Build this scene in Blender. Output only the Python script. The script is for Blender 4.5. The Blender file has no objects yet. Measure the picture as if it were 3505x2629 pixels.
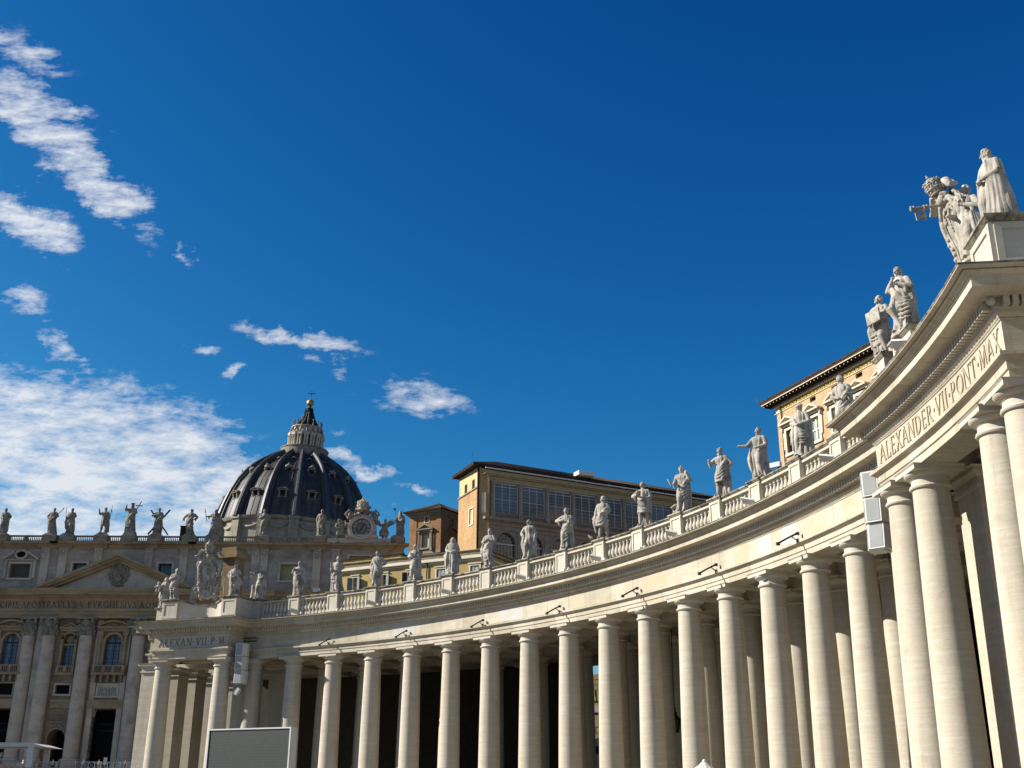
import bpy, math, random
from mathutils import Vector, Matrix
S = bpy.context.scene
COL = S.collection
PI = math.pi
sin, cos, rad = math.sin, math.cos, math.radians

# ------------------------------------------------------------------ camera
F_PX, PITCH, ROLL = 3880.6, 0.35810, 0.005845
cd = bpy.data.cameras.new('camera'); cam = bpy.data.objects.new('camera', cd); COL.objects.link(cam)
cd.sensor_fit = 'HORIZONTAL'; cd.sensor_width = 36.0; cd.lens = 36.0 * F_PX / 3505.0
cd.clip_start = 0.5; cd.clip_end = 5000
fw = Vector((0, cos(PITCH), sin(PITCH))); r0 = Vector((1, 0, 0)); u0 = Vector((0, -sin(PITCH), cos(PITCH)))
rx = r0 * cos(ROLL) + u0 * sin(ROLL); ux = u0 * cos(ROLL) - r0 * sin(ROLL)
m = Matrix.Identity(4)
for i in range(3):
    m[i][0] = rx[i]; m[i][1] = ux[i]; m[i][2] = -fw[i]
m[2][3] = 1.6
cam.matrix_world = m
S.camera = cam

# ------------------------------------------------------------------ light
SUN_AZ, SUN_EL = rad(273.3), rad(32.0)
sun_dir = Vector((sin(SUN_AZ) * cos(SUN_EL), cos(SUN_AZ) * cos(SUN_EL), sin(SUN_EL)))
sl = bpy.data.lights.new('sun', 'SUN'); so = bpy.data.objects.new('sun', sl); COL.objects.link(so)
sl.energy = 5.0; sl.angle = rad(0.53); sl.color = (1.0, 0.945, 0.85)
so.rotation_euler = sun_dir.to_track_quat('Z', 'Y').to_euler()
so.location = sun_dir * 300
S.view_settings.view_transform = 'Standard'; S.view_settings.look = 'None'
S.view_settings.exposure = 0.92; S.view_settings.gamma = 1.0
S.cycles.max_bounces = 6; S.cycles.diffuse_bounces = 3; S.cycles.glossy_bounces = 2
S.cycles.transparent_max_bounces = 4; S.cycles.caustics_reflective = False; S.cycles.caustics_refractive = False

# ------------------------------------------------------------------ sky with clouds
W = bpy.data.worlds.new('World'); S.world = W; W.use_nodes = True
nt = W.node_tree; nt.nodes.clear()
def N(t, typ, **kw):
    n = t.nodes.new(typ)
    for k, v in kw.items():
        if k.startswith('i_'):
            n.inputs[k[2:].replace('_', ' ')].default_value = v
        else:
            setattr(n, k, v)
    return n
def math_n(t, op, a, b=None, clamp=False):
    n = t.nodes.new('ShaderNodeMath'); n.operation = op; n.use_clamp = clamp
    for i, x in enumerate((a, b)):
        if x is None: continue
        if isinstance(x, (int, float)): n.inputs[i].default_value = x
        else: t.links.new(x, n.inputs[i])
    return n.outputs[0]
L = nt.links.new
sky = N(nt, 'ShaderNodeTexSky', sky_type='NISHITA', sun_disc=False, sun_elevation=SUN_EL, sun_rotation=SUN_AZ,
        altitude=0.0, air_density=1.0, dust_density=0.25, ozone_density=3.0)
tc = N(nt, 'ShaderNodeTexCoord')
sep = N(nt, 'ShaderNodeSeparateXYZ'); L(tc.outputs['Generated'], sep.inputs[0])
yy = math_n(nt, 'MAXIMUM', sep.outputs[1], 0.06)
cu = math_n(nt, 'DIVIDE', sep.outputs[0], yy); cv = math_n(nt, 'DIVIDE', sep.outputs[2], yy)
uv = N(nt, 'ShaderNodeCombineXYZ'); L(cu, uv.inputs[0]); L(cv, uv.inputs[1])
CLOUDS = [(-0.4638, 0.2009, 0.0059, 0.285, 0.170, 1.0), (-0.5003, 0.669, -0.6255, 0.0912, 0.0377, 1.0), (-0.5145, 0.7412, -0.4174, 0.0666, 0.0276, 0.6), (-0.433, 0.5968, -0.7318, 0.1118, 0.0254, 0.95), (-0.4777, 0.5416, -0.6562, 0.0679, 0.0262, 0.95), (-0.3178, 0.5118, -0.7822, 0.0223, 0.0081, 0.6), (-0.4141, 0.6443, -0.1908, 0.0123, 0.0041, 0.4), (-0.4727, 0.454, 0.0064, 0.0339, 0.0249, 0.8), (-0.4313, 0.4025, -0.7474, 0.052, 0.0174, 0.7), (-0.2956, 0.4064, -0.1786, 0.0198, 0.0147, 0.6), (-0.2609, 0.3769, 0.8725, 0.0165, 0.0083, 0.6), (-0.2074, 0.4175, -0.235, 0.0708, 0.0125, 0.75), (-0.0884, 0.3633, -0.1416, 0.0659, 0.0245, 0.6), (-0.1721, 0.3878, -0.1789, 0.0363, 0.0117, 0.5), (-0.1549, 0.3042, -0.6914, 0.0224, 0.0187, 0.75), (-0.1207, 0.2919, -0.1381, 0.0323, 0.0116, 0.8), (-0.1032, 0.2562, -0.0833, 0.0212, 0.0108, 0.5), (-0.2929, 0.326, -0.2093, 0.0194, 0.0045, 0.55), (-0.2716, 0.3156, -0.0846, 0.019, 0.0045, 0.5), (-0.0827, 0.2755, -0.1733, 0.0187, 0.0068, 0.5)]
# warp so that cloud edges are ragged
wn = N(nt, 'ShaderNodeTexNoise', i_Scale=13.0, i_Detail=8.0, i_Roughness=0.68); L(uv.outputs[0], wn.inputs['Vector'])
wv = N(nt, 'ShaderNodeVectorMath', operation='SUBTRACT'); L(wn.outputs['Color'], wv.inputs[0]); wv.inputs[1].default_value = (.5, .5, .5)
ws = N(nt, 'ShaderNodeVectorMath', operation='SCALE'); L(wv.outputs[0], ws.inputs[0]); ws.inputs['Scale'].default_value = 0.085
wa = N(nt, 'ShaderNodeVectorMath', operation='ADD'); L(uv.outputs[0], wa.inputs[0]); L(ws.outputs[0], wa.inputs[1])
best = None
for (bu, bv, ang, a, b, w) in CLOUDS:
    mp = N(nt, 'ShaderNodeMapping', vector_type='TEXTURE')
    mp.inputs['Location'].default_value = (bu, bv, 0); mp.inputs['Rotation'].default_value = (0, 0, ang)
    mp.inputs['Scale'].default_value = (a * 1.15, b * 1.15, 1)
    L(wa.outputs[0], mp.inputs['Vector'])
    ln = N(nt, 'ShaderNodeVectorMath', operation='LENGTH'); L(mp.outputs[0], ln.inputs[0])
    v = math_n(nt, 'MULTIPLY', math_n(nt, 'SUBTRACT', 1.0, ln.outputs['Value']), 2.8 if a > .2 else w * .95)
    best = v if best is None else math_n(nt, 'MAXIMUM', best, v)
mp2 = N(nt, 'ShaderNodeMapping'); mp2.inputs['Rotation'].default_value = (0, 0, 0.45); mp2.inputs['Scale'].default_value = (0.7, 1.9, 1)
L(uv.outputs[0], mp2.inputs['Vector'])
cn = N(nt, 'ShaderNodeTexNoise', i_Scale=30.0, i_Detail=10.0, i_Roughness=0.68, i_Distortion=0.12); L(mp2.outputs[0], cn.inputs['Vector'])
cn2 = N(nt, 'ShaderNodeTexNoise', i_Scale=9.0, i_Detail=4.0, i_Roughness=0.5); L(mp2.outputs[0], cn2.inputs['Vector'])
bb = math_n(nt, 'MINIMUM', best, 0.60)
nz = math_n(nt, 'MULTIPLY', math_n(nt, 'SUBTRACT', cn.outputs[0], 0.5), 3.3)
nz2 = math_n(nt, 'MULTIPLY', math_n(nt, 'SUBTRACT', cn2.outputs[0], 0.5), 1.2)
dens = math_n(nt, 'MULTIPLY', math_n(nt, 'ADD', math_n(nt, 'ADD', math_n(nt, 'MULTIPLY', bb, 1.65), nz), math_n(nt, 'SUBTRACT', nz2, 0.30)), 0.95, True)
# nothing where no blob reaches
gate = N(nt, 'ShaderNodeMapRange', interpolation_type='SMOOTHSTEP'); L(best, gate.inputs['Value'])
gate.inputs['From Min'].default_value = 0.0; gate.inputs['From Max'].default_value = 0.30
dens = math_n(nt, 'MULTIPLY', math_n(nt, 'MULTIPLY', dens, gate.outputs[0]), 0.93)
# deepen the clear sky towards the zenith, channel by channel
ss = N(nt, 'ShaderNodeSeparateColor'); L(sky.outputs[0], ss.inputs[0])
sc_ = N(nt, 'ShaderNodeCombineColor')
for i, (aa, pp) in enumerate(((0.055, 3.1), (0.335, 1.66), (0.73, 1.15))):
    L(math_n(nt, 'MINIMUM', math_n(nt, 'MULTIPLY', math_n(nt, 'POWER', ss.outputs[i], pp), aa), (2.2, 3.6, 6.0)[i]), sc_.inputs[i])
# overcast added to the unseen sky behind the photographer, to whiten the fill light
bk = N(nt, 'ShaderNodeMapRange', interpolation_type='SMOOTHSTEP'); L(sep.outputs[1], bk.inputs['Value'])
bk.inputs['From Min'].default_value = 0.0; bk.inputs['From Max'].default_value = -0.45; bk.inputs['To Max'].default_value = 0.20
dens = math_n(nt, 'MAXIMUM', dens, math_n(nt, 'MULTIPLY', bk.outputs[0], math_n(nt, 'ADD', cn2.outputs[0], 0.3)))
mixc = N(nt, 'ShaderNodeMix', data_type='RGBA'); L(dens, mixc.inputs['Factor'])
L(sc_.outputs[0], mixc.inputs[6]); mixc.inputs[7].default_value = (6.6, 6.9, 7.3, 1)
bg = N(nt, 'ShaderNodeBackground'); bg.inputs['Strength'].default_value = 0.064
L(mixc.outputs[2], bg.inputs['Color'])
wo = N(nt, 'ShaderNodeOutputWorld'); L(bg.outputs[0], wo.inputs['Surface'])

# ------------------------------------------------------------------ materials
def rgba(c): return (c[0], c[1], c[2], 1.0)
def new_mat(name, rough=0.85, spec=0.25, metal=0.0):
    mt = bpy.data.materials.new(name); mt.use_nodes = True
    t = mt.node_tree; b = t.nodes['Principled BSDF']
    b.inputs['Roughness'].default_value = rough; b.inputs['Specular IOR Level'].default_value = spec; b.inputs['Metallic'].default_value = metal
    return mt, t, b
def coords(t, scale=(1, 1, 1), rnd=True):
    tc = t.nodes.new('ShaderNodeTexCoord'); mp = t.nodes.new('ShaderNodeMapping')
    mp.inputs['Scale'].default_value = scale
    if rnd:
        oi = t.nodes.new('ShaderNodeObjectInfo'); ml = t.nodes.new('ShaderNodeMath'); ml.operation = 'MULTIPLY'; ml.inputs[1].default_value = 137.0
        t.links.new(oi.outputs['Random'], ml.inputs[0])
        cx = t.nodes.new('ShaderNodeCombineXYZ')
        for i in range(3): t.links.new(ml.outputs[0], cx.inputs[i])
        ad = t.nodes.new('ShaderNodeVectorMath'); ad.operation = 'ADD'
        t.links.new(tc.outputs['Object'], ad.inputs[0]); t.links.new(cx.outputs[0], ad.inputs[1])
        t.links.new(ad.outputs[0], mp.inputs['Vector'])
    else:
        t.links.new(tc.outputs['Object'], mp.inputs['Vector'])
    return mp.outputs[0]
def noise(t, vec, scale, detail=5, rough=0.6, dist=0.0):
    n = N(t, 'ShaderNodeTexNoise', i_Scale=scale, i_Detail=float(detail), i_Roughness=rough, i_Distortion=dist)
    t.links.new(vec, n.inputs['Vector']); return n.outputs[0]
def ramp(t, val, stops):
    r = t.nodes.new('ShaderNodeValToRGB'); t.links.new(val, r.inputs[0])
    e = r.color_ramp.elements
    while len(e) > len(stops): e.remove(e[-1])
    while len(e) < len(stops): e.new(0.5)
    for x, (p, c) in zip(e, stops): x.position = p; x.color = rgba(c)
    return r.outputs[0]
def mixrgb(t, fac, a, b, mode='MIX'):
    n = N(t, 'ShaderNodeMix', data_type='RGBA', blend_type=mode)
    for s, x in (('Factor', fac), (6, a), (7, b)):
        if isinstance(x, (int, float)): n.inputs[s].default_value = x
        elif isinstance(x, tuple): n.inputs[s].default_value = rgba(x)
        else: t.links.new(x, n.inputs[s])
    return n.outputs[2]
def bump(t, b, h, strength=0.3, dist=0.05):
    n = t.nodes.new('ShaderNodeBump'); n.inputs['Strength'].default_value = strength; n.inputs['Distance'].default_value = dist
    t.links.new(h, n.inputs['Height']); t.links.new(n.outputs[0], b.inputs['Normal'])
def stone(name, base, warm, dirt, band=6.0, dirt_lo=0.55, dirt_hi=0.78, dirt_amt=0.6, rough=0.88, bs=0.35, s=1.0, joints=None, arc=False, runs=0.0):
    """travertine: layered bands, pits, blotchy weathering"""
    mt, t, b = new_mat(name, rough, 0.2)
    v = coords(t, (s, s, s))
    vb = coords(t, (0.55 * s, 0.55 * s, band * s))
    nb = noise(t, vb, 1.1, 6, 0.62, 0.4)
    c = ramp(t, nb, [(0.26, warm), (0.50, tuple((x + y) / 2 for x, y in zip(base, warm))), (0.60, base), (0.75, tuple(min(1, x * 1.06) for x in base))])
    big = noise(t, v, 0.45, 3, 0.5)
    c = mixrgb(t, ramp(t, big, [(0.35, (0, 0, 0)), (0.7, (0.55,) * 3)]), c, warm)
    dn = noise(t, v, 0.9, 7, 0.68, 0.6)
    f = ramp(t, dn, [(dirt_lo, (0, 0, 0)), (dirt_hi, (dirt_amt,) * 3)])
    c = mixrgb(t, f, c, dirt)
    fine = noise(t, coords(t, (3 * s, 3 * s, 14 * s)), 2.0, 4, 0.7)
    c = mixrgb(t, ramp(t, fine, [(0.30, (0.42,) * 3), (0.42, (0, 0, 0))]), c, tuple(x * 0.62 for x in warm))
    if runs:      # grey run-off streaks
        rn = noise(t, coords(t, (2.6 * s, 2.6 * s, 0.16 * s)), 1.0, 6, 0.7)
        c = mixrgb(t, ramp(t, rn, [(0.52, (0, 0, 0)), (0.74, (runs,) * 3)]), c, dirt)
    if arc:       # block joints of the curved entablature, each block a slightly different tone
        tc = t.nodes.new('ShaderNodeTexCoord'); sp = t.nodes.new('ShaderNodeSeparateXYZ'); t.links.new(tc.outputs['Object'], sp.inputs[0])
        u = math_n(t, 'MULTIPLY', math_n(t, 'ARCTAN2', math_n(t, 'SUBTRACT', sp.outputs[0], -47.3763), math_n(t, 'SUBTRACT', sp.outputs[1], 35.1583)), 63.4)
        cx = t.nodes.new('ShaderNodeCombineXYZ'); t.links.new(u, cx.inputs[0]); t.links.new(math_n(t, 'ADD', sp.outputs[2], .53), cx.inputs[1])
        br = N(t, 'ShaderNodeTexBrick'); br.offset = 0.37
        br.inputs['Color1'].default_value = (1.06, 1.05, 1.03, 1); br.inputs['Color2'].default_value = (0.84, 0.82, 0.77, 1); br.inputs['Mortar'].default_value = (0.42, 0.40, 0.36, 1)
        br.inputs['Scale'].default_value = 1.0; br.inputs['Brick Width'].default_value = 2.15; br.inputs['Row Height'].default_value = 1.0; br.inputs['Mortar Size'].default_value = 0.011
        t.links.new(cx.outputs[0], br.inputs['Vector']); c = mixrgb(t, 1.0, c, br.outputs['Color'], 'MULTIPLY')
    h = math_n(t, 'ADD', fine, math_n(t, 'MULTIPLY', nb, 0.6))
    if joints:
        br = N(t, 'ShaderNodeTexBrick'); br.offset = 0.5
        br.inputs['Color1'].default_value = (1, 1, 1, 1); br.inputs['Color2'].default_value = (0.80, 0.80, 0.80, 1); br.inputs['Mortar'].default_value = (0.55, 0.53, 0.5, 1)
        br.inputs['Scale'].default_value = 1.0; br.inputs['Brick Width'].default_value = joints[0]; br.inputs['Row Height'].default_value = joints[1]; br.inputs['Mortar Size'].default_value = 0.012
        tc = t.nodes.new('ShaderNodeTexCoord'); sp = t.nodes.new('ShaderNodeSeparateXYZ'); t.links.new(tc.outputs['Object'], sp.inputs[0])
        cx = t.nodes.new('ShaderNodeCombineXYZ'); t.links.new(sp.outputs[0], cx.inputs[0]); t.links.new(sp.outputs[2], cx.inputs[1])
        t.links.new(cx.outputs[0], br.inputs['Vector'])
        c = mixrgb(t, 1.0, c, br.outputs['Color'], 'MULTIPLY')
    t.links.new(c, b.inputs['Base Color'])
    bump(t, b, h, bs, 0.03)
    return mt
def plain(name, c, rough=0.6, spec=0.3, metal=0.0, var=0.25, scale=2.0, bs=0.1):
    mt, t, b = new_mat(name, rough, spec, metal)
    n = noise(t, coords(t), scale, 5, 0.6)
    col = ramp(t, n, [(0.3, tuple(x * (1 - var) for x in c)), (0.7, tuple(min(1, x * (1 + var * 0.5)) for x in c))])
    t.links.new(col, b.inputs['Base Color'])
    bump(t, b, n, bs, 0.02)
    return mt
M = {}
M['trav'] = stone('travertine', (0.465, 0.43, 0.36), (0.40, 0.35, 0.265), (0.22, 0.195, 0.155), 7.0, 0.56, 0.80, 0.5, runs=0.45)
M['trav_arc'] = stone('travertine_blocks', (0.475, 0.44, 0.37), (0.41, 0.365, 0.285), (0.20, 0.18, 0.15), 3.0, 0.55, 0.80, 0.5, arc=True, runs=0.5)
M['trav_clean'] = stone('travertine_clean', (0.485, 0.455, 0.39), (0.43, 0.385, 0.305), (0.24, 0.22, 0.18), 2.0, 0.58, 0.82, 0.5, runs=0.35)
M['trav_cap'] = stone('travertine_lichen', (0.36, 0.33, 0.27), (0.29, 0.25, 0.185), (0.06, 0.055, 0.045), 3.0, 0.42, 0.58, 0.9, s=2.0)
M['statue'] = stone('statue_stone', (0.42, 0.395, 0.345), (0.35, 0.315, 0.255), (0.11, 0.10, 0.088), 1.2, 0.46, 0.66, 0.8, bs=0.22, s=1.8, runs=0.75)
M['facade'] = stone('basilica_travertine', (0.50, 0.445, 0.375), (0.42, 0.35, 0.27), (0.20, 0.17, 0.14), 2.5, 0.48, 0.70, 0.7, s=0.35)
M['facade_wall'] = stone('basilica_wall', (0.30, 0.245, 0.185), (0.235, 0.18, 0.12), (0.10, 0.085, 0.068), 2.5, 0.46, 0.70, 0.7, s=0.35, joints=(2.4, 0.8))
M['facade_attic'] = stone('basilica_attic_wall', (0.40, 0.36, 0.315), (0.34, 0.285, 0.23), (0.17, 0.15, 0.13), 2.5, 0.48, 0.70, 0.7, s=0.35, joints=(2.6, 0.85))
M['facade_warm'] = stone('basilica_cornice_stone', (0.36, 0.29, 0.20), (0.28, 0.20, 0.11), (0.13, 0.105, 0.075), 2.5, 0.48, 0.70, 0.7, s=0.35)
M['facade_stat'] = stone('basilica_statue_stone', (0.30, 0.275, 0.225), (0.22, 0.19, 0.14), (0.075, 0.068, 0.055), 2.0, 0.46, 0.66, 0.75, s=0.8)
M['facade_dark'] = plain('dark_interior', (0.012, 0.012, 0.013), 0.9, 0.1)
M['letter_black'] = plain('black_letters', (0.022, 0.019, 0.018), 0.7)
M['letter_cut'] = plain('cut_letters', (0.33, 0.285, 0.205), 0.9)  # darker tan stands in for shading, and dirt, in the carved cuts
M['letter_grey'] = plain('weathered_letters', (0.19, 0.175, 0.15), 0.9)  # grey stands in for shading inside the worn carved letters
# more materials -----------------------------------------------------------
def plaster(name, base, stain, s=0.25, amt=0.8, bricks=False):
    mt, t, b = new_mat(name, 0.92, 0.15)
    v = coords(t, (s, s, s * 0.6))
    n1 = noise(t, v, 1.0, 8, 0.7, 0.5); n2 = noise(t, coords(t, (s * 4, s * 4, s)), 1.2, 5, 0.65)
    c = ramp(t, n1, [(0.35, tuple(x * 0.78 for x in base)), (0.52, base), (0.7, tuple(min(1, x * 1.13) for x in base))])
    f = ramp(t, n2, [(0.50, (0, 0, 0)), (0.72, (amt,) * 3)])
    c = mixrgb(t, f, c, stain)
    if bricks:
        br = N(t, 'ShaderNodeTexBrick'); br.inputs['Scale'].default_value = 1.0
        br.inputs['Color1'].default_value = (1, 1, 1, 1); br.inputs['Color2'].default_value = (0.78, 0.74, 0.7, 1); br.inputs['Mortar'].default_value = (0.72, 0.72, 0.7, 1)
        br.inputs['Brick Width'].default_value = 0.42; br.inputs['Row Height'].default_value = 0.12; br.inputs['Mortar Size'].default_value = 0.012
        tc = t.nodes.new('ShaderNodeTexCoord'); sp = t.nodes.new('ShaderNodeSeparateXYZ'); t.links.new(tc.outputs['Object'], sp.inputs[0])
        cx = t.nodes.new('ShaderNodeCombineXYZ'); t.links.new(sp.outputs[0], cx.inputs[0]); t.links.new(sp.outputs[2], cx.inputs[1])
        t.links.new(cx.outputs[0], br.inputs['Vector']); c = mixrgb(t, 1.0, c, br.outputs['Color'], 'MULTIPLY')
    t.links.new(c, b.inputs['Base Color']); bump(t, b, n1, 0.2, 0.03)
    return mt
M['brick_tower'] = plaster('brick_orange', (0.30, 0.165, 0.085), (0.20, 0.12, 0.075), 0.5, 0.7, True)
M['brick_loggia'] = plaster('ochre_brick', (0.46, 0.30, 0.15), (0.33, 0.19, 0.10), 0.4, 0.7, True)
M['cream'] = plaster('cream_plaster', (0.52, 0.39, 0.20), (0.42, 0.28, 0.13), 0.4, 0.4)
M['ochre'] = plaster('yellow_plaster', (0.42, 0.31, 0.12), (0.24, 0.18, 0.075), 0.55, 0.75)
M['palace'] = plaster('palace_brick', (0.47, 0.34, 0.21), (0.40, 0.29, 0.18), 0.8, 0.5, True)
M['pal_trim'] = stone('palace_trim', (0.62, 0.57, 0.46), (0.52, 0.45, 0.32), (0.35, 0.30, 0.21), 2.0, 0.6, 0.8, 0.4)
M['gold'] = plain('gilded_frieze', (0.45, 0.30, 0.07), 0.7, 0.4, 0.0, 0.6, 7.0, 0.6)
M['dark_trim'] = stone('grey_brown_trim', (0.27, 0.235, 0.19), (0.20, 0.165, 0.12), (0.10, 0.085, 0.065), 2.0, 0.5, 0.7, 0.6)
M['loggia_stone'] = stone('loggia_stone', (0.30, 0.26, 0.225), (0.24, 0.19, 0.145), (0.12, 0.10, 0.08), 2.0, 0.5, 0.7, 0.6)
M['loggia_cream'] = plain('painted_cornice', (0.36, 0.31, 0.19), 0.8, 0.2, 0, 0.2, 1.0)
M['tile'] = plain('clay_roof_tile', (0.085, 0.058, 0.042), 0.95, 0.1, 0, 0.7, 3.0, 0.6)
M['eave'] = plain('dark_eave_wood', (0.035, 0.026, 0.02), 0.9, 0.1, 0, 0.4, 3.0)
M['white_metal'] = plain('white_painted_metal', (0.56, 0.56, 0.53), 0.45, 0.4, 0, 0.08, 2.0)
M['grey_metal'] = plain('grey_painted_metal', (0.46, 0.47, 0.46), 0.5, 0.4, 0, 0.12, 3.0)
M['panel_grey'] = plain('loudspeaker_grille', (0.27, 0.28, 0.275), 0.6, 0.3, 0, 0.10, 1.5)
M['dark_metal'] = plain('dark_bronze', (0.028, 0.027, 0.024), 0.55, 0.4, 0.3, 0.3, 4.0)
M['iron'] = plain('black_iron', (0.015, 0.015, 0.016), 0.6, 0.4)
M['white_frame'] = plain('white_window_frame', (0.62, 0.60, 0.54), 0.6, 0.3)
M['shutter'] = plain('grey_green_shutter', (0.17, 0.20, 0.215), 0.7, 0.2, 0, 0.2, 6)
M['shutter_dark'] = plain('dark_shutter', (0.035, 0.05, 0.055), 0.6, 0.3)
M['gilt'] = plain('gilded_bronze', (0.36, 0.27, 0.11), 0.45, 0.5, 0.7, 0.3, 3.0)
M['tuff'] = plaster('tuff_blocks', (0.16, 0.12, 0.06), (0.08, 0.065, 0.035), 1.2, 0.9)
M['cobble'] = plain('grey_cobbles', (0.115, 0.105, 0.09), 0.85, 0.3, 0, 0.35, 9.0, 0.5)
M['paving'] = plain('pale_paving', (0.20, 0.185, 0.155), 0.85, 0.3, 0, 0.2, 1.0, 0.2)
M['canvas'] = plain('white_canvas', (0.55, 0.54, 0.5), 0.8, 0.2, 0, 0.06, 2)
M['pigeon'] = plain('pigeon_grey', (0.08, 0.08, 0.09), 0.7)
M['ivy'] = plain('dark_creeper', (0.02, 0.023, 0.014), 0.9)
M['skin'] = plain('skin', (0.42, 0.27, 0.19), 0.6)
def glass(name, c, rough=0.08):
    mt, t, b = new_mat(name, rough, 0.6)
    n = noise(t, coords(t, (1, 1, 1)), 0.8, 3, 0.5)
    t.links.new(ramp(t, n, [(0.3, tuple(x * 0.6 for x in c)), (0.7, tuple(x * 1.3 for x in c))]), b.inputs['Base Color'])
    bump(t, b, n, 0.08, 0.02)
    return mt
M['glass_blue'] = glass('blue_reflecting_glass', (0.055, 0.10, 0.155), 0.12)
M['glass_dark'] = glass('dark_window_glass', (0.022, 0.027, 0.034), 0.1)
M['blind'] = plain('pale_blind', (0.32, 0.31, 0.17), 0.8)
def curtain_glass():
    mt, t, b = new_mat('curtained_glass', 0.12, 0.6)
    n = noise(t, coords(t, (7, 7, 0.12)), 1.6, 4, 0.7)
    t.links.new(ramp(t, n, [(0.36, (0.022, 0.034, 0.046)), (0.66, (0.115, 0.15, 0.175))]), b.inputs['Base Color'])
    return mt
M['curtain'] = curtain_glass()
def leaded():
    mt, t, b = new_mat('leaded_glass', 0.3, 0.4)
    v = coords(t, (1, 1, 1), False)
    w1 = N(t, 'ShaderNodeTexWave', i_Scale=1.5); w1.bands_direction = 'DIAGONAL'; t.links.new(v, w1.inputs['Vector'])
    t.links.new(ramp(t, w1.outputs[0], [(0.2, (0.20, 0.22, 0.16)), (0.5, (0.34, 0.36, 0.30))]), b.inputs['Base Color'])
    return mt
M['leaded'] = leaded()
def lead():
    mt, t, b = new_mat('weathered_lead', 0.55, 0.4)
    v = coords(t, (1, 1, 1), False)
    n1 = noise(t, coords(t, (1, 1, 0.09), False), 0.55, 7, 0.7); n2 = noise(t, v, 1.3, 5, 0.65)
    c = ramp(t, n1, [(0.30, (0.013, 0.015, 0.018)), (0.50, (0.032, 0.032, 0.031)), (0.62, (0.068, 0.062, 0.053)), (0.78, (0.15, 0.14, 0.115))])
    c = mixrgb(t, ramp(t, n2, [(0.5, (0, 0, 0)), (0.7, (0.55,) * 3)]), c, (0.022, 0.02, 0.018))
    br = N(t, 'ShaderNodeTexBrick'); br.inputs['Scale'].default_value = 1.0; br.inputs['Brick Width'].default_value = 60.0; br.inputs['Row Height'].default_value = 1.1; br.inputs['Mortar Size'].default_value = 0.05
    br.inputs['Color1'].default_value = (1, 1, 1, 1); br.inputs['Color2'].default_value = (0.7, 0.7, 0.7, 1); br.inputs['Mortar'].default_value = (0.55,) * 3 + (1,)
    sp = t.nodes.new('ShaderNodeSeparateXYZ'); t.links.new(v, sp.inputs[0]); cx = t.nodes.new('ShaderNodeCombineXYZ')
    t.links.new(sp.outputs[0], cx.inputs[0]); t.links.new(sp.outputs[2], cx.inputs[1]); t.links.new(cx.outputs[0], br.inputs['Vector'])
    c = mixrgb(t, 0.8, c, br.outputs['Color'], 'MULTIPLY')
    t.links.new(c, b.inputs['Base Color']); bump(t, b, n2, 0.25, 0.1)
    return mt
M['lead'] = lead()
M['lead_rib'] = plain('pale_lead_rib', (0.045, 0.047, 0.048), 0.5, 0.45, 0, 0.6, 0.8, 0.3)
def ledmat():
    mt, t, b = new_mat('led_panel', 0.55, 0.35)
    br = N(t, 'ShaderNodeTexBrick'); br.offset = 0.0; br.inputs['Scale'].default_value = 1.0
    br.inputs['Brick Width'].default_value = 0.128; br.inputs['Row Height'].default_value = 0.165; br.inputs['Mortar Size'].default_value = 0.008
    br.inputs['Color1'].default_value = (0.043, 0.049, 0.046, 1); br.inputs['Color2'].default_value = (0.036, 0.041, 0.039, 1); br.inputs['Mortar'].default_value = (0.02, 0.023, 0.022, 1)
    tc = t.nodes.new('ShaderNodeTexCoord'); sp = t.nodes.new('ShaderNodeSeparateXYZ'); t.links.new(tc.outputs['Object'], sp.inputs[0])
    cx = t.nodes.new('ShaderNodeCombineXYZ'); t.links.new(sp.outputs[0], cx.inputs[0]); t.links.new(sp.outputs[2], cx.inputs[1]); t.links.new(cx.outputs[0], br.inputs['Vector'])
    t.links.new(br.outputs['Color'], b.inputs['Base Color'])
    return mt
M['led'] = ledmat()

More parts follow.
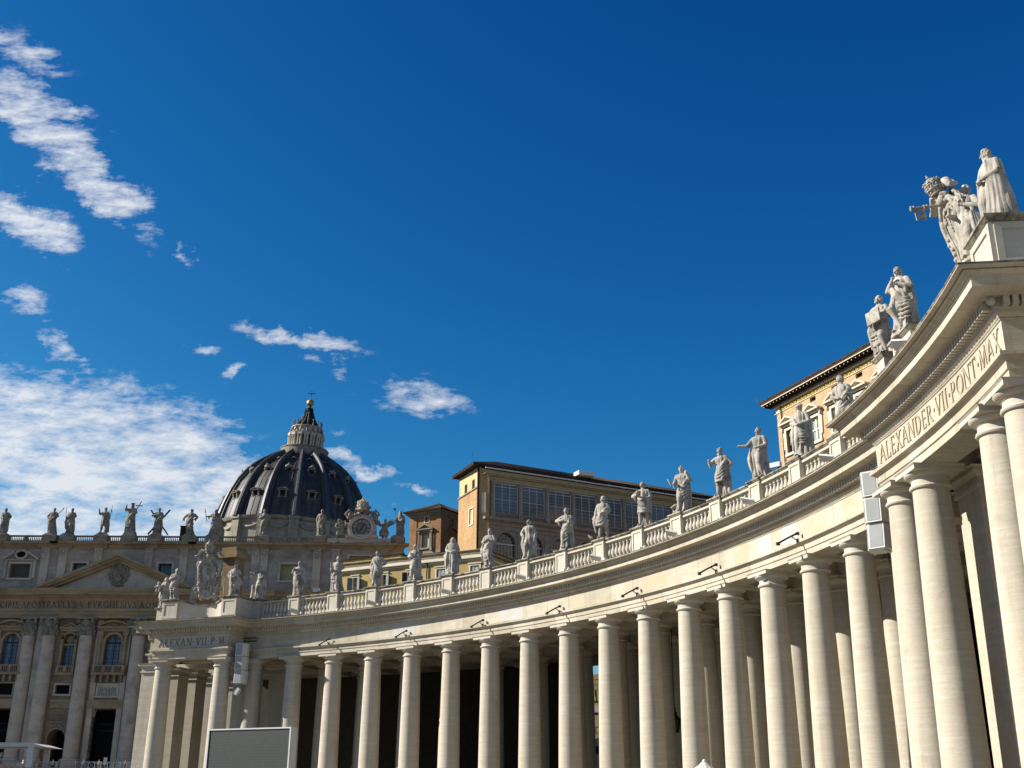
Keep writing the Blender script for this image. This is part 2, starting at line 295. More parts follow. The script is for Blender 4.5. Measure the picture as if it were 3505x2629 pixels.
# ------------------------------------------------------------------ geometry helpers
class MB:
    """collects shapes, builds ONE mesh object"""
    def __init__(s): s.v = []; s.f = []; s.sm = []; s.x = None
    def add(s, vs, fs, smooth=False, T=None):
        o = len(s.v)
        T = T if T is not None else s.x
        s.v += [tuple(T @ Vector(p)) for p in vs] if T is not None else [tuple(p) for p in vs]
        for f in fs:
            s.f.append(tuple(i + o for i in f)); s.sm.append(smooth)
        return s
    def box(s, x0, x1, y0, y1, z0, z1, T=None):
        v = [(x, y, z) for z in (z0, z1) for y in (y0, y1) for x in (x0, x1)]
        return s.add(v, [(0, 2, 3, 1), (4, 5, 7, 6), (0, 1, 5, 4), (2, 6, 7, 3), (0, 4, 6, 2), (1, 3, 7, 5)], False, T)
    def frustum(s, a, b, z0, z1, T=None):
        """two rectangles (x0,x1,y0,y1) at z0 and z1"""
        v = [(x, y, z0) for y in a[2:] for x in a[:2]] + [(x, y, z1) for y in b[2:] for x in b[:2]]
        return s.add(v, [(0, 2, 3, 1), (4, 5, 7, 6), (0, 1, 5, 4), (2, 6, 7, 3), (0, 4, 6, 2), (1, 3, 7, 5)], False, T)
    def rings(s, rings, closed=True, cap=True, smooth=True, T=None):
        n = len(rings[0]); v = [p for r in rings for p in r]; f = []
        for i in range(len(rings) - 1):
            for j in range(n if closed else n - 1):
                k = (j + 1) % n
                f.append((i * n + j, i * n + k, (i + 1) * n + k, (i + 1) * n + j))
        s.add(v, f, smooth, T)
        if cap and closed:
            s.add(rings[0], [tuple(range(n))[::-1]], False, T); s.add(rings[-1], [tuple(range(n))], False, T)
        return s
    def lathe(s, prof, n=24, T=None, cap=True, smooth=True, a0=0.0, a1=2 * PI):
        full = abs(a1 - a0 - 2 * PI) < 1e-6
        m_ = n if full else n + 1
        # split at sharp profile corners so that mouldings stay crisp
        segs = []; cur = [prof[0]]
        for i in range(1, len(prof)):
            cur.append(prof[i])
            if i < len(prof) - 1:
                ax, az = prof[i][0] - prof[i - 1][0], prof[i][1] - prof[i - 1][1]; bx, bz = prof[i + 1][0] - prof[i][0], prof[i + 1][1] - prof[i][1]
                la, lb = math.hypot(ax, az), math.hypot(bx, bz)
                if la > 0 and lb > 0 and (ax * bx + az * bz) / (la * lb) < 0.72:
                    segs.append(cur); cur = [prof[i]]
        segs.append(cur)
        for sg in segs:
            if len(sg) > 1:
                s.rings([[(r * cos(a0 + (a1 - a0) * j / n), r * sin(a0 + (a1 - a0) * j / n), z) for j in range(m_)] for r, z in sg], full, False, smooth, T)
        if cap and full:
            for (r, z), rev in ((prof[0], True), (prof[-1], False)):
                if r > 1e-4:
                    ring = [(r * cos(2 * PI * j / n), r * sin(2 * PI * j / n), z) for j in range(n)]
                    s.add(ring, [tuple(range(n))[::-1] if rev else tuple(range(n))], False, T)
        return s
    def prism(s, poly, y0, y1, T=None):
        """polygon in x,z extruded along y"""
        n = len(poly)
        v = [(x, y0, z) for x, z in poly] + [(x, y1, z) for x, z in poly]
        f = [tuple(range(n)), tuple(range(2 * n - 1, n - 1, -1))] + [(i, i + n, (i + 1) % n + n, (i + 1) % n) for i in range(n)]
        return s.add(v, f, False, T)
    def tube(s, pts, rr, n=8, T=None, cap=True, flat=1.0):
        pts = [Vector(p) for p in pts]
        if isinstance(rr, (int, float)): rr = [rr] * len(pts)
        d0 = (pts[1] - pts[0]).normalized()
        up = Vector((0, 0, 1)) if abs(d0.z) < 0.9 else Vector((0, 1, 0))
        rs = []
        for i, p in enumerate(pts):
            a = pts[max(0, i - 1)]; b = pts[min(len(pts) - 1, i + 1)]
            d = (b - a).normalized()
            sx = d.cross(up)
            if sx.length < 1e-3: sx = d.cross(Vector((1, 0, 0)))
            sx.normalize(); sy = sx.cross(d).normalized()
            rs.append([tuple(p + sx * (rr[i] * cos(2 * PI * j / n)) + sy * (rr[i] * flat * sin(2 * PI * j / n))) for j in range(n)])
        return s.rings(rs, True, cap, True, T)
    def ball(s, c, r, n=12, m_=8, T=None):
        if isinstance(r, (int, float)): r = (r, r, r)
        rs = []
        for i in range(m_ + 1):
            a = -PI / 2 + PI * max(0.02, min(0.98, i / m_))
            rs.append([(c[0] + r[0] * cos(a) * cos(2 * PI * j / n), c[1] + r[1] * cos(a) * sin(2 * PI * j / n), c[2] + r[2] * sin(a)) for j in range(n)])
        return s.rings(rs, True, True, True, T)
    def mesh(s, name, mt):
        me = bpy.data.meshes.new(name); me.from_pydata(s.v, [], s.f)
        me.polygons.foreach_set('use_smooth', s.sm)
        me.materials.append(mt); me.update()
        return me
    def build(s, name, mt, parent=None, T=None):
        o = bpy.data.objects.new(name, s.mesh(name, mt)); COL.objects.link(o)
        if T is not None: o.matrix_world = T
        if parent is not None: setparent(o, parent, T)
        return o
def setparent(o, p, T=None):
    o.parent = p; o.matrix_parent_inverse = Matrix.Identity(4)
    if T is None: o.matrix_basis = Matrix.Identity(4)
    else: o.matrix_basis = T            # T is local to the parent
def inst(me, name, parent=None, T=None):
    o = bpy.data.objects.new(name, me); COL.objects.link(o)
    if parent is not None: setparent(o, parent, T)
    elif T is not None: o.matrix_world = T
    return o
def tag(o, label=None, cat=None, group=None, kind=None):
    for k, v in (('label', label), ('category', cat), ('group', group), ('kind', kind)):
        if v: o[k] = v
    return o
def thing(name, label, cat, T=None, group=None):
    o = bpy.data.objects.new(name, None); COL.objects.link(o); o.empty_display_size = 0.3
    if T is not None: o.matrix_world = T
    return tag(o, label, cat, group)
def TR(x=0, y=0, z=0, rz=0, rx=0, ry=0, s=1):
    return Matrix.Translation((x, y, z)) @ Matrix.Rotation(rz, 4, 'Z') @ Matrix.Rotation(ry, 4, 'Y') @ Matrix.Rotation(rx, 4, 'X') @ Matrix.Diagonal((s, s, s, 1))
def copy_tree(o, parent=None):
    c = o.copy(); COL.objects.link(c)
    if parent is not None: c.parent = parent
    for ch in list(o.children): copy_tree(ch, c)
    return c

# colonnade frame: k counts columns along the arc, r is the radius from the centre of the curve
CX, CY, R0, PH, DPH = -47.3763, 35.1583, 63.9865, 0.92545, 0.0616417
def ang(k): return PH + DPH * (k - 8)
def PO(r, k, z=0.0): a = ang(k); return Vector((CX + r * sin(a), CY + r * cos(a), z))
def FM(r, k, z=0.0):
    a = ang(k)
    mm = Matrix(((cos(a), sin(a), 0, 0), (-sin(a), cos(a), 0, 0), (0, 0, 1, 0), (0, 0, 0, 1)))
    mm.translation = PO(r, k, z); return mm
def arcband(mb, prof, rf, k0, k1, n=None, ends=True, rback=None, miter=True):
    """sweep profile (outward offset o, z) along the arc; with mitred returns running back to rback"""
    n = n or max(2, int(abs(k1 - k0) * 3))
    rows = []
    for o, z in prof:
        d = (o / rf / DPH) if miter else 0.0
        row = [PO(rf - o, k0 - d + (k1 - k0 + 2 * d) * i / n, z) for i in range(n + 1)]
        if rback is not None:
            row = [PO(rback, k0 - d, z)] + row + [PO(rback, k1 + d, z)]
        rows.append([tuple(p) for p in row])
    # flat faces per profile strip (hard edges), each strip its own verts
    for a, b in zip(rows[:-1], rows[1:]):
        mb.rings([a, b], False, False, False)
    if ends and rback is None:
        for e in (0, -1):
            ring = [r[e] for r in rows]
            mb.add(ring, [tuple(range(len(ring))) if e == 0 else tuple(range(len(ring)))[::-1]])

# roman capitals as strokes -------------------------------------------------
TK, TN = 0.10, 0.045
def glyph(ch):
    """list of quads/polylines ((pts), width) in a cell of height 1; returns (polys, advance)"""
    P = []
    def st(a, b, w): P.append(([a, b], w))
    def ar(cx, cz, rx_, rz_, a0, a1, w, n=14): P.append(([(cx + rx_ * cos(rad(a0 + (a1 - a0) * i / n)), cz + rz_ * sin(rad(a0 + (a1 - a0) * i / n))) for i in range(n + 1)], w))
    def sf(x, z, w=0.24): P.append(([(x - w / 2, z), (x + w / 2, z)], 0.05))
    adv = 0.8
    lo, hi = 0.025, 0.975
    if ch == 'A': st((0.06, 0), (0.38, 1), TN); st((0.38, 1), (0.72, 0), TK); st((0.18, .36), (0.6, .36), TN); sf(.06, lo); sf(.72, lo); adv = .82
    elif ch == 'L': st((.12, 0), (.12, 1), TK); st((.06, .03), (.56, .03), TN); st((.55, 0), (.55, .2), .05); sf(.12, hi); adv = .62
    elif ch == 'E': st((.12, 0), (.12, 1), TK); [st((.06, z), (.5, z), TN) for z in (.03, .52, .97)]; st((.5, 0), (.5, .17), .05); st((.48, .83), (.48, 1), .05); adv = .62
    elif ch == 'X': st((.06, 1), (.66, 0), TK); st((.64, 1), (.06, 0), TN); [sf(x, z) for x in (.07, .65) for z in (lo, hi)]; adv = .76
    elif ch == 'N': st((.1, 0), (.1, 1), TN); st((.1, 1), (.72, 0), TK); st((.72, 0), (.72, 1), TN); sf(.1, lo); sf(.06, hi); sf(.72, hi); adv = .86
    elif ch == 'D': st((.12, 0), (.12, 1), TK); ar(.2, .5, .5, .47, -90, 90, TK); st((.05, .03), (.22, .03), TN); st((.05, .97), (.22, .97), TN); adv = .84
    elif ch == 'R': st((.12, 0), (.12, 1), TK); ar(.24, .74, .26, .23, -90, 90, TK * .9); st((.05, .97), (.25, .97), TN); st((.12, .51), (.25, .51), TN); st((.3, .5), (.68, 0), TK); sf(.12, lo); sf(.68, lo, .18); adv = .76
    elif ch == 'V': st((.06, 1), (.38, 0), TK); st((.38, 0), (.7, 1), TN); sf(.06, hi); sf(.7, hi); adv = .78
    elif ch == 'I': st((.14, 0), (.14, 1), TK); sf(.14, lo); sf(.14, hi); adv = .34
    elif ch == 'P': st((.12, 0), (.12, 1), TK); ar(.24, .73, .28, .24, -90, 90, TK * .9); st((.05, .97), (.25, .97), TN); st((.2, .49), (.25, .49), TN); sf(.12, lo); adv = .64
    elif ch == 'O': ar(.48, .5, .40, .47, 0, 360, TK * .85, 24); adv = .98
    elif ch == 'T': st((.36, 0), (.36, 1), TK); st((.03, .97), (.69, .97), TN); st((.03, .82), (.03, 1), .05); st((.69, .82), (.69, 1), .05); sf(.36, lo); adv = .74
    elif ch == 'M': st((.1, 0), (.16, 1), TN); st((.16, 1), (.46, .05), TK); st((.46, .05), (.76, 1), TN); st((.76, 1), (.84, 0), TK); sf(.1, lo); sf(.84, lo); adv = .98
    elif ch == 'C': ar(.48, .5, .40, .47, 42, 318, TK * .85, 20); st((.78, .72), (.78, .92), .05); adv = .88
    elif ch == 'S': ar(.32, .74, .2, .23, 40, 270, TK * .8); ar(.32, .26, .22, .24, 90, -140, TK * .8); st((.48, .8), (.48, .97), .05); st((.12, .03), (.12, .2), .05); adv = .62
    elif ch == 'B': st((.12, 0), (.12, 1), TK); ar(.22, .75, .24, .22, -90, 90, TK * .85); ar(.22, .27, .3, .25, -90, 90, TK * .85); [st((.05, z), (.24, z), TN) for z in (.03, .52, .97)]; adv = .68
    elif ch == 'G': ar(.48, .5, .40, .47, 42, 340, TK * .85, 20); st((.82, .0), (.82, .45), TK); sf(.8, .45); adv = .95
    elif ch == 'H': st((.12, 0), (.12, 1), TK); st((.74, 0), (.74, 1), TK); st((.12, .51), (.74, .51), TN); [sf(x, z) for x in (.12, .74) for z in (lo, hi)]; adv = .9
    elif ch == '.': P.append(([(.06, .5), (.20, .5)], .14)); adv = .30
    elif ch == ' ': adv = .32
    return P, adv
def lettering(text, width, h, put, mb, depth=0.02):
    """put(u, z, d) maps distance along, height, depth to a point"""
    cells = [glyph(c) for c in text]
    tot = sum(a for _, a in cells)
    gap = (width / h - tot) / max(1, len(text) - 1)
    u = 0.0
    for polys, adv in cells:
        for pts, w in polys:
            for (ax, az), (bx, bz) in zip(pts[:-1], pts[1:]):
                dx, dz = bx - ax, bz - az; l = math.hypot(dx, dz) or 1
                nx, nz = -dz / l * w / 2, dx / l * w / 2
                q = [(ax + nx, az + nz), (bx + nx, bz + nz), (bx - nx, bz - nz), (ax - nx, az - nz)]
                v = [tuple(put((u + x) * h, z * h, 0)) for x, z in q] + [tuple(put((u + x) * h, z * h, depth)) for x, z in q]
                mb.add(v, [(4, 5, 6, 7), (0, 1, 5, 4), (1, 2, 6, 5), (2, 3, 7, 6), (3, 0, 4, 7)])
        u += adv + gap
# ------------------------------------------------------------------ ground
mb = MB(); mb.add([(-700, -700, 0), (700, -700, 0), (700, 900, 0), (-700, 900, 0)], [(0, 1, 2, 3)])
tag(mb.build('ground', M['cobble']), kind='structure')
mb = MB()
arcband(mb, [(60.0, 0.05), (0, 0.05), (0, 0.0)], 60.5, -2.6, 24, 90, ends=False, miter=False)
tag(mb.build('piazza_paving', M['paving']), kind='structure')
mb = MB()   # three steps that carry the colonnade
for i in range(3):
    arcband(mb, [(-24, .12 * (i + 1) + .002 * i), (0, .12 * (i + 1) + .002 * i), (0, 0)], 62.4 - 1.9 + .45 * i, -3.0, 24, 90, ends=True, miter=False)
tag(mb.build('colonnade_steps', M['paving']), kind='structure')

# ------------------------------------------------------------------ colonnade
colonnade = thing('colonnade', 'curving travertine colonnade with rows of tall round columns under a balustrade', 'colonnade')
ZB = 0.36
def column_mesh(rb=0.75, rt=0.61):
    mb = MB()
    mb.box(-1.0, 1.0, -1.0, 1.0, ZB, ZB + .28)
    mb.lathe([(.98, ZB + .28), (1.04, ZB + .36), (1.0, ZB + .47), (.86, ZB + .5), (.84, ZB + .56), (rb + .05, ZB + .6)], 32, cap=False)
    pr = []
    for i in range(13):
        t = i / 12; pr.append((rb + (rt - rb) * (t ** 1.7) , ZB + .6 + (11.93 - ZB - .6) * t))
    mb.lathe(pr, 40, cap=False)
    return mb.mesh('column_shaft', M['trav'])
def capital_mesh(rt=0.61):
    mb = MB()
    mb.lathe([(rt, 11.93), (rt + .075, 11.95), (rt + .10, 12.0), (rt + .075, 12.06), (rt + .015, 12.075), (rt + .015, 12.27), (rt + .05, 12.275), (rt + .05, 12.31), (rt + .09, 12.315), (rt + .19, 12.37), (rt + .24, 12.43), (rt + .245, 12.47)], 40, cap=False)
    a = rt + .25
    mb.box(-a, a, -a, a, 12.47, 12.61); mb.frustum((-a, a, -a, a), (-a - .05, a + .05, -a - .05, a + .05), 12.61, 12.668)
    return mb.mesh('column_capital', M['trav_clean'])
def pier_mesh(w, d):
    mb = MB()
    mb.box(-w / 2 - .18, w / 2 + .18, -.18, d + .18, ZB, ZB + .45); mb.box(-w / 2, w / 2, 0, d, ZB + .45, 12.0)
    return mb.mesh('pier_shaft', M['trav'])
def pier_cap_mesh(w, d):
    mb = MB()
    for e, z0, z1 in ((.10, 11.93, 12.06), (.015, 12.06, 12.28), (.07, 12.28, 12.33)):
        mb.box(-w / 2 - e, w / 2 + e, -e, d + e, z0, z1)
    f = lambda e: (-w / 2 - e, w / 2 + e, -e, d + e)
    mb.frustum(f(.09), f(.24), 12.33, 12.47); mb.box(*f(.26), 12.47, 12.61); mb.frustum(f(.26), f(.32), 12.61, 12.667)
    return mb.mesh('pier_capital', M['trav_clean'])
me_col, me_cap = column_mesh(), capital_mesh()
def put_column(r, k):
    T = FM(r, k) @ Matrix.Rotation(random.random() * 0.02, 4, 'Z')
    o = inst(me_col, 'column', colonnade, T); inst(me_cap, 'capital', o, Matrix.Identity(4)); return o
def put_pier(r, k, w, d):
    o = inst(pier_mesh(w, d), 'pier', colonnade, FM(r, k)); inst(pier_cap_mesh(w, d), 'capital', o, Matrix.Identity(4)); return o
RP = 61.9
PK_W, PK_E = (-1.86, -0.39), (17.18, 17.76, 19.34, 19.92)
random.seed(4)
for k in range(0, 17): put_column(R0, k)
for k in PK_W + PK_E: put_column(RP, k)
for k in range(1, 19): put_column(R0 + 4.12, k)
for k in range(1, 19): put_column(R0 + 9.6, k)
for k in range(4, 17): put_column(R0 + 13.8, k)
for k, r, w, d in ((-2.44, 63.5, 1.7, 1.7), (-2.42, 66.5, 1.35, 1.6), (-2.44, 69.3, 1.6, 1.7), (-.24, 63.7, 1.5, 1.9), (-.15, 68.0, 1.6, 1.8), (17.68, 63.35, 1.75, 1.7), (19.42, 63.35, 1.75, 1.7), (17.55, 67.4, 1.6, 1.6), (17.9, 73.4, 1.6, 1.6),
                   (-2.4, 73.0, 1.6, 1.7), (-2.4, 77.0, 1.6, 1.7)):
    put_pier(r, k, w, d)

# entablature profile: outward offset from the frieze plane, height
ARCH = [(-1.22, 12.67), (0, 12.67), (0, 12.93), (.05, 12.955), (.05, 13.19), (.09, 13.21), (.16, 13.28), (.245, 13.30), (.245, 13.42), (.0, 13.47)]
FRIEZE = [(0, 13.45), (0, 14.44)]
BED = [(-.02, 14.40), (.03, 14.42), (.05, 14.46), (.10, 14.54), (.17, 14.585), (.17, 14.70), (.20, 14.72), (.20, 15.02)]
CORN = [(.18, 15.0), (.44, 15.0), (.47, 15.04), (.93, 15.06), (.93, 15.29), (.98, 15.31), (.98, 15.345), (1.03, 15.36), (1.10, 15.44), (1.20, 15.48), (1.30, 15.50), (1.33, 15.52), (1.33, 15.575), (-.45, 15.60)]
RF = R0 - .6
RPF = RP - .6
def entablature(rf, k0, k1, rback, name, mt_arch=None):
    e = MB(); arcband(e, ARCH, rf, k0, k1, None, True, rback); eo = e.build('entablature', M['trav_arc'], colonnade)
    f = MB(); arcband(f, FRIEZE, rf, k0, k1, None, True, rback); fo = f.build('frieze', M['trav_arc'], eo)
    c = MB(); arcband(c, BED, rf, k0, k1, None, True, rback); arcband(c, CORN, rf, k0, k1, None, True, rback)
    c.build('cornice', M['trav_arc'], eo)
    d = MB(); nd = int((k1 - k0) * 3.94 / .246)
    for i in range(nd):
        kk = k0 + (k1 - k0) * (i + .5) / nd
        d.box(-.082, .082, -.43, -.19, 14.73, 15.005, FM(rf, kk))
    if rback is not None:      # dentils on the returns
        for kk, sg in ((k0, -1), (k1, 1)):
            rr = rf + .1
            while rr < rback - .2:
                T = FM(rr, kk); d.box(.19 if sg > 0 else -.42, .42 if sg > 0 else -.19, -.082, .082, 14.73, 15.005, T); rr += .246
            d.ball((sg * .30, -.30, 14.86), .12, 10, 6, FM(rf, kk))
    d.build('dentils', M['trav_clean'], eo)
    # dark weathered lip on top of the cornice
    l = MB(); arcband(l, [(1.34, 15.555), (1.36, 15.60), (.9, 15.61)], rf, k0, k1, None, False, rback); l.build('cornice_lip', M['trav_cap'], eo)
    return eo, fo
e_main, f_main = entablature(RF, -2.5, 16.9, None, 'main')
arcs_w, fr_w = entablature(RPF, -2.05, -.19, R0 + .4, 'west')
arcs_e, fr_e = entablature(RPF, 17.0, 20.12, R0 + .4, 'east')
# short closing end of the main entablature on the west and the run behind the east portico
mb = MB(); arcband(mb, ARCH, RF, 16.9, 23.5, None, True); arcband(mb, FRIEZE, RF, 16.9, 23.5, None, False); arcband(mb, BED + CORN, RF, 16.9, 23.5, None, True)
mb.build('entablature', M['trav'], colonnade)
# a few replaced, differently toned frieze slabs
sl_ = MB(); sl2 = MB()
random.seed(12)
for k0, k1 in ((12.4, 12.72), (12.95, 13.3), (13.55, 13.95), (14.22, 14.6), (15.0, 15.3), (10.1, 10.7), (8.2, 8.6), (6.4, 7.0), (3.6, 4.2)):
    arcband(sl_ if random.random() < .6 else sl2, [(.006, 13.5), (.006, 14.41)], RF, k0, k1, 3, False, None, False)
sl_.build('frieze_slab', stone('new_slab', (0.46, 0.40, 0.30), (0.40, 0.335, 0.23), (0.3, 0.25, 0.17), 1.5, .6, .85, .3), f_main); sl2.build('frieze_slab', stone('grey_slab', (0.49, 0.475, 0.44), (0.44, 0.415, 0.37), (0.3, 0.28, 0.25), 1.5, .6, .85, .3), f_main)
# ceiling, roof and beams
mb = MB()
arcband(mb, [(0, 13.55), (-17, 13.55)], RF + .5, -2.5, 23, None, False, None, False)
arcband(mb, [(-.4, 15.585), (-18.2, 15.60), (-18.2, 12.67), (-17.0, 12.67), (-17.0, 13.5)], RF, -2.5, 23, None, True, None, False)
for r in (R0 + 4.12, R0 + 9.6): arcband(mb, [(.6, 13.5), (.6, 12.672), (-.6, 12.672), (-.6, 13.5)], r, -2.5, 23, None, True, None, False)
arcband(mb, [(1.4, 13.54), (-2.0, 13.54)], RP + .8, -2.0, -.2, 6, False, None, False); arcband(mb, [(.2, 13.54), (-3.0, 13.54)], RP + .4, 17.0, 20.1, 8, False, None, False)
mb.build('ceiling', M['trav'], colonnade)
me_beam = MB().box(-.58, .58, .6, 13.6, 12.674, 13.52).mesh('radial_beam', M['trav'])
for k in list(range(0, 17)): inst(me_beam, 'beam', colonnade, FM(R0, k))
me_pbeam = MB().box(-.58, .58, .56, 2.6, 12.676, 13.5).mesh('portico_beam', M['trav'])
for k in PK_W + PK_E: inst(me_pbeam, 'beam', colonnade, FM(RP, k))
# coffer rosette under the portico
mb = MB()
for i in range(8): mb.ball((.32 * cos(i * PI / 4), .32 * sin(i * PI / 4), 13.5), (.17, .17, .09), 8, 5, FM(RP + 1.1, 18.5))
mb.ball((0, 0, 13.48), .14, 8, 5, FM(RP + 1.1, 18.5)); mb.build('ceiling_rosette', M['trav'], colonnade)
# rear wall of the passage near its west end
mb = MB(); arcband(mb, [(0, .3), (0, 13.0)], R0 + 16.2, -3, 4.6, 14, False, None, False); mb.build('rear_backing', plain('dim_passage_wall', (0.06, 0.048, 0.033), .9), colonnade)

mb = MB(); arcband(mb, [(0, .3), (0, 13.0)], R0 + 16.4, 8.3, 16.6, 20, False, None, False); mb.build('rear_backing', M['facade_dark'], colonnade)  # near-black sheet added to stand in for deep shade between the columns
# lettering of the two porticoes
def put_arc(k_c, width, r):
    k_l = k_c - width / 2 / r / DPH
    def f(u, z, d): return PO(r - .002 - d, k_l + u / r / DPH, z)
    return f
def arc_text(txt, k0, k1, z, h, mt, parent):
    wd = (k1 - k0) * DPH * RPF; g = put_arc((k0 + k1) / 2, wd, RPF)
    mb = MB(); lettering(txt, wd, h, lambda u, zz, d: g(u, z + zz, d), mb, .035); mb.build('inscription', mt, parent)
arc_text('ALEXANDER.VII.PONT.MAX', 17.09, 20.05, 13.64, .66, M['letter_cut'], fr_e)
arc_text('ALEXAN.VII.P.M', -1.93, -.27, 13.66, .58, M['letter_grey'], fr_w)

# ------------------------------------------------------------------ balustrade
ZT = 15.60
def pedestal_mesh(w=1.02, d=1.1, h=1.68):
    mb = MB(); z1 = ZT + h
    mb.box(-w / 2 - .06, w / 2 + .06, -.06, d, ZT, ZT + .22)
    mb.box(-w / 2, w / 2, 0, d, ZT + .22, z1)
    b = .13                                                  # raised border round the sunk front panel
    for x0, x1, z0, z1_ in ((-w / 2, -w / 2 + b, ZT + .3, z1 - .05), (w / 2 - b, w / 2, ZT + .3, z1 - .05), (-w / 2 + b, w / 2 - b, ZT + .3, ZT + .3 + b), (-w / 2 + b, w / 2 - b, z1 - .05 - b, z1 - .05)):
        mb.box(x0, x1, -.045, 0, z0, z1_)
    return mb.mesh('pedestal_die', M['trav_clean'])
def pedcap_mesh(w=1.02, d=1.1, z=ZT + 1.68):
    mb = MB(); f = lambda e: (-w / 2 - e, w / 2 + e, -e, d + e)
    mb.frustum(f(.03), f(.12), z, z + .09); mb.box(*f(.13), z + .09, z + .17)
    return mb.mesh('pedestal_cap', M['trav_cap'])
me_ped, me_pcap = pedestal_mesh(), pedcap_mesh()
def bay_mesh():
    mb = MB(); L_ = R0 * DPH - 1.04; x0 = -L_ / 2
    mb.box(x0, -x0, .05, .62, ZT, ZT + .26); mb.box(x0, -x0, .10, .57, ZT + .26, ZT + .30)
    n = 8; zb = ZT + .30
    for i in range(n):
        x = x0 + L_ * (i + .5) / n; T = TR(x, .33, 0)
        mb.box(-.125, .125, -.125, .125, zb, zb + .22, T)
        mb.lathe([(.10, zb + .22), (.12, zb + .26), (.075, zb + .30), (.09, zb + .36), (.145, zb + .46), (.165, zb + .56), (.14, zb + .68), (.09, zb + .82), (.07, zb + .92), (.072, zb + .98), (.11, zb + 1.0), (.11, zb + 1.04), (.075, zb + 1.06), (.10, zb + 1.12)], 10, T, cap=False)
        mb.box(-.12, .12, -.12, .12, zb + 1.12, zb + 1.20, T)
    for sg in (-1, 1):   # half balusters against the pedestals
        T = TR(sg * (L_ / 2 - .03), .33, 0); mb.box(-.05, .05, -.12, .12, zb, zb + 1.2, T)
    mb.box(x0, -x0, .08, .58, zb + 1.2, zb + 1.32)
    return mb.mesh('balustrade_bay', M['trav_clean'])
def rail_mesh():
    L_ = R0 * DPH - 1.04; z = ZT + 1.62
    return MB().frustum((-L_ / 2, L_ / 2, .06, .6), (-L_ / 2, L_ / 2, -.02, .68), z, z + .08).box(-L_ / 2, L_ / 2, -.03, .69, z + .08, z + .15).mesh('handrail', M['trav_cap'])
me_bay, me_rail = bay_mesh(), rail_mesh()
RB = R0 - .62
for k in range(0, 17):
    o = inst(me_ped, 'pedestal', colonnade, FM(RB, k)); inst(me_pcap, 'cap', o, Matrix.Identity(4))
for k in range(0, 16):
    o = inst(me_bay, 'balustrade', colonnade, FM(RB, k + .5)); inst(me_rail, 'handrail', o, Matrix.Identity(4))
# attics over the two porticoes: block, concave parapet, block, lower side pieces
def attic(kc, half, w, low, zlow, yl):
    for sg in (-1, 1):
        kb = kc + sg * half
        mb = MB(); z1 = 17.28
        mb.box(-w / 2 - .07, w / 2 + .07, -.07, 2.2, ZT, ZT + .25); mb.box(-w / 2, w / 2, 0, 2.2, ZT + .25, z1)
        b = .2
        for x0, x1, z0, z1_ in ((-w / 2, -w / 2 + b, ZT + .32, z1 - .04), (w / 2 - b, w / 2, ZT + .32, z1 - .04), (-w / 2 + b, w / 2 - b, ZT + .32, ZT + .32 + b), (-w / 2 + b, w / 2 - b, z1 - .04 - b, z1 - .04)): mb.box(x0, x1, -.05, 0, z0, z1_)
        for sd in (-1, 1):
            for y0, y1, z0, z1_ in ((.1, .3, ZT + .32, z1 - .04), (1.9, 2.1, ZT + .32, z1 - .04), (.3, 1.9, ZT + .32, ZT + .32 + b), (.3, 1.9, z1 - .04 - b, z1 - .04)):
                mb.box(sd * w / 2 - (.04 if sd < 0 else 0), sd * w / 2 + (.04 if sd > 0 else 0), y0, y1, z0, z1_)
        o = mb.build('attic_block', M['trav_clean'], colonnade, FM(RPF - .05, kb))
        f = lambda e: (-w / 2 - e, w / 2 + e, -e, 2.2 + e)
        MB().frustum(f(.04), f(.17), z1, z1 + .11).box(*f(.18), z1 + .11, z1 + .19).build('cap', M['trav_cap'], o)
        # lower side piece, set back
        if sg > 0: continue
        w2 = .8; x0 = sg * low
        mb = MB(); mb.box(x0 - w2 / 2, x0 + w2 / 2, yl, 2.2, ZT, zlow)
        o2 = mb.build('attic_block', M['trav_clean'], colonnade, FM(RPF - .05, kb))
        MB().frustum((x0 - w2 / 2 - .03, x0 + w2 / 2 + .03, yl - .03, 2.2), (x0 - w2 / 2 - .13, x0 + w2 / 2 + .13, yl - .13, 2.2), zlow, zlow + .11).box(x0 - w2 / 2 - .14, x0 + w2 / 2 + .14, yl - .14, 2.2, zlow + .11, zlow + .17).build('cap', M['trav_cap'], o2)
    # concave parapet: sags towards its middle and bends back
    mb = MB(); cap = MB(); n = 16; kk = half - .19; rows = []
    for i in range(n + 1):
        t = -1 + 2 * i / n; bend = 1 - t * t
        k = kc + t * kk; r = RPF + .15 + .75 * bend; zt = 17.36 - .42 * bend
        rows.append((k, r, zt))
    mb.rings([[tuple(PO(r, k, ZT)), tuple(PO(r, k, zt)), tuple(PO(r + .6, k, zt)), tuple(PO(r + .6, k, ZT))] for k, r, zt in rows], True, True, False)
    cap.rings([[tuple(PO(r - .1, k, zt)), tuple(PO(r - .14, k, zt + .12)), tuple(PO(r + .7, k, zt + .12)), tuple(PO(r + .7, k, zt))] for k, r, zt in rows], True, True, False)
    o = mb.build('parapet', M['trav_clean'], colonnade); cap.build('cap', M['trav_cap'], o)
attic(-.99, .755, 1.42, 1.15, 16.75, .45); attic(18.98, 1.02, 1.75, 1.95, 17.22, -.15)
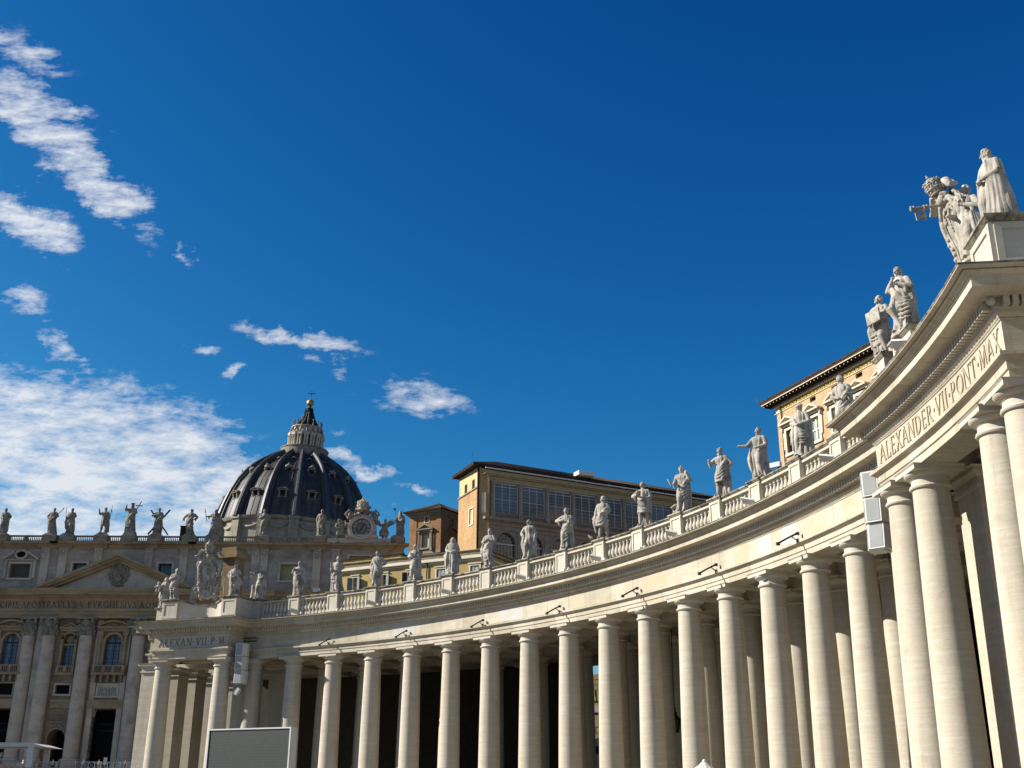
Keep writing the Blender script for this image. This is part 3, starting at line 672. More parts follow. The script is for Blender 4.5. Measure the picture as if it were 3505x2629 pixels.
# ------------------------------------------------------------------ wall tools (local: x along the wall, -y outwards, z up)
def holed(mb, x0, x1, z0, z1, holes, y=0.0):
    xs = sorted({x0, x1} | {h[0] for h in holes} | {h[1] for h in holes}); zs = sorted({z0, z1} | {h[2] for h in holes} | {h[3] for h in holes})
    for a, b in zip(xs[:-1], xs[1:]):
        for c, d in zip(zs[:-1], zs[1:]):
            mx, mz = (a + b) / 2, (c + d) / 2
            if any(h[0] < mx < h[1] and h[2] < mz < h[3] for h in holes): continue
            mb.add([(a, y, c), (b, y, c), (b, y, d), (a, y, d)], [(0, 1, 2, 3)])
    for h in holes:
        a, b, c, d, dp = h[:5]
        mb.add([(a, y, c), (b, y, c), (b, y, d), (a, y, d), (a, y + dp, c), (b, y + dp, c), (b, y + dp, d), (a, y + dp, d)], [(0, 4, 5, 1), (1, 5, 6, 2), (2, 6, 7, 3), (3, 7, 4, 0)])
def pane(x0, x1, z0, z1, y, mt, parent, T, name='pane'):
    return MB().add([(x0, y, z0), (x1, y, z0), (x1, y, z1), (x0, y, z1)], [(0, 1, 2, 3)]).build(name, mt, parent, T)
def frame(mb, x0, x1, z0, z1, w, y, p, sill=True):
    mb.box(x0 - w, x0, y - p, y + .02, z0, z1 + w); mb.box(x1, x1 + w, y - p, y + .02, z0, z1 + w)
    mb.box(x0, x1, y - p, y + .02, z1, z1 + w)
    if sill: mb.box(x0 - w * 1.3, x1 + w * 1.3, y - p * 1.4, y + .02, z0 - w, z0 - .003)
def bars(mb, x0, x1, z0, z1, nx, nz, w, y):
    for i in range(nx + 1):
        x = x0 + (x1 - x0) * i / nx; mb.box(x - w / 2, x + w / 2, y - .04, y - .004, z0, z1)
    for j in range(nz + 1):
        z = z0 + (z1 - z0) * j / nz; mb.box(x0, x1, y - .05, y - .006, z - w / 2, z + w / 2)
def tri_ped(mb, xc, hw, z, h, y, p, t=.35, tymp=True):
    """triangular pediment: horizontal cornice, two raking cornices, sunk tympanum"""
    mb.box(xc - hw, xc + hw, y - p, y + .02, z, z + t)
    zb = z + t + .003
    for sg in (-1, 1):
        mb.prism([(xc + sg * hw, zb), (xc, zb + h), (xc, zb + h - t * 1.15), (xc + sg * (hw - t * 1.9), zb)][::sg], y - p * 1.05, y + .02)
    if tymp: mb.prism([(xc - hw + t * 1.9, zb), (xc + hw - t * 1.9, zb), (xc, zb + h - t * 1.15)], y - p * .35, y + .02)
def seg_ped(mb, xc, hw, z, h, y, p, t=.35, n=12):
    mb.box(xc - hw, xc + hw, y - p, y + .02, z, z + t)
    zb = z + t + .003; R_ = (hw * hw + h * h) / (2 * h); a = math.asin(min(1, hw / R_))
    out = [(xc + R_ * sin(-a + 2 * a * i / n), zb + h - R_ + R_ * cos(-a + 2 * a * i / n)) for i in range(n + 1)]
    for q0, q1 in zip(out[:-1], out[1:]):
        mb.prism([q0, q1, (q1[0], max(zb, q1[1] - t)), (q0[0], max(zb, q0[1] - t))][::-1], y - p * 1.05, y + .02)
    mb.prism([(x, max(zb, z_ - t)) for x, z_ in out][::-1] + [(xc - hw, zb)], y - p * .3, y + .02)
def arch_fill(mb, xc, hw, zs, ztop, y, dp, n=12):
    """spandrels that turn the rectangular hole xc+-hw, up to ztop, into an arch springing at zs"""
    h = ztop - zs
    arc = [(xc + hw * cos(PI - PI * i / n), zs + h * sin(PI - PI * i / n)) for i in range(n + 1)]
    for q0, q1 in zip(arc[:-1], arc[1:]):
        mb.add([(q0[0], y, q0[1]), (q1[0], y, q1[1]), (q1[0], y, ztop), (q0[0], y, ztop)], [(0, 1, 2, 3)])
        mb.add([(q0[0], y, q0[1]), (q1[0], y, q1[1]), (q1[0], y + dp, q1[1]), (q0[0], y + dp, q0[1])], [(0, 3, 2, 1)])
def arch_ring(mb, xc, hw, zs, h, w, y, p, n=14):
    arc = lambda e: [(xc + (hw + e) * cos(PI - PI * i / n), zs + (h + e) * sin(PI - PI * i / n)) for i in range(n + 1)]
    A_, B_ = arc(0), arc(w)
    for i in range(n): mb.prism([A_[i], B_[i], B_[i + 1], A_[i + 1]], y - p, y + .02)
def prof_x(mb, prof, x0, x1, T=None, ret=True):
    """horizontal moulding along x: (out, z) profile, with mitred return ends"""
    rows = []
    for o, z in prof:
        e = o if ret else 0
        rows.append([(x0 - e, .3, z), (x0 - e, -o, z), (x1 + e, -o, z), (x1 + e, .3, z)] if ret else [(x0, -o, z), (x1, -o, z)])
    for a, b in zip(rows[:-1], rows[1:]): mb.rings([a, b], False, False, False, T)

# ------------------------------------------------------------------ basilica
BT = TR(-79.6, 231, 0)
basilica = thing('basilica', 'grand basilica with shaded pillared stone front, triangular gable and balustraded attic', 'church', BT)
I4 = Matrix.Identity(4)
Z0 = 7.6
FA, FWM, FS = M['facade'], M['facade_warm'], M['facade_stat']
# lower walls with openings
BIGX = (-20.4, 0.1, 20.6); NARX = (-8.8, 8.9)
holes = []
for x in BIGX: holes += [(x - 3.45, x + 3.45, Z0, 19.45, 5.0), (x - 1.65, x + 1.65, 27.7, 33.9, .9)]
for x in NARX: holes += [(x - 1.75, x + 1.75, Z0, 15.6, 5.0), (x - 1.4, x + 1.4, 22.2, 23.95, .8), (x - 1.15, x + 1.15, 27.6, 34.0, 1.1)]
for x in (-20.4, 20.6): holes.append((x - 1.75, x + 1.75, 22.0, 24.2, .8))
w = MB(); holed(w, -57.3, 57.3, Z0, 37.0, holes)
for x in BIGX: arch_fill(w, x, 1.65, 32.25, 33.9, 0, .9)
for x in NARX: arch_fill(w, x, 1.75, 13.85, 15.6, 0, 3.0); arch_fill(w, x, 1.15, 32.85, 34.0, 0, 1.1)
w.add([(-57.3, 0, Z0), (-57.3, 45, Z0), (-57.3, 45, 51.5), (-57.3, 0, 51.5), (57.3, 0, Z0), (57.3, 45, Z0), (57.3, 45, 51.5), (57.3, 0, 51.5)], [(0, 3, 2, 1), (4, 5, 6, 7), (3, 7, 6, 2), (1, 2, 6, 5)])
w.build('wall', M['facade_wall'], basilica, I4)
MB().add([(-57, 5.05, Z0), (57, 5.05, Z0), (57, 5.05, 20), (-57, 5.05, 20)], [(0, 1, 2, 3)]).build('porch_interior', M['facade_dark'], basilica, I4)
# attic wall
AWB = [(-20.9, 2.1, 45.1, 48.0), (20.9, 2.1, 45.1, 48.0), (34.4, 2.0, 44.9, 48.2), (-34.4, 2.0, 44.9, 48.2)]; AWS = [(-8.75, 1.42, 44.9, 48.2), (8.75, 1.42, 44.9, 48.2), (0, 1.42, 44.9, 48.2)]
w = MB(); holed(w, -57.3, 57.3, 42.6, 51.4, [(x - h, x + h, a, b, .9) for x, h, a, b in AWB + AWS] + [(46.4, 50.7, 44.5, 50.0, .9)], -.15)
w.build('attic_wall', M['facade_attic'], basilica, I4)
for x, h, a, b in AWB + AWS:
    f = MB(); frame(f, x - h, x + h, a, b, .42, -.15, .18)
    fo = f.build('window', FA, basilica, I4); pane(x - h, x + h, a, b, .72, M['blind'] if (h > 1.5 and x > 0) else M['glass_dark'] if h < 1.5 else plain('dull_blind', (0.07, 0.07, 0.05)), fo, I4)
    if h > 1.5 and abs(x) < 30:
        g = MB()      # broken gable with an oval opening
        for sg in (-1, 1):
            g.prism([(x + sg * 3.9, 49.0), (x + sg * 1.3, 50.6), (x + sg * 1.3, 50.15), (x + sg * 3.6, 48.75)][::sg], -.95, -.13)
            g.box(x + sg * 2.95 - .28, x + sg * 2.95 + .28, -.5, -.13, 45.0, 48.7)
        g.box(x - 3.3, x + 3.3, -.6, -.13, 48.62, 48.86)
        ring = [(x + 1.35 * cos(2 * PI * i / 20), 49.85 + 1.0 * sin(2 * PI * i / 20)) for i in range(21)]; r2_ = [(x + .95 * cos(2 * PI * i / 20), 49.85 + .66 * sin(2 * PI * i / 20)) for i in range(21)]
        for i in range(20): g.prism([ring[i], ring[i + 1], r2_[i + 1], r2_[i]][::-1], -.8, -.13)
        g.build('gable', FA, fo, I4); MB().prism(r2_[:20], -.2, -.14).build('oval_opening', M['facade_dark'], fo, I4)
fo = MB(); frame(fo, 46.4, 50.7, 44.5, 50.0, .45, -.15, .2); fo = fo.build('window', FA, basilica, I4); pane(46.4, 50.7, 44.5, 50.0, .7, M['blind'], fo, I4)
# attic pilasters with garland capitals
def garland(mb, x, z, y, s=1.0):
    for sg in (-1, 1):
        mb.ball((x + sg * .55 * s, y, z + .35 * s), (.22 * s, .2, .22 * s), 8, 5)
        mb.tube([(x + sg * .6 * s, y, z + .2 * s), (x + sg * .45 * s, y - .1, z - .5 * s), (x, y - .12, z - .85 * s)], [.12 * s, .17 * s, .2 * s], 6)
    mb.ball((x, y - .05, z - .1 * s), (.33 * s, .2, .4 * s), 8, 6); mb.ball((x, y, z - 1.25 * s), (.13 * s, .12, .35 * s), 6, 5)
    mb.box(x - .95 * s, x + .95 * s, y - .1, y + .2, z + .55 * s, z + .8 * s)
for x in (-39.8, -27.7, -16.0, -12.4, -5.2, 5.2, 12.4, 16.0, 27.2, 28.9, 39.8, 43.6, 53.6):
    p = MB(); p.box(x - .82, x + .82, -.5, -.14, 42.7, 49.3); po = p.build('pilaster', FA, basilica, I4)
    g = MB(); g.box(x - .8, x + .8, -.48, -.14, 49.305, 51.2); garland(g, x, 50.6, -.55); g.build('garland_capital', FA, po, I4)
# attic cornice
c = MB(); prof_x(c, [(.15, 51.2), (.35, 51.3), (.35, 51.7), (.55, 51.8), (.6, 52.0), (1.25, 52.05), (1.25, 52.4), (1.4, 52.5), (0, 52.56)], -57.2, 57.2)
for x in (-39.8, -27.7, -16.0, -12.4, -5.2, 5.2, 12.4, 16.0, 28.0, 39.8, 53.6):
    prof_x(c, [(.6, 51.2), (.75, 51.3), (.75, 51.7), (.95, 51.8), (1.0, 52.0), (1.65, 52.05), (1.65, 52.4), (1.8, 52.5), (0, 52.565)], x - 1.0, x + 1.0)
c.build('attic_cornice', FWM, basilica, I4)
# main entablature, stepping forward over the middle columns
ENT = [(-.05, 36.9), (.2, 36.92), (.2, 37.5), (.3, 37.55), (.3, 38.2), (.5, 38.3), (.6, 38.75), (.2, 38.8), (.2, 40.35), (.4, 40.5), (.5, 40.9), (.9, 41.0), (1.0, 41.25), (1.9, 41.35), (1.9, 41.85), (2.15, 42.1), (2.3, 42.6), (.2, 42.75)]
e = MB(); prof_x(e, [(o + .3, z) for o, z in ENT], -57.3, 57.3); prof_x(e, [(o + 1.0, z) for o, z in ENT], -13.1, 13.3)
for x in (-40.5, -27.6, 28, 40.5): prof_x(e, [(o + .8, z) for o, z in ENT], x - 1.4, x + 1.4)
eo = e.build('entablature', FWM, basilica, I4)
tx = MB(); lettering('CIPIS.APOST', 9.35, 1.15, lambda u, z, d: (-23.65 + u, -.505 - d, 39.0 + z), tx, .03); tx.build('inscription', M['letter_black'], eo, I4)
tx = MB(); lettering('PAVLVS.V.BVRGHESIVS.ROM', 22.3, 1.15, lambda u, z, d: (-13.85 + u, -1.205 - d, 39.02 + z), tx, .03); tx.build('inscription', M['letter_black'], eo, I4)
# gable
g = MB(); hw = 15.9; zb = 42.76; ap = 49.75
for sg in (-1, 1):
    for o, a, b in ((3.6, 0, .55), (3.1, .55, 1.05), (2.3, 1.05, 1.6)):
        sl = (ap - zb) / hw
        g.prism([(sg * (hw + .15 - a * 2.1), zb + .002), (.0, ap - a * 1.1), (.0, ap - b * 1.1), (sg * (hw + .15 - b * 2.1), zb + .002)][::sg], -o, -.1)
go = g.build('gable', FWM, basilica, I4)
MB().prism([(-12.6, zb), (12.6, zb), (0, ap - 1.75)], -1.3, -.1).build('tympanum', FA, go, I4)
# carved crest in the gable: shield, keys, crown and ribbons
cr = MB()
cr.prism([(-1.0, 47.3), (-1.15, 46.2), (-.7, 44.7), (0, 44.0), (.7, 44.7), (1.15, 46.2), (1.0, 47.3)][::-1], -1.65, -1.28)
random.seed(2)
for i in range(34):
    a = 2 * PI * i / 34; q = 1.0 + .25 * random.random()
    cr.ball((1.5 * q * cos(a), -1.5, 45.8 + 2.0 * q * sin(a)), (.26 + .12 * random.random(), .25, .26 + .12 * random.random()), 7, 5)
for i in range(3): cr.tube([(.62 * cos(2 * PI * j / 10), -1.75, 48.0 + i * .38 + .0) if False else (.62 * (1 - .2 * i) * cos(2 * PI * j / 10), -1.6 + .28 * sin(2 * PI * j / 10), 47.75 + i * .4) for j in range(11)], .12, 6)
cr.ball((0, -1.6, 48.3), (.5, .35, .8), 10, 7)
for sg in (-1, 1): cr.tube([(sg * -1.1, -1.7, 44.9), (sg * 1.1, -1.7, 47.6)], .12, 6)
cr.tube([(-.55, -1.75, 46.6), (0, -1.8, 46.9), (.55, -1.75, 46.5)], [.12, .2, .1], 6); cr.ball((0, -1.75, 45.3), (.5, .2, .35), 8, 6)
cr.build('crest', FS, go, I4)

# giant order
def corinth(mb, x, y, z, r, h):
    mb.lathe([(r * .98, z), (r * 1.05, z + .05), (r * .98, z + .12), (r * 1.02, z + h * .5), (r * 1.2, z + h * .85)], 20, TR(x, y, 0), cap=False)
    for row, (n, zz, rr) in enumerate(((8, .30, 1.06), (8, .58, 1.14))):
        for i in range(n):
            a = 2 * PI * (i + .5 * row) / n; ca, sa = cos(a), sin(a)
            mb.tube([(x + ca * r * .98, y + sa * r * .98, z + h * (zz - .26)), (x + ca * r * rr, y + sa * r * rr, z + h * (zz - .05)), (x + ca * r * (rr + .24), y + sa * r * (rr + .24), z + h * zz), (x + ca * r * (rr + .28), y + sa * r * (rr + .28), z + h * (zz - .07))], [.3 * r, .3 * r, .24 * r, .12 * r], 6, flat=.5)
    for sx in (-1, 1):
        for sy in (-1, 1):
            mb.ball((x + sx * r * 1.12, y + sy * r * 1.12, z + h * .80), (r * .3, r * .3, h * .11), 8, 6)
        mb.ball((x + sx * .1 * r, y - r * 1.22, z + h * .86), (r * .18, .15, h * .08), 6, 5)
    b = r * 1.38; mb.box(x - b, x + b, y - b, y + b, z + h * .90, z + h)
for x, y in ((-12.7, -.75), (-5.25, -.75), (5.25, -.75), (12.8, -.75), (-16.9, -.1), (17.0, -.1), (-27.6, -.1), (28, -.1), (-40.5, -.1), (40.5, -.1)):
    p = MB(); T = TR(x, y, 0)
    p.box(-1.95, 1.95, -1.95, 1.9, Z0, 9.3, T)
    p.lathe([(1.9, 9.3), (1.95, 9.5), (1.7, 9.75), (1.75, 10.0), (1.5, 10.2)], 24, T, cap=False)
    p.lathe([(1.42 - .18 * (i / 8) ** 1.6, 10.2 + 23.2 * i / 8) for i in range(9)], 24, T, cap=False)
    po = p.build('column', FA, basilica, I4); q = MB(); corinth(q, x, y, 33.4, 1.25, 3.5); q.build('capital', FS, po, I4)
for x in (-14.8, -24.2, -2.85, 2.95, 14.9):      # flat strips beside the columns
    MB().box(x - .55, x + .55, -.28, .02, Z0, 36.6).build('pilaster_strip', FA, basilica, I4)
# window bays
def balc(mb, x, hw, z0, z1, y, nb):
    mb.box(x - hw - .15, x + hw + .15, -y - .15, .02, z0 - .35, z0)
    mb.box(x - hw, x + hw, -y, -y + .4, z0, z0 + .18); mb.box(x - hw - .05, x + hw + .05, -y - .06, -y + .45, z1 - .18, z1)
    for i in range(nb + 1):
        xx = x - hw + .2 + (2 * hw - .4) * i / nb
        if i % (nb // 3 if nb > 8 else nb // 2) == 0: mb.box(xx - .26, xx + .26, -y - .02, -y + .42, z0 + .18, z1 - .18)
        else: mb.lathe([(.07, z0 + .18), (.13, z0 + .45), (.06, z0 + .8), (.09, z1 - .18)], 6, TR(xx, -y + .2, 0), cap=False)
    for sg in (-1, 1): mb.box(x + sg * hw - .2, x + sg * hw + .2, -y + .42, .02, z0, z1)
for x in BIGX:
    f = MB(); arch_ring(f, x, 1.65, 32.25, 1.65, .45, 0, .25); f.box(x - 2.1, x - 1.65, -.25, .02, 27.7, 32.25); f.box(x + 1.65, x + 2.1, -.25, .02, 27.7, 32.25)
    for sg in (-1, 1):
        f.lathe([(.36, 27.7), (.3, 28.1), (.28, 33.0), (.42, 33.6)], 12, TR(x + sg * 2.55, -.55, 0)); f.box(x + sg * 2.55 - .5, x + sg * 2.55 + .5, -.4, .02, 27.7, 34.1); f.box(x + sg * 2.55 - .55, x + sg * 2.55 + .55, -.95, .02, 33.6, 34.4)
    f.box(x - 3.1, x + 3.1, -.7, .02, 34.4, 35.0)
    fo = f.build('window', FWM, basilica, I4)
    g = MB(); seg_ped(g, x, 3.3, 35.0, 1.25, 0, 1.1, .32); g.ball((x, -.5, 35.7), (.9, .2, .3), 10, 6); g.build('arched_gable', FWM, fo, I4)
    pane(x - 1.65, x + 1.65, 27.7, 33.9, .82, M['glass_blue'], fo, I4)
    q = MB(); bars(q, x - 1.65, x + 1.65, 27.7, 33.9, 5, 8, .055, .8); q.box(x - .07, x + .07, .72, .8, 27.7, 33.9); q.box(x - 1.65, x + 1.65, .7, .8, 32.1, 32.3); q.build('glazing_bars', M['iron'], fo, I4)
    b = MB(); balc(b, x, 3.15, 26.2, 27.7, 1.35, 15); bo = b.build('balcony', FWM, basilica, I4)
    k = MB()
    for i in range(5): xx = x - 2.6 + 1.3 * i; k.prism([(xx - .25, 25.84), (xx + .25, 25.84), (xx + .2, 24.5), (xx - .2, 24.5)], -1.1, .02)
    k.build('brackets', FS, bo, I4)
    s_ = MB(); s_.box(x - 3.7, x + 3.7, -.45, .02, 20.75, 21.15); s_.box(x - 3.7, x + 3.7, -.3, .02, 19.5, 20.75); s_.build('door_lintel', FWM, basilica, I4)
    for sg in (-1, 1):
        p = MB(); p.lathe([(.75, Z0), (.8, 8.2), (.62, 8.5), (.6, 9), (.52, 17.9), (.55, 18.0)], 16, TR(x + sg * 2.85, .9, 0)); po = p.build('door_column', M['trav'] if False else plain('grey_marble', (0.17, 0.17, 0.165), 0.6, 0.3, 0, 0.6, 1.2), basilica, I4)
        q = MB(); corinth(q, x + sg * 2.85, .9, 18.0, .55, 1.42); q.build('capital', FA, po, I4)
    q = MB()
    for i in range(13): xx = x - 2.1 + .35 * i; q.box(xx - .03, xx + .03, 3.0, 3.06, Z0, 15.4)
    q.box(x - 2.2, x + 2.2, 2.95, 3.05, 15.4, 15.6); q.box(x - 2.2, x + 2.2, 2.95, 3.05, 16.7, 16.85)
    for i in range(6): q.tube([(x - 1.9 + .75 * i + .3 * cos(2 * PI * j / 10), 3.0, 16.15 + .45 * sin(2 * PI * j / 10)) for j in range(11)], .05, 5)
    q.build('iron_gate', M['iron'], basilica, I4)
for x in (-20.4, 20.6):
    f = MB(); frame(f, x - 1.75, x + 1.75, 22.0, 24.2, .35, 0, .2); fo = f.build('window', FWM, basilica, I4); pane(x - 1.75, x + 1.75, 22.0, 24.2, .75, M['facade_dark'], fo, I4)
# relief over the middle door
f = MB(); frame(f, -1.75, 1.95, 21.9, 23.95, .35, 0, .22); f.box(-1.75, 1.95, -.04, .02, 21.9, 23.95); fo = f.build('relief_panel', FA, basilica, I4)
r_ = MB(); random.seed(8)
for i in range(8):
    xx = -1.4 + .43 * i + random.uniform(-.08, .08); r_.ball((xx, -.14, 23.35 + random.uniform(-.1, .2)), (.13, .1, .16), 8, 6); r_.tube([(xx, -.12, 23.2), (xx + random.uniform(-.12, .12), -.16, 22.7), (xx + random.uniform(-.15, .15), -.12, 22.1)], [.16, .2, .14], 7)
    r_.tube([(xx, -.14, 23.0), (xx + random.choice((-1, 1)) * .3, -.16, 22.9)], [.07, .05], 5)
r_.build('relief_figures', plain('pale_relief', (0.30, 0.31, 0.30), .7), fo, I4)
for x in NARX:
    f = MB(); f.box(x - 1.65, x - 1.15, -.25, .02, 27.6, 34.1); f.box(x + 1.15, x + 1.65, -.25, .02, 27.6, 34.1); arch_ring(f, x, 1.15, 32.85, 1.15, .4, 0, .25)
    f.box(x - 1.15, x + 1.15, .25, 1.1, 31.65, 32.0)
    f.ball((x, 1.0, 32.9), (1.1, .35, 1.0), 12, 8)
    fo = f.build('window', FWM, basilica, I4); g = MB(); g.box(x - 1.9, x + 1.9, -.4, .02, 34.35, 34.9); tri_ped(g, x, 2.1, 34.9, .95, 0, .6, .26); g.ball((x, -.3, 35.35), (.5, .2, .25), 8, 6); g.build('gable', FWM, fo, I4)
    pane(x - 1.15, x + 1.15, 27.6, 31.65, .95, M['glass_blue'], fo, I4); q = MB(); bars(q, x - 1.15, x + 1.15, 27.6, 31.65, 4, 6, .05, .93); q.box(x - .06, x + .06, .85, .93, 27.6, 31.6); q.build('glazing_bars', M['iron'], fo, I4)
    b = MB(); balc(b, x, 1.75, 26.2, 27.6, .5, 8); b.build('balcony', FWM, basilica, I4)
    f = MB(); frame(f, x - 1.4, x + 1.4, 22.2, 23.95, .32, 0, .2); fo = f.build('window', FA, basilica, I4); pane(x - 1.4, x + 1.4, 22.2, 23.95, .75, M['facade_dark'], fo, I4)
    s_ = MB(); s_.box(x - 2.0, x + 2.0, -.4, .02, 20.75, 21.15); s_.box(x - 2.0, x + 2.0, -.25, .02, 19.5, 20.75); s_.box(x - 2.0, x + 2.0, -.2, .02, 16.75, 17.0); frame(s_, x - 1.6, x + 1.6, 17.3, 19.1, .15, 0, .1, False)
    for i in range(7): s_.ball((x - .7 + i * .233, -.1, 18.1 - .35 * sin(PI * i / 6)), (.16, .14, .2), 7, 5)
    s_.ball((x, -.1, 18.6), (.25, .15, .3), 8, 6)
    for sg in (-1, 1): s_.tube([(x + sg * .1, -.1, 16.5), (x + sg * .7, -.16, 16.2), (x + sg * 1.3, -.1, 15.9)], [.2, .22, .1], 6)
    arch_ring(s_, x, 1.75, 13.85, 1.75, .22, 0, .15); s_.build('portal_relief', FWM, basilica, I4)

# balustrade of the attic
PEDS = (-25.6, -15.6, -12.0, -4.95, .7, 6.2, 13.2, 18.0, 28.3, 40.4, 56.2)
for x in PEDS:
    h = 54.95 if x == .7 else 54.3
    MB().box(x - 1.4, x + 1.4, -1.1, 1.1, 52.57, 53.95).frustum((x - 1.2, x + 1.2, -1.0, 1.0), (x - .95, x + .95, -.85, .85), 53.95, h).build('statue_plinth', FS, basilica, I4)
mb0 = MB(); mb1 = MB()
edges_ = [-57] + [v for p in PEDS if p < 44 for v in (p - 1.6, p + 1.6)] + [44.0]
for a, b in zip(edges_[0::2], edges_[1::2]):
    bm = MB(); bm.box(a, b, -.55, .1, 52.57, 52.85); bm.box(a, b, -.6, .15, 53.65, 53.9)
    n = max(1, int((b - a) / .36)); ns = max(1, round((b - a) / 3.4))
    for i in range(n):
        x = a + (b - a) * (i + .5) / n
        bm.lathe([(.07, 52.85), (.14, 53.1), (.06, 53.4), (.09, 53.65)], 5, TR(x, -.22, 0), cap=False)
    for i in range(1, ns): x = a + (b - a) * i / ns; bm.box(x - .32, x + .32, -.5, .05, 52.85, 53.65)
    bm.build('balustrade', M['dark_trim'] if False else FS, basilica, I4)
# things seen above the parapet
mb = MB(); mb.box(9.2, 10.4, 6, 7.2, 52, 57.4); mb.box(9.1, 10.5, 5.9, 7.3, 57.4, 57.6); mb.build('chimney', M['eave'], basilica, I4)
sp = MB(); T = TR(4.1, 32, 0); sp.lathe([(4.2, 57), (3.6, 58.0), (2.2, 59.5), (1.1, 61.2), (.45, 62.6), (.35, 63.1), (.5, 63.3), (.2, 63.6)], 16, T); sp.ball((0, 0, 64.2), .42, 10, 7, T); sp.tube([(0, 0, 64.4), (0, 0, 67.6)], .07, 6, T); sp.tube([(-.8, 0, 66.6), (.8, 0, 66.6)], .07, 6, T)
sp.build('small_cupola', M['lead'], basilica, I4)
# ------------------------------------------------------------------ the great dome (part of the basilica, built far behind its front)
DT = TR(-79.2 + 79.6, 405 - 231, 95.0, 0, 0, rad(2.6))
AR = rad(-90 + 11.25)
dome = bpy.data.objects.new('dome', None); COL.objects.link(dome); setparent(dome, basilica, DT)
PROF = [(27.2, -.5), (27.0, 1.0), (26.7, 2.3), (25.9, 5.6), (24.5, 9.9), (22.5, 14.4), (19.9, 18.4), (17.4, 21.1), (14.5, 23.5), (11.4, 25.6), (8.6, 27.3)]
def prf(z):
    for (r0_, z0_), (r1_, z1_) in zip(PROF[:-1], PROF[1:]):
        if z0_ <= z <= z1_: return r0_ + (r1_ - r0_) * (z - z0_) / (z1_ - z0_)
    return PROF[0][0] if z < PROF[0][1] else PROF[-1][0]
mb = MB(); mb.lathe(PROF, 96, cap=False); shell = mb.build('shell', M['lead'], dome, I4)
# lead rolls between the ribs
mb = MB(); zs = [-.3 + 27.0 * i / 14 for i in range(15)]
for i in range(16):
    for off in (-.085, 0.0, .085):
        a = AR + 2 * PI * (i + .5) / 16 + off * (1.0 if off else 0)
        mb.tube([((prf(z) + .02) * cos(a), (prf(z) + .02) * sin(a), z) for z in zs[:-2]], .11, 5)
mb.build('lead_rolls', M['lead'], shell, I4)
for i in range(16):
    a = AR + 2 * PI * i / 16; T = Matrix.Rotation(a, 4, 'Z'); mb = MB(); rr = []
    for z in [-.5 + 27.7 * j / 20 for j in range(21)]:
        t = (z + .5) / 27.7; r = prf(z); wv = 1.35 * (1 - .5 * t); dz = 1.7
        ca = .25 + .7 * t; nx, nz = 1 - .55 * t, .15 + .75 * t
        sec = [(-1.25, -.4), (-1.2, .55), (-.75, .62), (-.62, 1.05), (0, 1.2), (.62, 1.05), (.75, .62), (1.2, .55), (1.25, -.4)]
        rr.append([(r + h * nx * dz, u * wv, z + h * nz * dz) for u, h in sec])
    mb.rings(rr, False, False, False, T); mb.build('rib', M['lead_rib'], dome, I4)
dst = M['dark_trim']
def dormer(mb, gl, a, z, s, kind):
    r = prf(z); T = Matrix.Rotation(a, 4, 'Z') @ TR(r - .25 * s, 0, z, -PI / 2) @ Matrix.Rotation(rad(-(12 + 50 * (z / 28) ** 2)), 4, 'X') @ Matrix.Diagonal((s, s, s, 1)) @ Matrix.Rotation(PI, 4, 'Z')
    # local: x across, y outwards(-) , z up along the slope
    if kind == 0:
        mb.box(-1.25, -.75, -.9, .6, -.9, 1.0, T); mb.box(.75, 1.25, -.9, .6, -.9, 1.0, T); mb.box(-1.4, 1.4, -1.0, .6, -1.3, -.9, T)
        mb.x = T; seg_ped(mb, 0, 1.65, 1.0, .55, .1, 1.2, .28, 8); mb.x = None
        gl.box(-.75, .75, -.35, .3, -.9, 1.0, T)
    elif kind == 1:
        mb.ball((0, -.1, 1.1), (1.5, .8, .75), 12, 7, T); mb.ball((-1.2, -.3, .1), (.5, .5, .6), 8, 6, T); mb.ball((1.2, -.3, .1), (.5, .5, .6), 8, 6, T); mb.ball((0, -.2, 1.9), (.45, .45, .5), 8, 6, T)
        mb.box(-1.0, 1.0, -.6, .5, -1.3, -.9, T); gl.ball((0, -.45, .1), (.75, .5, .7), 10, 6, T)
    else:
        mb.tube([(.95 * cos(2 * PI * j / 14), -.35, 1.0 * sin(2 * PI * j / 14)) for j in range(15)], .28, 6, T); gl.ball((0, -.1, 0), (.75, .3, .8), 10, 6, T)
for i in range(16):
    a = AR + 2 * PI * (i + .5) / 16
    for z, s, kd in ((8.2, 1.15, 0), (18.3, 1.0, 1), (23.9, .9, 2)):
        mb = MB(); gl = MB(); dormer(mb, gl, a, z, s, kd); o = mb.build('dormer', dst, dome, I4); gl.build('opening', M['facade_dark'], o, I4)
# drum attic with swags
mb = MB(); mb.lathe([(26.6, -22), (26.6, -1.3), (27.4, -1.2), (27.7, -.8), (28.0, -.2), (27.3, -.05), (26.8, -.1)], 96, cap=False)
for i in range(16):
    a = AR + 2 * PI * i / 16; T = Matrix.Rotation(a, 4, 'Z'); mb.box(26.0, 28.1, -1.7, 1.7, -22, -1.2, T); mb.box(26.0, 28.6, -2.0, 2.0, -1.2, -.15, T)
sd = stone('drum_stone', (0.33, 0.30, 0.25), (0.25, 0.21, 0.155), (0.13, 0.115, 0.095), 2.0, .48, .7, .6, s=.35)
do_ = mb.build('drum', sd, dome, I4)
mb = MB()
for i in range(16):
    a0 = AR + 2 * PI * (i + .5) / 16
    mb.tube([((26.75) * cos(a0 + t * .13), 26.75 * sin(a0 + t * .13), -2.6 - 1.5 * (1 - t * t)) for t in [-1 + 2 * j / 10 for j in range(11)]], [.15 + .4 * (1 - (-1 + 2 * j / 10) ** 2) for j in range(11)], 6)
mb.build('swags', sd, do_, I4)
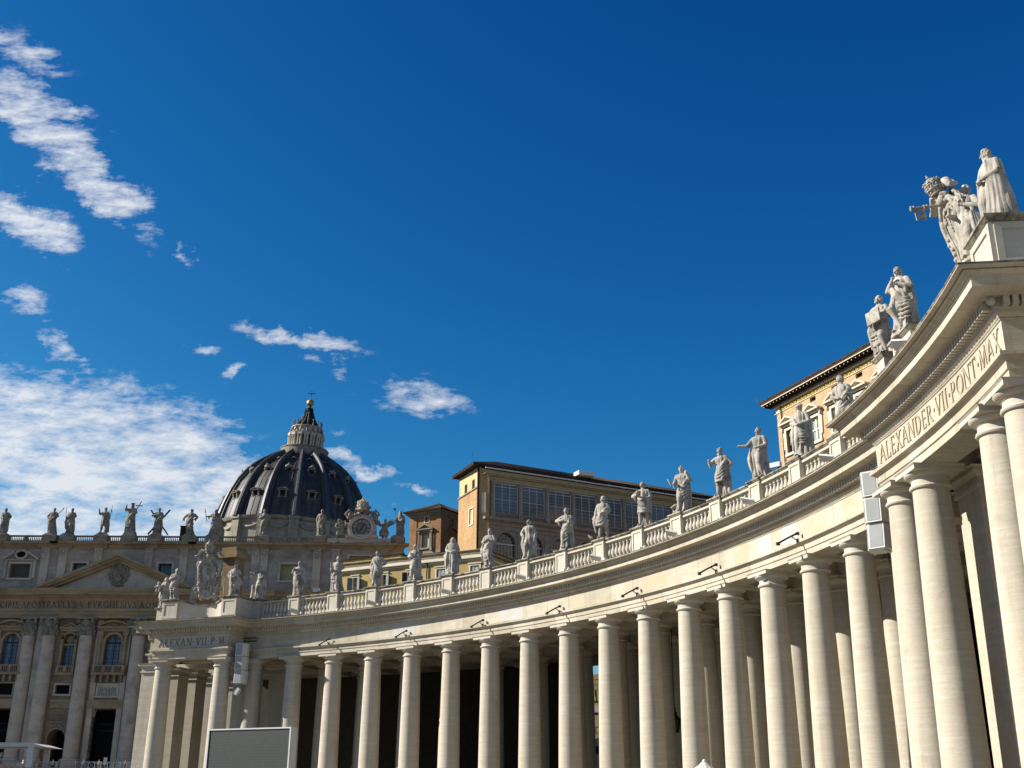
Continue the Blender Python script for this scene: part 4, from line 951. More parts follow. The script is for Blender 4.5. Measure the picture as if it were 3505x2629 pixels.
# lantern
LT = TR(.55, 0, 0)
lan = bpy.data.objects.new('lantern', None); COL.objects.link(lan); setparent(lan, dome, LT)
mb = MB(); mb.lathe([(8.4, 27.2), (9.0, 27.7), (9.0, 28.3), (8.7, 28.4), (8.7, 30.6), (8.95, 30.8), (8.95, 31.1), (7.6, 31.2)], 48)
mb.build('gallery', M['dark_trim'], lan, I4)
mb = MB(); mb.lathe([(4.6, 31), (4.6, 36.4)], 32, cap=False); mb.build('core', M['facade_dark'], lan, I4)
mb = MB()
for i in range(16):
    T = Matrix.Rotation(AR + 2 * PI * i / 16, 4, 'Z')
    mb.box(4.5, 6.0, -.75, .75, 31.1, 36.0, T)
    for u in (-.5, .5): mb.lathe([(.42, 31.2), (.36, 31.5), (.32, 35.2), (.5, 35.7)], 8, T @ TR(6.3, u, 0), cap=False)
    mb.box(5.6, 6.85, -.95, .95, 35.7, 36.6, T)
mb.build('paired_columns', FA, lan, I4)
mb = MB(); mb.lathe([(6.2, 36.0), (6.75, 36.5), (6.9, 36.9), (5.6, 37.0), (5.4, 37.3), (5.5, 39.2), (5.9, 39.4), (5.9, 39.7), (4.9, 39.8)], 48); mb.build('entablature', FA, lan, I4)
mb = MB()
for i in range(16):
    T = Matrix.Rotation(AR + 2 * PI * i / 16, 4, 'Z'); mb.tube([(6.4, 0, 36.9), (6.2, 0, 37.6), (5.7, 0, 38.6), (5.75, 0, 39.6)], [.25, .4, .3, .25], 6, T)
    mb.lathe([(.38, 39.6), (.25, 40.3), (.18, 40.9), (.16, 41.6), (.32, 41.8), (.42, 42.1), (.2, 42.25)], 8, T @ TR(5.3, 0, 0))
mb.build('candelabra', M['dark_trim'], lan, I4)
mb = MB(); mb.lathe([(5.0, 39.7), (4.4, 40.4), (3.4, 41.6), (2.5, 43.2), (1.8, 45.0), (1.3, 46.6), (1.15, 47.3), (1.35, 47.6), (1.3, 47.9), (.5, 48.0), (.45, 48.9)], 24)
for i in range(16):
    T = Matrix.Rotation(AR + 2 * PI * i / 16, 4, 'Z'); mb.tube([(4.6, 0, 40.3), (3.55, 0, 41.6), (2.65, 0, 43.2), (1.95, 0, 45.0), (1.4, 0, 46.7), (1.45, 0, 47.4)], [.3, .28, .22, .18, .16, .2], 5, T)
mb.build('spire', M['dark_metal'], lan, I4)
mb = MB(); mb.ball((0, 0, 50.0), 1.42, 20, 14); mb.build('gilded_ball', M['gilt'], lan, I4)
mb = MB(); mb.tube([(0, 0, 51.3), (0, 0, 54.8)], .12, 6); mb.tube([(-1.2, 0, 53.9), (1.2, 0, 53.9)], .12, 6)
for p in ((-1.2, 53.9), (1.2, 53.9), (0, 54.8)): mb.ball((p[0], 0, p[1]), .24, 6, 5)
mb.build('cross', M['dark_metal'], lan, I4)
# ------------------------------------------------------------------ statues: one continuous draped body each
BAKE = []
ARM = {'down': ((.175, .0, .62), (.165, -.06, .485)), 'chest': ((.185, -.03, .645), (.04, -.125, .70)), 'up': ((.215, -.05, .745), (.235, -.08, .93)),
       'out': ((.20, -.03, .70), (.315, -.10, .685)), 'fore': ((.165, -.02, .63), (.14, -.18, .605)), 'hip': ((.225, .03, .655), (.12, -.07, .56)),
       'low': ((.17, -.02, .64), (.03, -.14, .585)), 'chin': ((.185, -.04, .66), (.05, -.12, .79)), 'shoulder': ((.19, -.03, .655), (.13, -.10, .80)), 'far': ((.24, -.04, .74), (.37, -.08, .78))}
def body(sp, seed):
    R = random.Random(seed); mb = MB()
    sw = sp.get('sway', .03); tw = sp.get('wide', 1.0); legs = sp.get('legs', False); thin = sp.get('thin', 1.0)
    def cx(z):    # contrapposto: hips one way, shoulders back
        return sw * (1.25 * sin(PI * min(1, z / .62) * .62) - (0.9 * max(0, (z - .55)) / .45))
    def cy(z): return -.012 * sin(PI * z)
    fo = [(R.choice((4, 5, 6, 7)), R.uniform(0, 6.3), R.uniform(-3, 3)), (R.choice((9, 10, 11)), R.uniform(0, 6.3), R.uniform(-5, 5)), (R.choice((14, 15, 17)), R.uniform(0, 6.3), R.uniform(-6, 6))]
    prof = [(.0, .155, .135), (.05, .148, .13), (.15, .135, .118), (.30, .128, .11), (.42, .13, .112), (.52, .132, .108), (.60, .108, .088), (.66, .108, .085), (.74, .125, .088), (.79, .125, .078), (.825, .095, .062), (.85, .05, .046), (.875, .042, .043), (.92, .04, .044)]
    if legs: prof = [(.30, .145, .12), (.36, .142, .118)] + [p for p in prof if p[0] > .40]
    NR = 46; zs = [prof[0][0] + (prof[-1][0] - prof[0][0]) * i / NR for i in range(NR + 1)]; rings = []
    for z in zs:
        for a, b in zip(prof[:-1], prof[1:]):
            if a[0] <= z <= b[0] + 1e-9:
                t = (z - a[0]) / (b[0] - a[0]); rx_, ry_ = a[1] + (b[1] - a[1]) * t, a[2] + (b[2] - a[2]) * t; break
        A = .02 if z > .84 else (.06 + .19 * max(0, (.62 - z) / .62)) if z < .62 else .06
        ring = []
        for j in range(64):
            th = 2 * PI * j / 64
            f = .55 * cos(fo[0][0] * th + fo[0][1] + fo[0][2] * z) + .45 * cos(fo[1][0] * th + fo[1][1] + fo[1][2] * z) + .30 * cos(fo[2][0] * th + fo[2][1] + fo[2][2] * z)
            f = f if f > 0 else f * 1.5
            k = 1 + A * f
            w_ = tw if z < .6 else 1.0
            ring.append((cx(z) + rx_ * k * w_ * thin * cos(th), cy(z) + ry_ * k * sin(th), z))
        rings.append(ring)
    mb.rings(rings)
    sgk = 1 if sw >= 0 else -1
    # free knee pushing through the cloth, feet
    kx = -sgk * .055
    if legs:
        for s2, fy in ((-1, -.05), (1, .02)):
            x = cx(.4) * .5 + s2 * .062
            mb.tube([(x * 1.0, -.01, .45), (x + s2 * .008, -.045 if s2 == -sgk else -.02, .28), (x + s2 * .012, fy * .5, .20), (x + s2 * .018, fy, .05), (x + s2 * .02, fy, .0)], [.075, .048, .050, .028, .03], 12)
            mb.ball((x + s2 * .028, fy - .055, .018), (.03, .07, .022), 10, 6)
    else:
        mb.tube([(cx(.5) + kx * .6, -.05, .50), (cx(.3) + kx, -.115, .30), (cx(.1) + kx * 1.2, -.07, .05)], [.075, .060, .045], 12)
        for s2 in (-1, 1): mb.ball((s2 * .06 + cx(0), -.135, .02), (.032, .06, .024), 10, 6)
    # chest and shoulders
    for s2 in (-1, 1): mb.ball((cx(.8) + s2 * .095, .0, .795), (.055, .052, .052), 12, 8)
    # mantle: rolled folds from one shoulder across to the other hip, and festoons below
    md = sp.get('mantle', 1)
    if md:
        for i in range(5):
            o = i * .022
            pts = []
            for j in range(17):
                t = -1.15 + 2.3 * j / 16
                th = t * PI / 1.0
                z = .655 - .11 * sin(th * .5 + .2) * 0 - o + .13 * cos(th / 2 + .9) * 0
                u = sin(t * PI / 2)
                z = .60 + md * .17 * u - o * 1.1 - .05 * cos(t * PI / 2)
                rr = .128 + .012 * (i % 2)
                pts.append((cx(z) + rr * u * 1.0, -rr * .88 * cos(t * PI / 2) - .008, z))
            mb.tube(pts, [.017 + .006 * R.random() for _ in pts], 8)
        for i in range(sp.get('fest', 6)):
            z0 = .53 - .045 * i + R.uniform(-.01, .01); sag = .05 + .05 * R.random(); x0 = -.135; x1 = .135
            pts = []
            for j in range(11):
                t = j / 10; x = x0 + (x1 - x0) * t
                z = z0 + md * .05 * (t - .5) * 2 - sag * sin(PI * t)
                if z < (.30 if legs else .12): z = (.30 if legs else .12)
                pts.append((cx(z) + x * tw, -.118 * math.sqrt(max(0.05, 1 - (x / .15) ** 2)) - .012, z))
            mb.tube(pts, [.010 + .010 * sin(PI * j / 10) for j in range(11)], 7)
    # cascade of cloth hanging from a forearm or the hip
    for s2 in sp.get('hang', ()):
        for i in range(5):
            x = s2 * (.135 + .018 * i); zt = .60 - .012 * i; zb = .13 + .07 * i * R.uniform(.6, 1.2)
            mb.tube([(cx(.6) + x * .9, -.09 + .02 * i, zt), (cx(.4) + x * 1.08, -.085 + .025 * i, (zt + zb) / 2), (cx(.2) + x * 1.12 + R.uniform(-.01, .01), -.06 + .02 * i, zb)], [.018, .028, .018], 8)
    # cloak down the back, seen on one or both flanks
    for (a0, a1, zb, fl) in sp.get('cloak', ()):
        n = 11
        for i in range(n):
            a = rad(a0 + (a1 - a0) * i / (n - 1)); ph = R.uniform(0, 6)
            pts = []; rr = []
            for j in range(9):
                t = j / 8; z = .83 + (zb - .83) * t
                q = .105 + fl * t ** 1.2 + .008 * sin(3 * t * PI + ph)
                pts.append((cx(z) + q * 1.08 * cos(a), q * .85 * sin(a) + .01, z)); rr.append(.026 + .022 * t)
            mb.tube(pts, rr, 8)
    # arms
    for s2, key in ((-1, 'ra'), (1, 'la')):
        ar = sp.get(key, 'down'); e, h = ARM[ar] if isinstance(ar, str) else ar
        sx = cx(.8); S_ = (sx + s2 * .108, .0, .795); E = (sx + s2 * e[0], e[1], e[2]); Hh = (sx + s2 * h[0], h[1], h[2])
        mid = tuple((p + q) / 2 for p, q in zip(S_, E)); m2 = tuple((p * .55 + q * .45) for p, q in zip(E, Hh))
        mb.tube([S_, mid, E], [.052, .050, .044], 10); slv = .040 if not sp.get('bare') else .034
        mb.tube([E, m2, Hh], [.043, slv, .023], 10)
        if not sp.get('bare'): mb.tube([m2, (m2[0], m2[1] + .01, m2[2] - .05), (m2[0] - s2 * .012, m2[1] + .02, m2[2] - .115)], [.038, .032, .018], 8)
        d = (Vector(Hh) - Vector(E)).normalized(); q = Vector(Hh) + d * .022
        mb.ball(tuple(q), (.024, .022, .028), 8, 6)
        side = d.cross(Vector((0, 0, 1)));  side = side.normalized() if side.length > .05 else Vector((1, 0, 0))
        for f in range(4):
            b = q + side * (.011 * (f - 1.5)); cl = Vector((0, 0, -.012 - .004 * f))
            mb.tube([tuple(b), tuple(b + d * .026), tuple(b + d * (.046 - .004 * abs(f - 1)) + cl)], [.0085, .008, .006], 6)
        mb.tube([tuple(q), tuple(q + d * .012 + side * .026 + Vector((0, 0, .008)))], [.009, .007], 6)
    # head
    yaw = rad(sp.get('turn', 0)); tilt = rad(sp.get('tilt', 0)); hc = Vector((cx(.93) + sp.get('hx', 0), -.012, .932))
    HT = Matrix.Translation(hc) @ Matrix.Rotation(yaw, 4, 'Z') @ Matrix.Rotation(tilt, 4, 'Y') @ Matrix.Rotation(rad(sp.get('nod', 8)), 4, 'X')
    mb.ball((0, .004, .008), (.047, .056, .060), 14, 10, HT); mb.ball((0, -.018, -.028), (.036, .038, .042), 12, 8, HT)
    mb.tube([(0, -.052, .014), (0, -.070, -.010), (0, -.058, -.018)], [.009, .013, .011], 8, HT)
    mb.tube([(-.03, -.045, .018), (0, -.053, .021), (.03, -.045, .018)], [.008, .009, .008], 6, HT); mb.ball((0, -.05, -.036), (.016, .010, .008), 8, 5, HT); mb.ball((0, -.047, -.057), (.020, .018, .016), 8, 5, HT)
    for s2 in (-1, 1): mb.ball((s2 * .024, -.044, -.012), (.014, .012, .012), 8, 5, HT); mb.ball((s2 * .048, .004, -.004), (.008, .014, .018), 6, 5, HT)
    hr = sp.get('hair', 'short')
    if hr in ('short', 'curly', 'wreath', 'long'):
        for i in range(46):
            a = R.uniform(0, 2 * PI); e2 = R.uniform(.05, 1.45); x, y, z = cos(a) * cos(e2), sin(a) * cos(e2), sin(e2)
            if y < -.55 and z < .55: continue
            q = .013 + .007 * R.random() * (1.6 if hr == 'curly' else 1); mb.ball((x * .049, .006 + y * .057, .010 + z * .062), q, 6, 5, HT)
        for i in range(12):
            a = R.uniform(.15, PI - .15); mb.ball((.043 * cos(a), .008 + .046 * sin(a), R.uniform(-.03, .015)), .014, 6, 5, HT)
        if hr == 'wreath': mb.tube([(.053 * cos(2 * PI * j / 14), .004 + .06 * sin(2 * PI * j / 14), .034) for j in range(15)], .013, 6, HT)
        if hr == 'long':
            for s2 in (-1, 1): mb.tube([(s2 * .045, .015, 0), (s2 * .052, .015, -.05), (s2 * .05, -.01, -.10)], [.02, .02, .012], 7, HT)
    elif hr == 'veil':
        mb.ball((0, .014, .010), (.060, .064, .068), 14, 10, HT)
        for s2 in (-1, 1): mb.tube([(s2 * .052, -.005, .02), (s2 * .06, .0, -.05), (s2 * .085, .01, -.13)], [.022, .026, .04], 8, HT)
        mb.tube([(0, .05, 0), (0, .07, -.08), (0, .06, -.16)], [.04, .05, .06], 8, HT)
    elif hr == 'cap': mb.ball((0, .008, .036), (.056, .06, .042), 12, 7, HT); mb.tube([(.058 * cos(2 * PI * j / 14), .006 + .062 * sin(2 * PI * j / 14), .028) for j in range(15)], .014, 6, HT)
    elif hr == 'mitre': mb.frustum((-.05, .05, -.05, .06), (-.055, .055, -.03, .035), .03, .07, HT); mb.frustum((-.055, .055, -.03, .035), (-.008, .008, -.02, .02), .07, .14, HT)
    elif hr == 'bald': mb.tube([(.05 * cos(2 * PI * j / 16), .006 + .058 * sin(2 * PI * j / 16), .008) for j in range(17) if sin(2 * PI * j / 16) > -.7], .014, 6, HT)
    if sp.get('beard'):
        for i in range(16): mb.ball((R.uniform(-.03, .03), -.040 + R.uniform(-.014, .012), -.05 - .055 * R.random() * sp['beard']), .014, 6, 5, HT)
    # rough plinth
    pts = [[((.165 + .02 * R.random()) * cos(2 * PI * j / 14) * 1.05, (.15 + .02 * R.random()) * sin(2 * PI * j / 14), z) for j in range(14)] for z in (-.045, .004)]
    mb.rings(pts, True, True, False)
    sp['_cx'] = cx
    return mb
def statue(name, label, T, H, sp, seed, mt, vox, group=None, cat='statue', parts=()):
    mb = body(sp, seed)
    for f in sp.get('extra', ()): f(mb)
    for i, v in enumerate(mb.v): mb.v[i] = (v[0] * H, v[1] * H, v[2] * H)
    o = mb.build(name, mt, None, T); tag(o, label, cat, group)
    rm = o.modifiers.new('fuse', 'REMESH'); rm.mode = 'VOXEL'; rm.voxel_size = vox; rm.use_smooth_shade = True
    BAKE.append(o)
    for nm, fn, pm in parts:
        p = MB(); fn(p)
        p.v = [(v[0] * H, v[1] * H, v[2] * H) for v in p.v]; p.build(nm, pm, o, I4)
    return o
def bake():
    dg = bpy.context.evaluated_depsgraph_get()
    for o in BAKE:
        me = bpy.data.meshes.new_from_object(o.evaluated_get(dg)); o.modifiers.clear(); old = o.data; o.data = me; me.name = old.name + '_body'
        if not me.materials: me.materials.append(old.materials[0])
        me.polygons.foreach_set('use_smooth', [True] * len(me.polygons))
# attributes
def book(x, y, z, rz=0, rx=0, w=.10, h=.13, t=.035): return lambda mb: mb.box(-w / 2, w / 2, -t / 2, t / 2, -h / 2, h / 2, TR(x, y, z, rz, rx))
def staff(a, b, r=.011): return lambda mb: mb.tube([a, b], r, 8)
def stump(x, y, h, r=.06): return lambda mb: mb.tube([(x, y, 0), (x + .01, y, h * .5), (x, y + .01, h)], [r * 1.3, r, r * .9], 9)
def slab(x, y, z, rx, ry, w, h, t=.03): return lambda mb: mb.box(-w / 2, w / 2, -t / 2, t / 2, -h / 2, h / 2, Matrix.Translation((x, y, z)) @ Matrix.Rotation(rad(ry), 4, 'Y') @ Matrix.Rotation(rad(rx), 4, 'X'))
def child_fig(x, y, z, s):
    def f(mb):
        mb.ball((x, y, z + .22 * s), (.075 * s, .08 * s, .085 * s), 10, 7); mb.ball((x, y, z + .07 * s), (.09 * s, .08 * s, .12 * s), 10, 7)
        for q in (-1, 1): mb.tube([(x + q * .08 * s, y, z + .12 * s), (x + q * .14 * s, y - .05 * s, z + .05 * s), (x + q * .06 * s, y - .12 * s, z + .08 * s)], [.04 * s, .035 * s, .025 * s], 7); mb.tube([(x + q * .04 * s, y, z - .02 * s), (x + q * .07 * s, y - .05 * s, z - .14 * s), (x + q * .06 * s, y - .02 * s, z - .26 * s)], [.055 * s, .045 * s, .03 * s], 7)
    return f
def wing(s2, x, y, z, L_, up=1.0):
    def f(mb):
        for i in range(7):
            a = rad(20 + 13 * i) * up; l = L_ * (1 - .07 * i)
            mb.tube([(x, y, z), (x + s2 * l * .55 * cos(a), y + .03, z + l * .55 * sin(a)), (x + s2 * l * cos(a), y + .05, z + l * sin(a))], [.03, .032, .012], 7, flat=.6)
    return f
ST, G1 = M['statue'], 'saint statues along the colonnade balustrade'
both = [(20, 160, .08, .03)]; rgt = [(0, 110, .08, .03)]; lft = [(70, 180, .08, .03)]
ZP = 17.455
SP = [
 (0, 'saint statue in flat cap pointing left, beside a tree stump', dict(sway=.02, ra='far', la='low', hair='cap', turn=-15, beard=.6, cloak=rgt, extra=[stump(-.22, -.02, .42, .055)])),
 (1, 'long-bearded saint statue raising a hand at his shoulder', dict(sway=-.03, ra='shoulder', la='low', hair='long', beard=1.5, turn=-25, cloak=rgt, hang=(1,), mantle=-1)),
 (2, 'saint statue with an upright book and hem swept to the right', dict(sway=-.035, ra='fore', la='chest', hair='short', turn=-20, wide=1.15, extra=[book(-.165, -.15, .70, .3, .1, .07, .22)], cloak=lft, mantle=1)),
 (3, 'slender saint statue with one hand on the hip, before the open grey shutters', dict(sway=.045, ra='down', la='hip', hair='short', turn=-25, thin=.88, hang=(-1,), mantle=-1, bare=True)),
 (4, 'crowned saint statue holding a book to the chest, before the picture shrine', dict(sway=.02, ra='chest', la='low', hair='wreath', turn=-40, cloak=rgt, wide=1.1, mantle=1, extra=[book(-.03, -.14, .68, .2, .2)])),
 (5, 'bearded monk statue in a hooded mantle with both hands folded', dict(sway=-.01, ra='low', la='low', hair='veil', beard=1.3, turn=-8, cloak=both, hang=(-1, 1), mantle=0)),
 (6, 'woman saint statue swaying with one foot forward and arms crossed on the breast', dict(sway=-.055, ra='chest', la='chest', hair='long', turn=-12, tilt=-6, thin=.92, hang=(-1,), mantle=1, fest=8)),
 (7, 'shaven-headed monk statue with a shoulder cape and one hand on the hip', dict(sway=.03, ra='hip', la='down', hair='bald', turn=-22, cloak=[(-30, 80, .05, .05)], hang=(-1,), mantle=0)),
 (8, 'saint statue with one elbow thrust out and a cup in the other hand', dict(sway=.01, ra=((.27, -.03, .70), (.06, -.13, .70)), la='fore', hair='curly', turn=-5, cloak=rgt, mantle=1, extra=[lambda mb: mb.lathe([(.02, .60), (.03, .66), (.045, .72)], 8, TR(.15, -.19, 0))])),
 (9, 'twisting saint statue in a windblown robe above bare shins', dict(sway=-.06, ra='down', la='low', hair='short', turn=-60, legs=True, hang=(-1,), wide=1.1, mantle=1, fest=8, extra=[lambda mb: mb.tube([(-.30, -.02, 0.03), (-.34, -.03, .05), (-.40, -.04, .11)], [.035, .035, .02], 8)])),
 (10, 'bare-legged bearded saint statue reading from a small book held at the chest', dict(sway=.02, ra=((.24, -.04, .68), (.08, -.15, .70)), la='low', hair='short', beard=1.0, turn=-35, nod=20, legs=True, cloak=[(10, 120, .05, .03)], mantle=-1, extra=[book(-.04, -.19, .72, .5, .9)])),
 (11, 'young saint statue with a pack on one shoulder and a palm at his side', dict(sway=.03, ra='fore', la='shoulder', hair='short', turn=-10, cloak=[(0, 120, .06, .025)], mantle=1, extra=[lambda mb: mb.ball((.13, -.06, .83), (.05, .05, .07), 9, 7), staff((-.17, -.19, .55), (-.24, -.2, .70), .02), lambda mb: mb.tube([(-.17, -.05, 0), (-.22, -.06, .10), (-.12, -.05, .16)], [.05, .045, .04], 8)])),
 (12, 'soldier saint statue in a short tunic with bare legs and one hand on the hip', dict(sway=.025, ra=((.23, -.04, .70), (.20, -.13, .74)), la='hip', hair='curly', turn=-20, beard=.4, legs=True, cloak=[(5, 140, .05, .04)], mantle=1)),
 (13, 'bare-shouldered woman saint statue stretching one hand to the left, mantle knotted at the hips', dict(sway=-.04, ra=((.20, -.08, .66), (.32, -.14, .67)), la='low', hair='short', turn=-28, bare=True, mantle=0, fest=10, hang=(-1,), wide=1.12, cloak=[(0, 60, .02, .05)])),
 (14, 'old bearded saint statue in a headband with hands clasped at the waist', dict(sway=.02, ra='low', la='low', hair='cap', beard=1.5, turn=-45, nod=16, cloak=[(-15, 100, .0, .06)], mantle=-1, hang=(-1,))),
 (15, 'bearded saint statue half hidden behind the portico cornice and a floodlight', dict(sway=.03, ra='low', la='fore', hair='short', beard=1.2, turn=-50, cloak=[(-20, 130, .0, .05)], mantle=1)),
]
def face_rot(r, k, f):      # turn from facing the middle of the square towards the open side, as the saints do
    p = PO(r, k); return f * ((ang(k) + PI) - (math.atan2(-p.x, -p.y) % (2 * PI)))
for k, lab, sp in SP:
    T = FM(R0 - .10, k, ZP + .10) @ Matrix.Rotation(face_rot(R0, k, .62) + rad(k * 37 % 17 - 10), 4, 'Z')
    statue('saint_statue', lab, T, 2.72, sp, 40 + k, ST, .020 if k >= 10 else .027, G1)
# ------------------------------------------------------------------ statues and crests on the two porticoes
def pst(lab, r, k, z, rot, H, sp, seed, vox=.022, group='statues on the portico attics'):
    return statue('saint_statue', lab, FM(r, k, z) @ Matrix.Rotation(rot, 4, 'Z'), H, sp, seed, ST, vox, group)
pst('curly-haired youth statue holding a large tablet, lower of the near pair', 61.4, 17.44, 17.42, face_rot(61.7, 17.4, .55), 2.42, dict(sway=-.03, ra='low', la='low', hair='curly', turn=-30, tilt=0, nod=-14, wide=1.1, mantle=1, fest=8, hang=(-1,), extra=[slab(-.03, -.20, .60, -14, -12, .24, .26)]), 71, .018)
pst('tall saint statue hugging its arms to the chest with one bare thigh and billowing drapery', 61.4, 17.92, 17.52, face_rot(61.7, 17.9, .55), 2.58, dict(sway=.05, ra='chin', la='chest', hair='long', turn=-10, wide=1.05, mantle=-1, fest=7, cloak=[(-10, 120, .05, .04)], extra=[lambda mb: mb.tube([(-.02, -.07, .52), (-.06, -.17, .34), (.03, -.11, .08)], [.075, .062, .04], 12)]), 72, .018)
pst('tall statue wrapped in a heavy hooded cloak, highest figure at the right edge', 61.8, 20.0, 17.5, face_rot(61.7, 20.2, .25), 2.62, dict(sway=.02, ra='low', la='low', hair='short', turn=-25, nod=14, wide=1.25, mantle=0, fest=0, cloak=[(-65, 100, .0, .11), (-40, 60, .0, .09)], hang=(-1,)), 73, .018)
pst('robed attendant statue with fluted skirts leaning against the tall portico crest', 61.75, 19.52, 17.45, face_rot(61.7, 19.5, .5), 2.55, dict(sway=-.05, ra='fore', la='chest', hair='long', turn=-30, wide=1.2, mantle=0, fest=0, hang=(1,)), 74, .018)
pst('youth statue in a belted tunic with arms drawn back on the west portico block', 61.75, -1.74, 17.52, face_rot(61.7, -1.7, .6), 2.55, dict(sway=-.05, ra='chest', la='hip', hair='short', turn=15, tilt=6, legs=False, mantle=1, thin=.95), 75, .027)
pst('woman statue carrying a child on the arm at the far west corner', 61.9, -2.03, 16.98, face_rot(61.9, -2, .3), 2.45, dict(sway=.03, ra='fore', la='low', hair='veil', turn=10, mantle=-1, hang=(-1,), extra=[child_fig(-.20, -.12, .62, .75)]), 76, .027)
pst('seated hooded figure statue at the foot of the west crest', 62.2, -1.38, 17.15, face_rot(62, -1.4, .3), 1.55, dict(sway=.05, ra='low', la='low', hair='veil', turn=20, wide=1.6, mantle=0, fest=3), 77, .027)
pst('bishop statue with a crozier on the right block of the west portico', 61.85, -.25, 17.52, face_rot(61.8, -.2, .5), 2.6, dict(sway=-.03, ra='hip', la='low', hair='mitre', turn=-15, beard=.6, cloak=rgt, mantle=-1, hang=(1,), extra=[staff((-.28, -.16, 0), (-.30, -.16, .66), .016), lambda mb: mb.tube([(-.30 - .05 * (1 - cos(a)), -.16, .66 + .07 * sin(a)) for a in (0, .7, 1.4, 2.1, 2.8, 3.5, 4.2)], .018, 7)]), 78, .027)
def tiara(mb, T, s=1.0):
    mb.lathe([(.44 * s, 0), (.50 * s, .06 * s), (.55 * s, .35 * s), (.55 * s, .62 * s), (.47 * s, .9 * s), (.30 * s, 1.1 * s), (.10 * s, 1.2 * s)], 20, T)
    for z, r in ((.08, .52), (.42, .585), (.76, .54)):
        mb.tube([(r * s * cos(2 * PI * j / 16), r * s * sin(2 * PI * j / 16), z * s) for j in range(17)], .055 * s, 6, T)
        for j in range(10):
            a = 2 * PI * j / 10; mb.ball((r * s * cos(a), r * s * sin(a), (z + .14) * s), (.075 * s, .075 * s, .10 * s), 6, 5, T)
            mb.ball(((r - .02) * s * cos(a + .3), (r - .02) * s * sin(a + .3), (z + .24) * s), .05 * s, 6, 4, T)
    mb.ball((0, 0, 1.27 * s), .12 * s, 8, 6, T); mb.ball((0, 0, 1.40 * s), (.05 * s, .05 * s, .09 * s), 6, 5, T)
def key(mb, T, s=1.0):
    """shaft along z, bit with a cross at the top, ring at the foot"""
    mb.tube([(0, 0, 0), (0, 0, 2.0 * s)], .085 * s, 8, T)
    for z in (1.15, 1.3, 1.85, 2.0): mb.tube([(.12 * s * cos(2 * PI * j / 10), .12 * s * sin(2 * PI * j / 10), z * s) for j in range(11)], .04 * s, 6, T)
    for x0, x1, z0, z1 in ((.08, .20, 1.3, 1.85), (.52, .62, 1.3, 1.85), (.20, .52, 1.30, 1.40), (.20, .52, 1.75, 1.85), (.20, .32, 1.40, 1.5), (.20, .32, 1.65, 1.75), (.42, .52, 1.40, 1.5), (.42, .52, 1.65, 1.75)): mb.box(x0 * s, x1 * s, -.07 * s, .07 * s, z0 * s, z1 * s, T)
    for z in (1.32, 1.52, 1.76): mb.box(.62 * s, .74 * s, -.07 * s, .07 * s, z * s, (z + .09) * s, T)
    for i in range(3):
        a = rad(-150 + 60 * i); c = (.2 * s * cos(a), 0, -.2 * s + .2 * s * sin(a)); mb.tube([(c[0] + .15 * s * cos(2 * PI * j / 10), 0, c[2] + .15 * s * sin(2 * PI * j / 10)) for j in range(11)], .05 * s, 6, T)
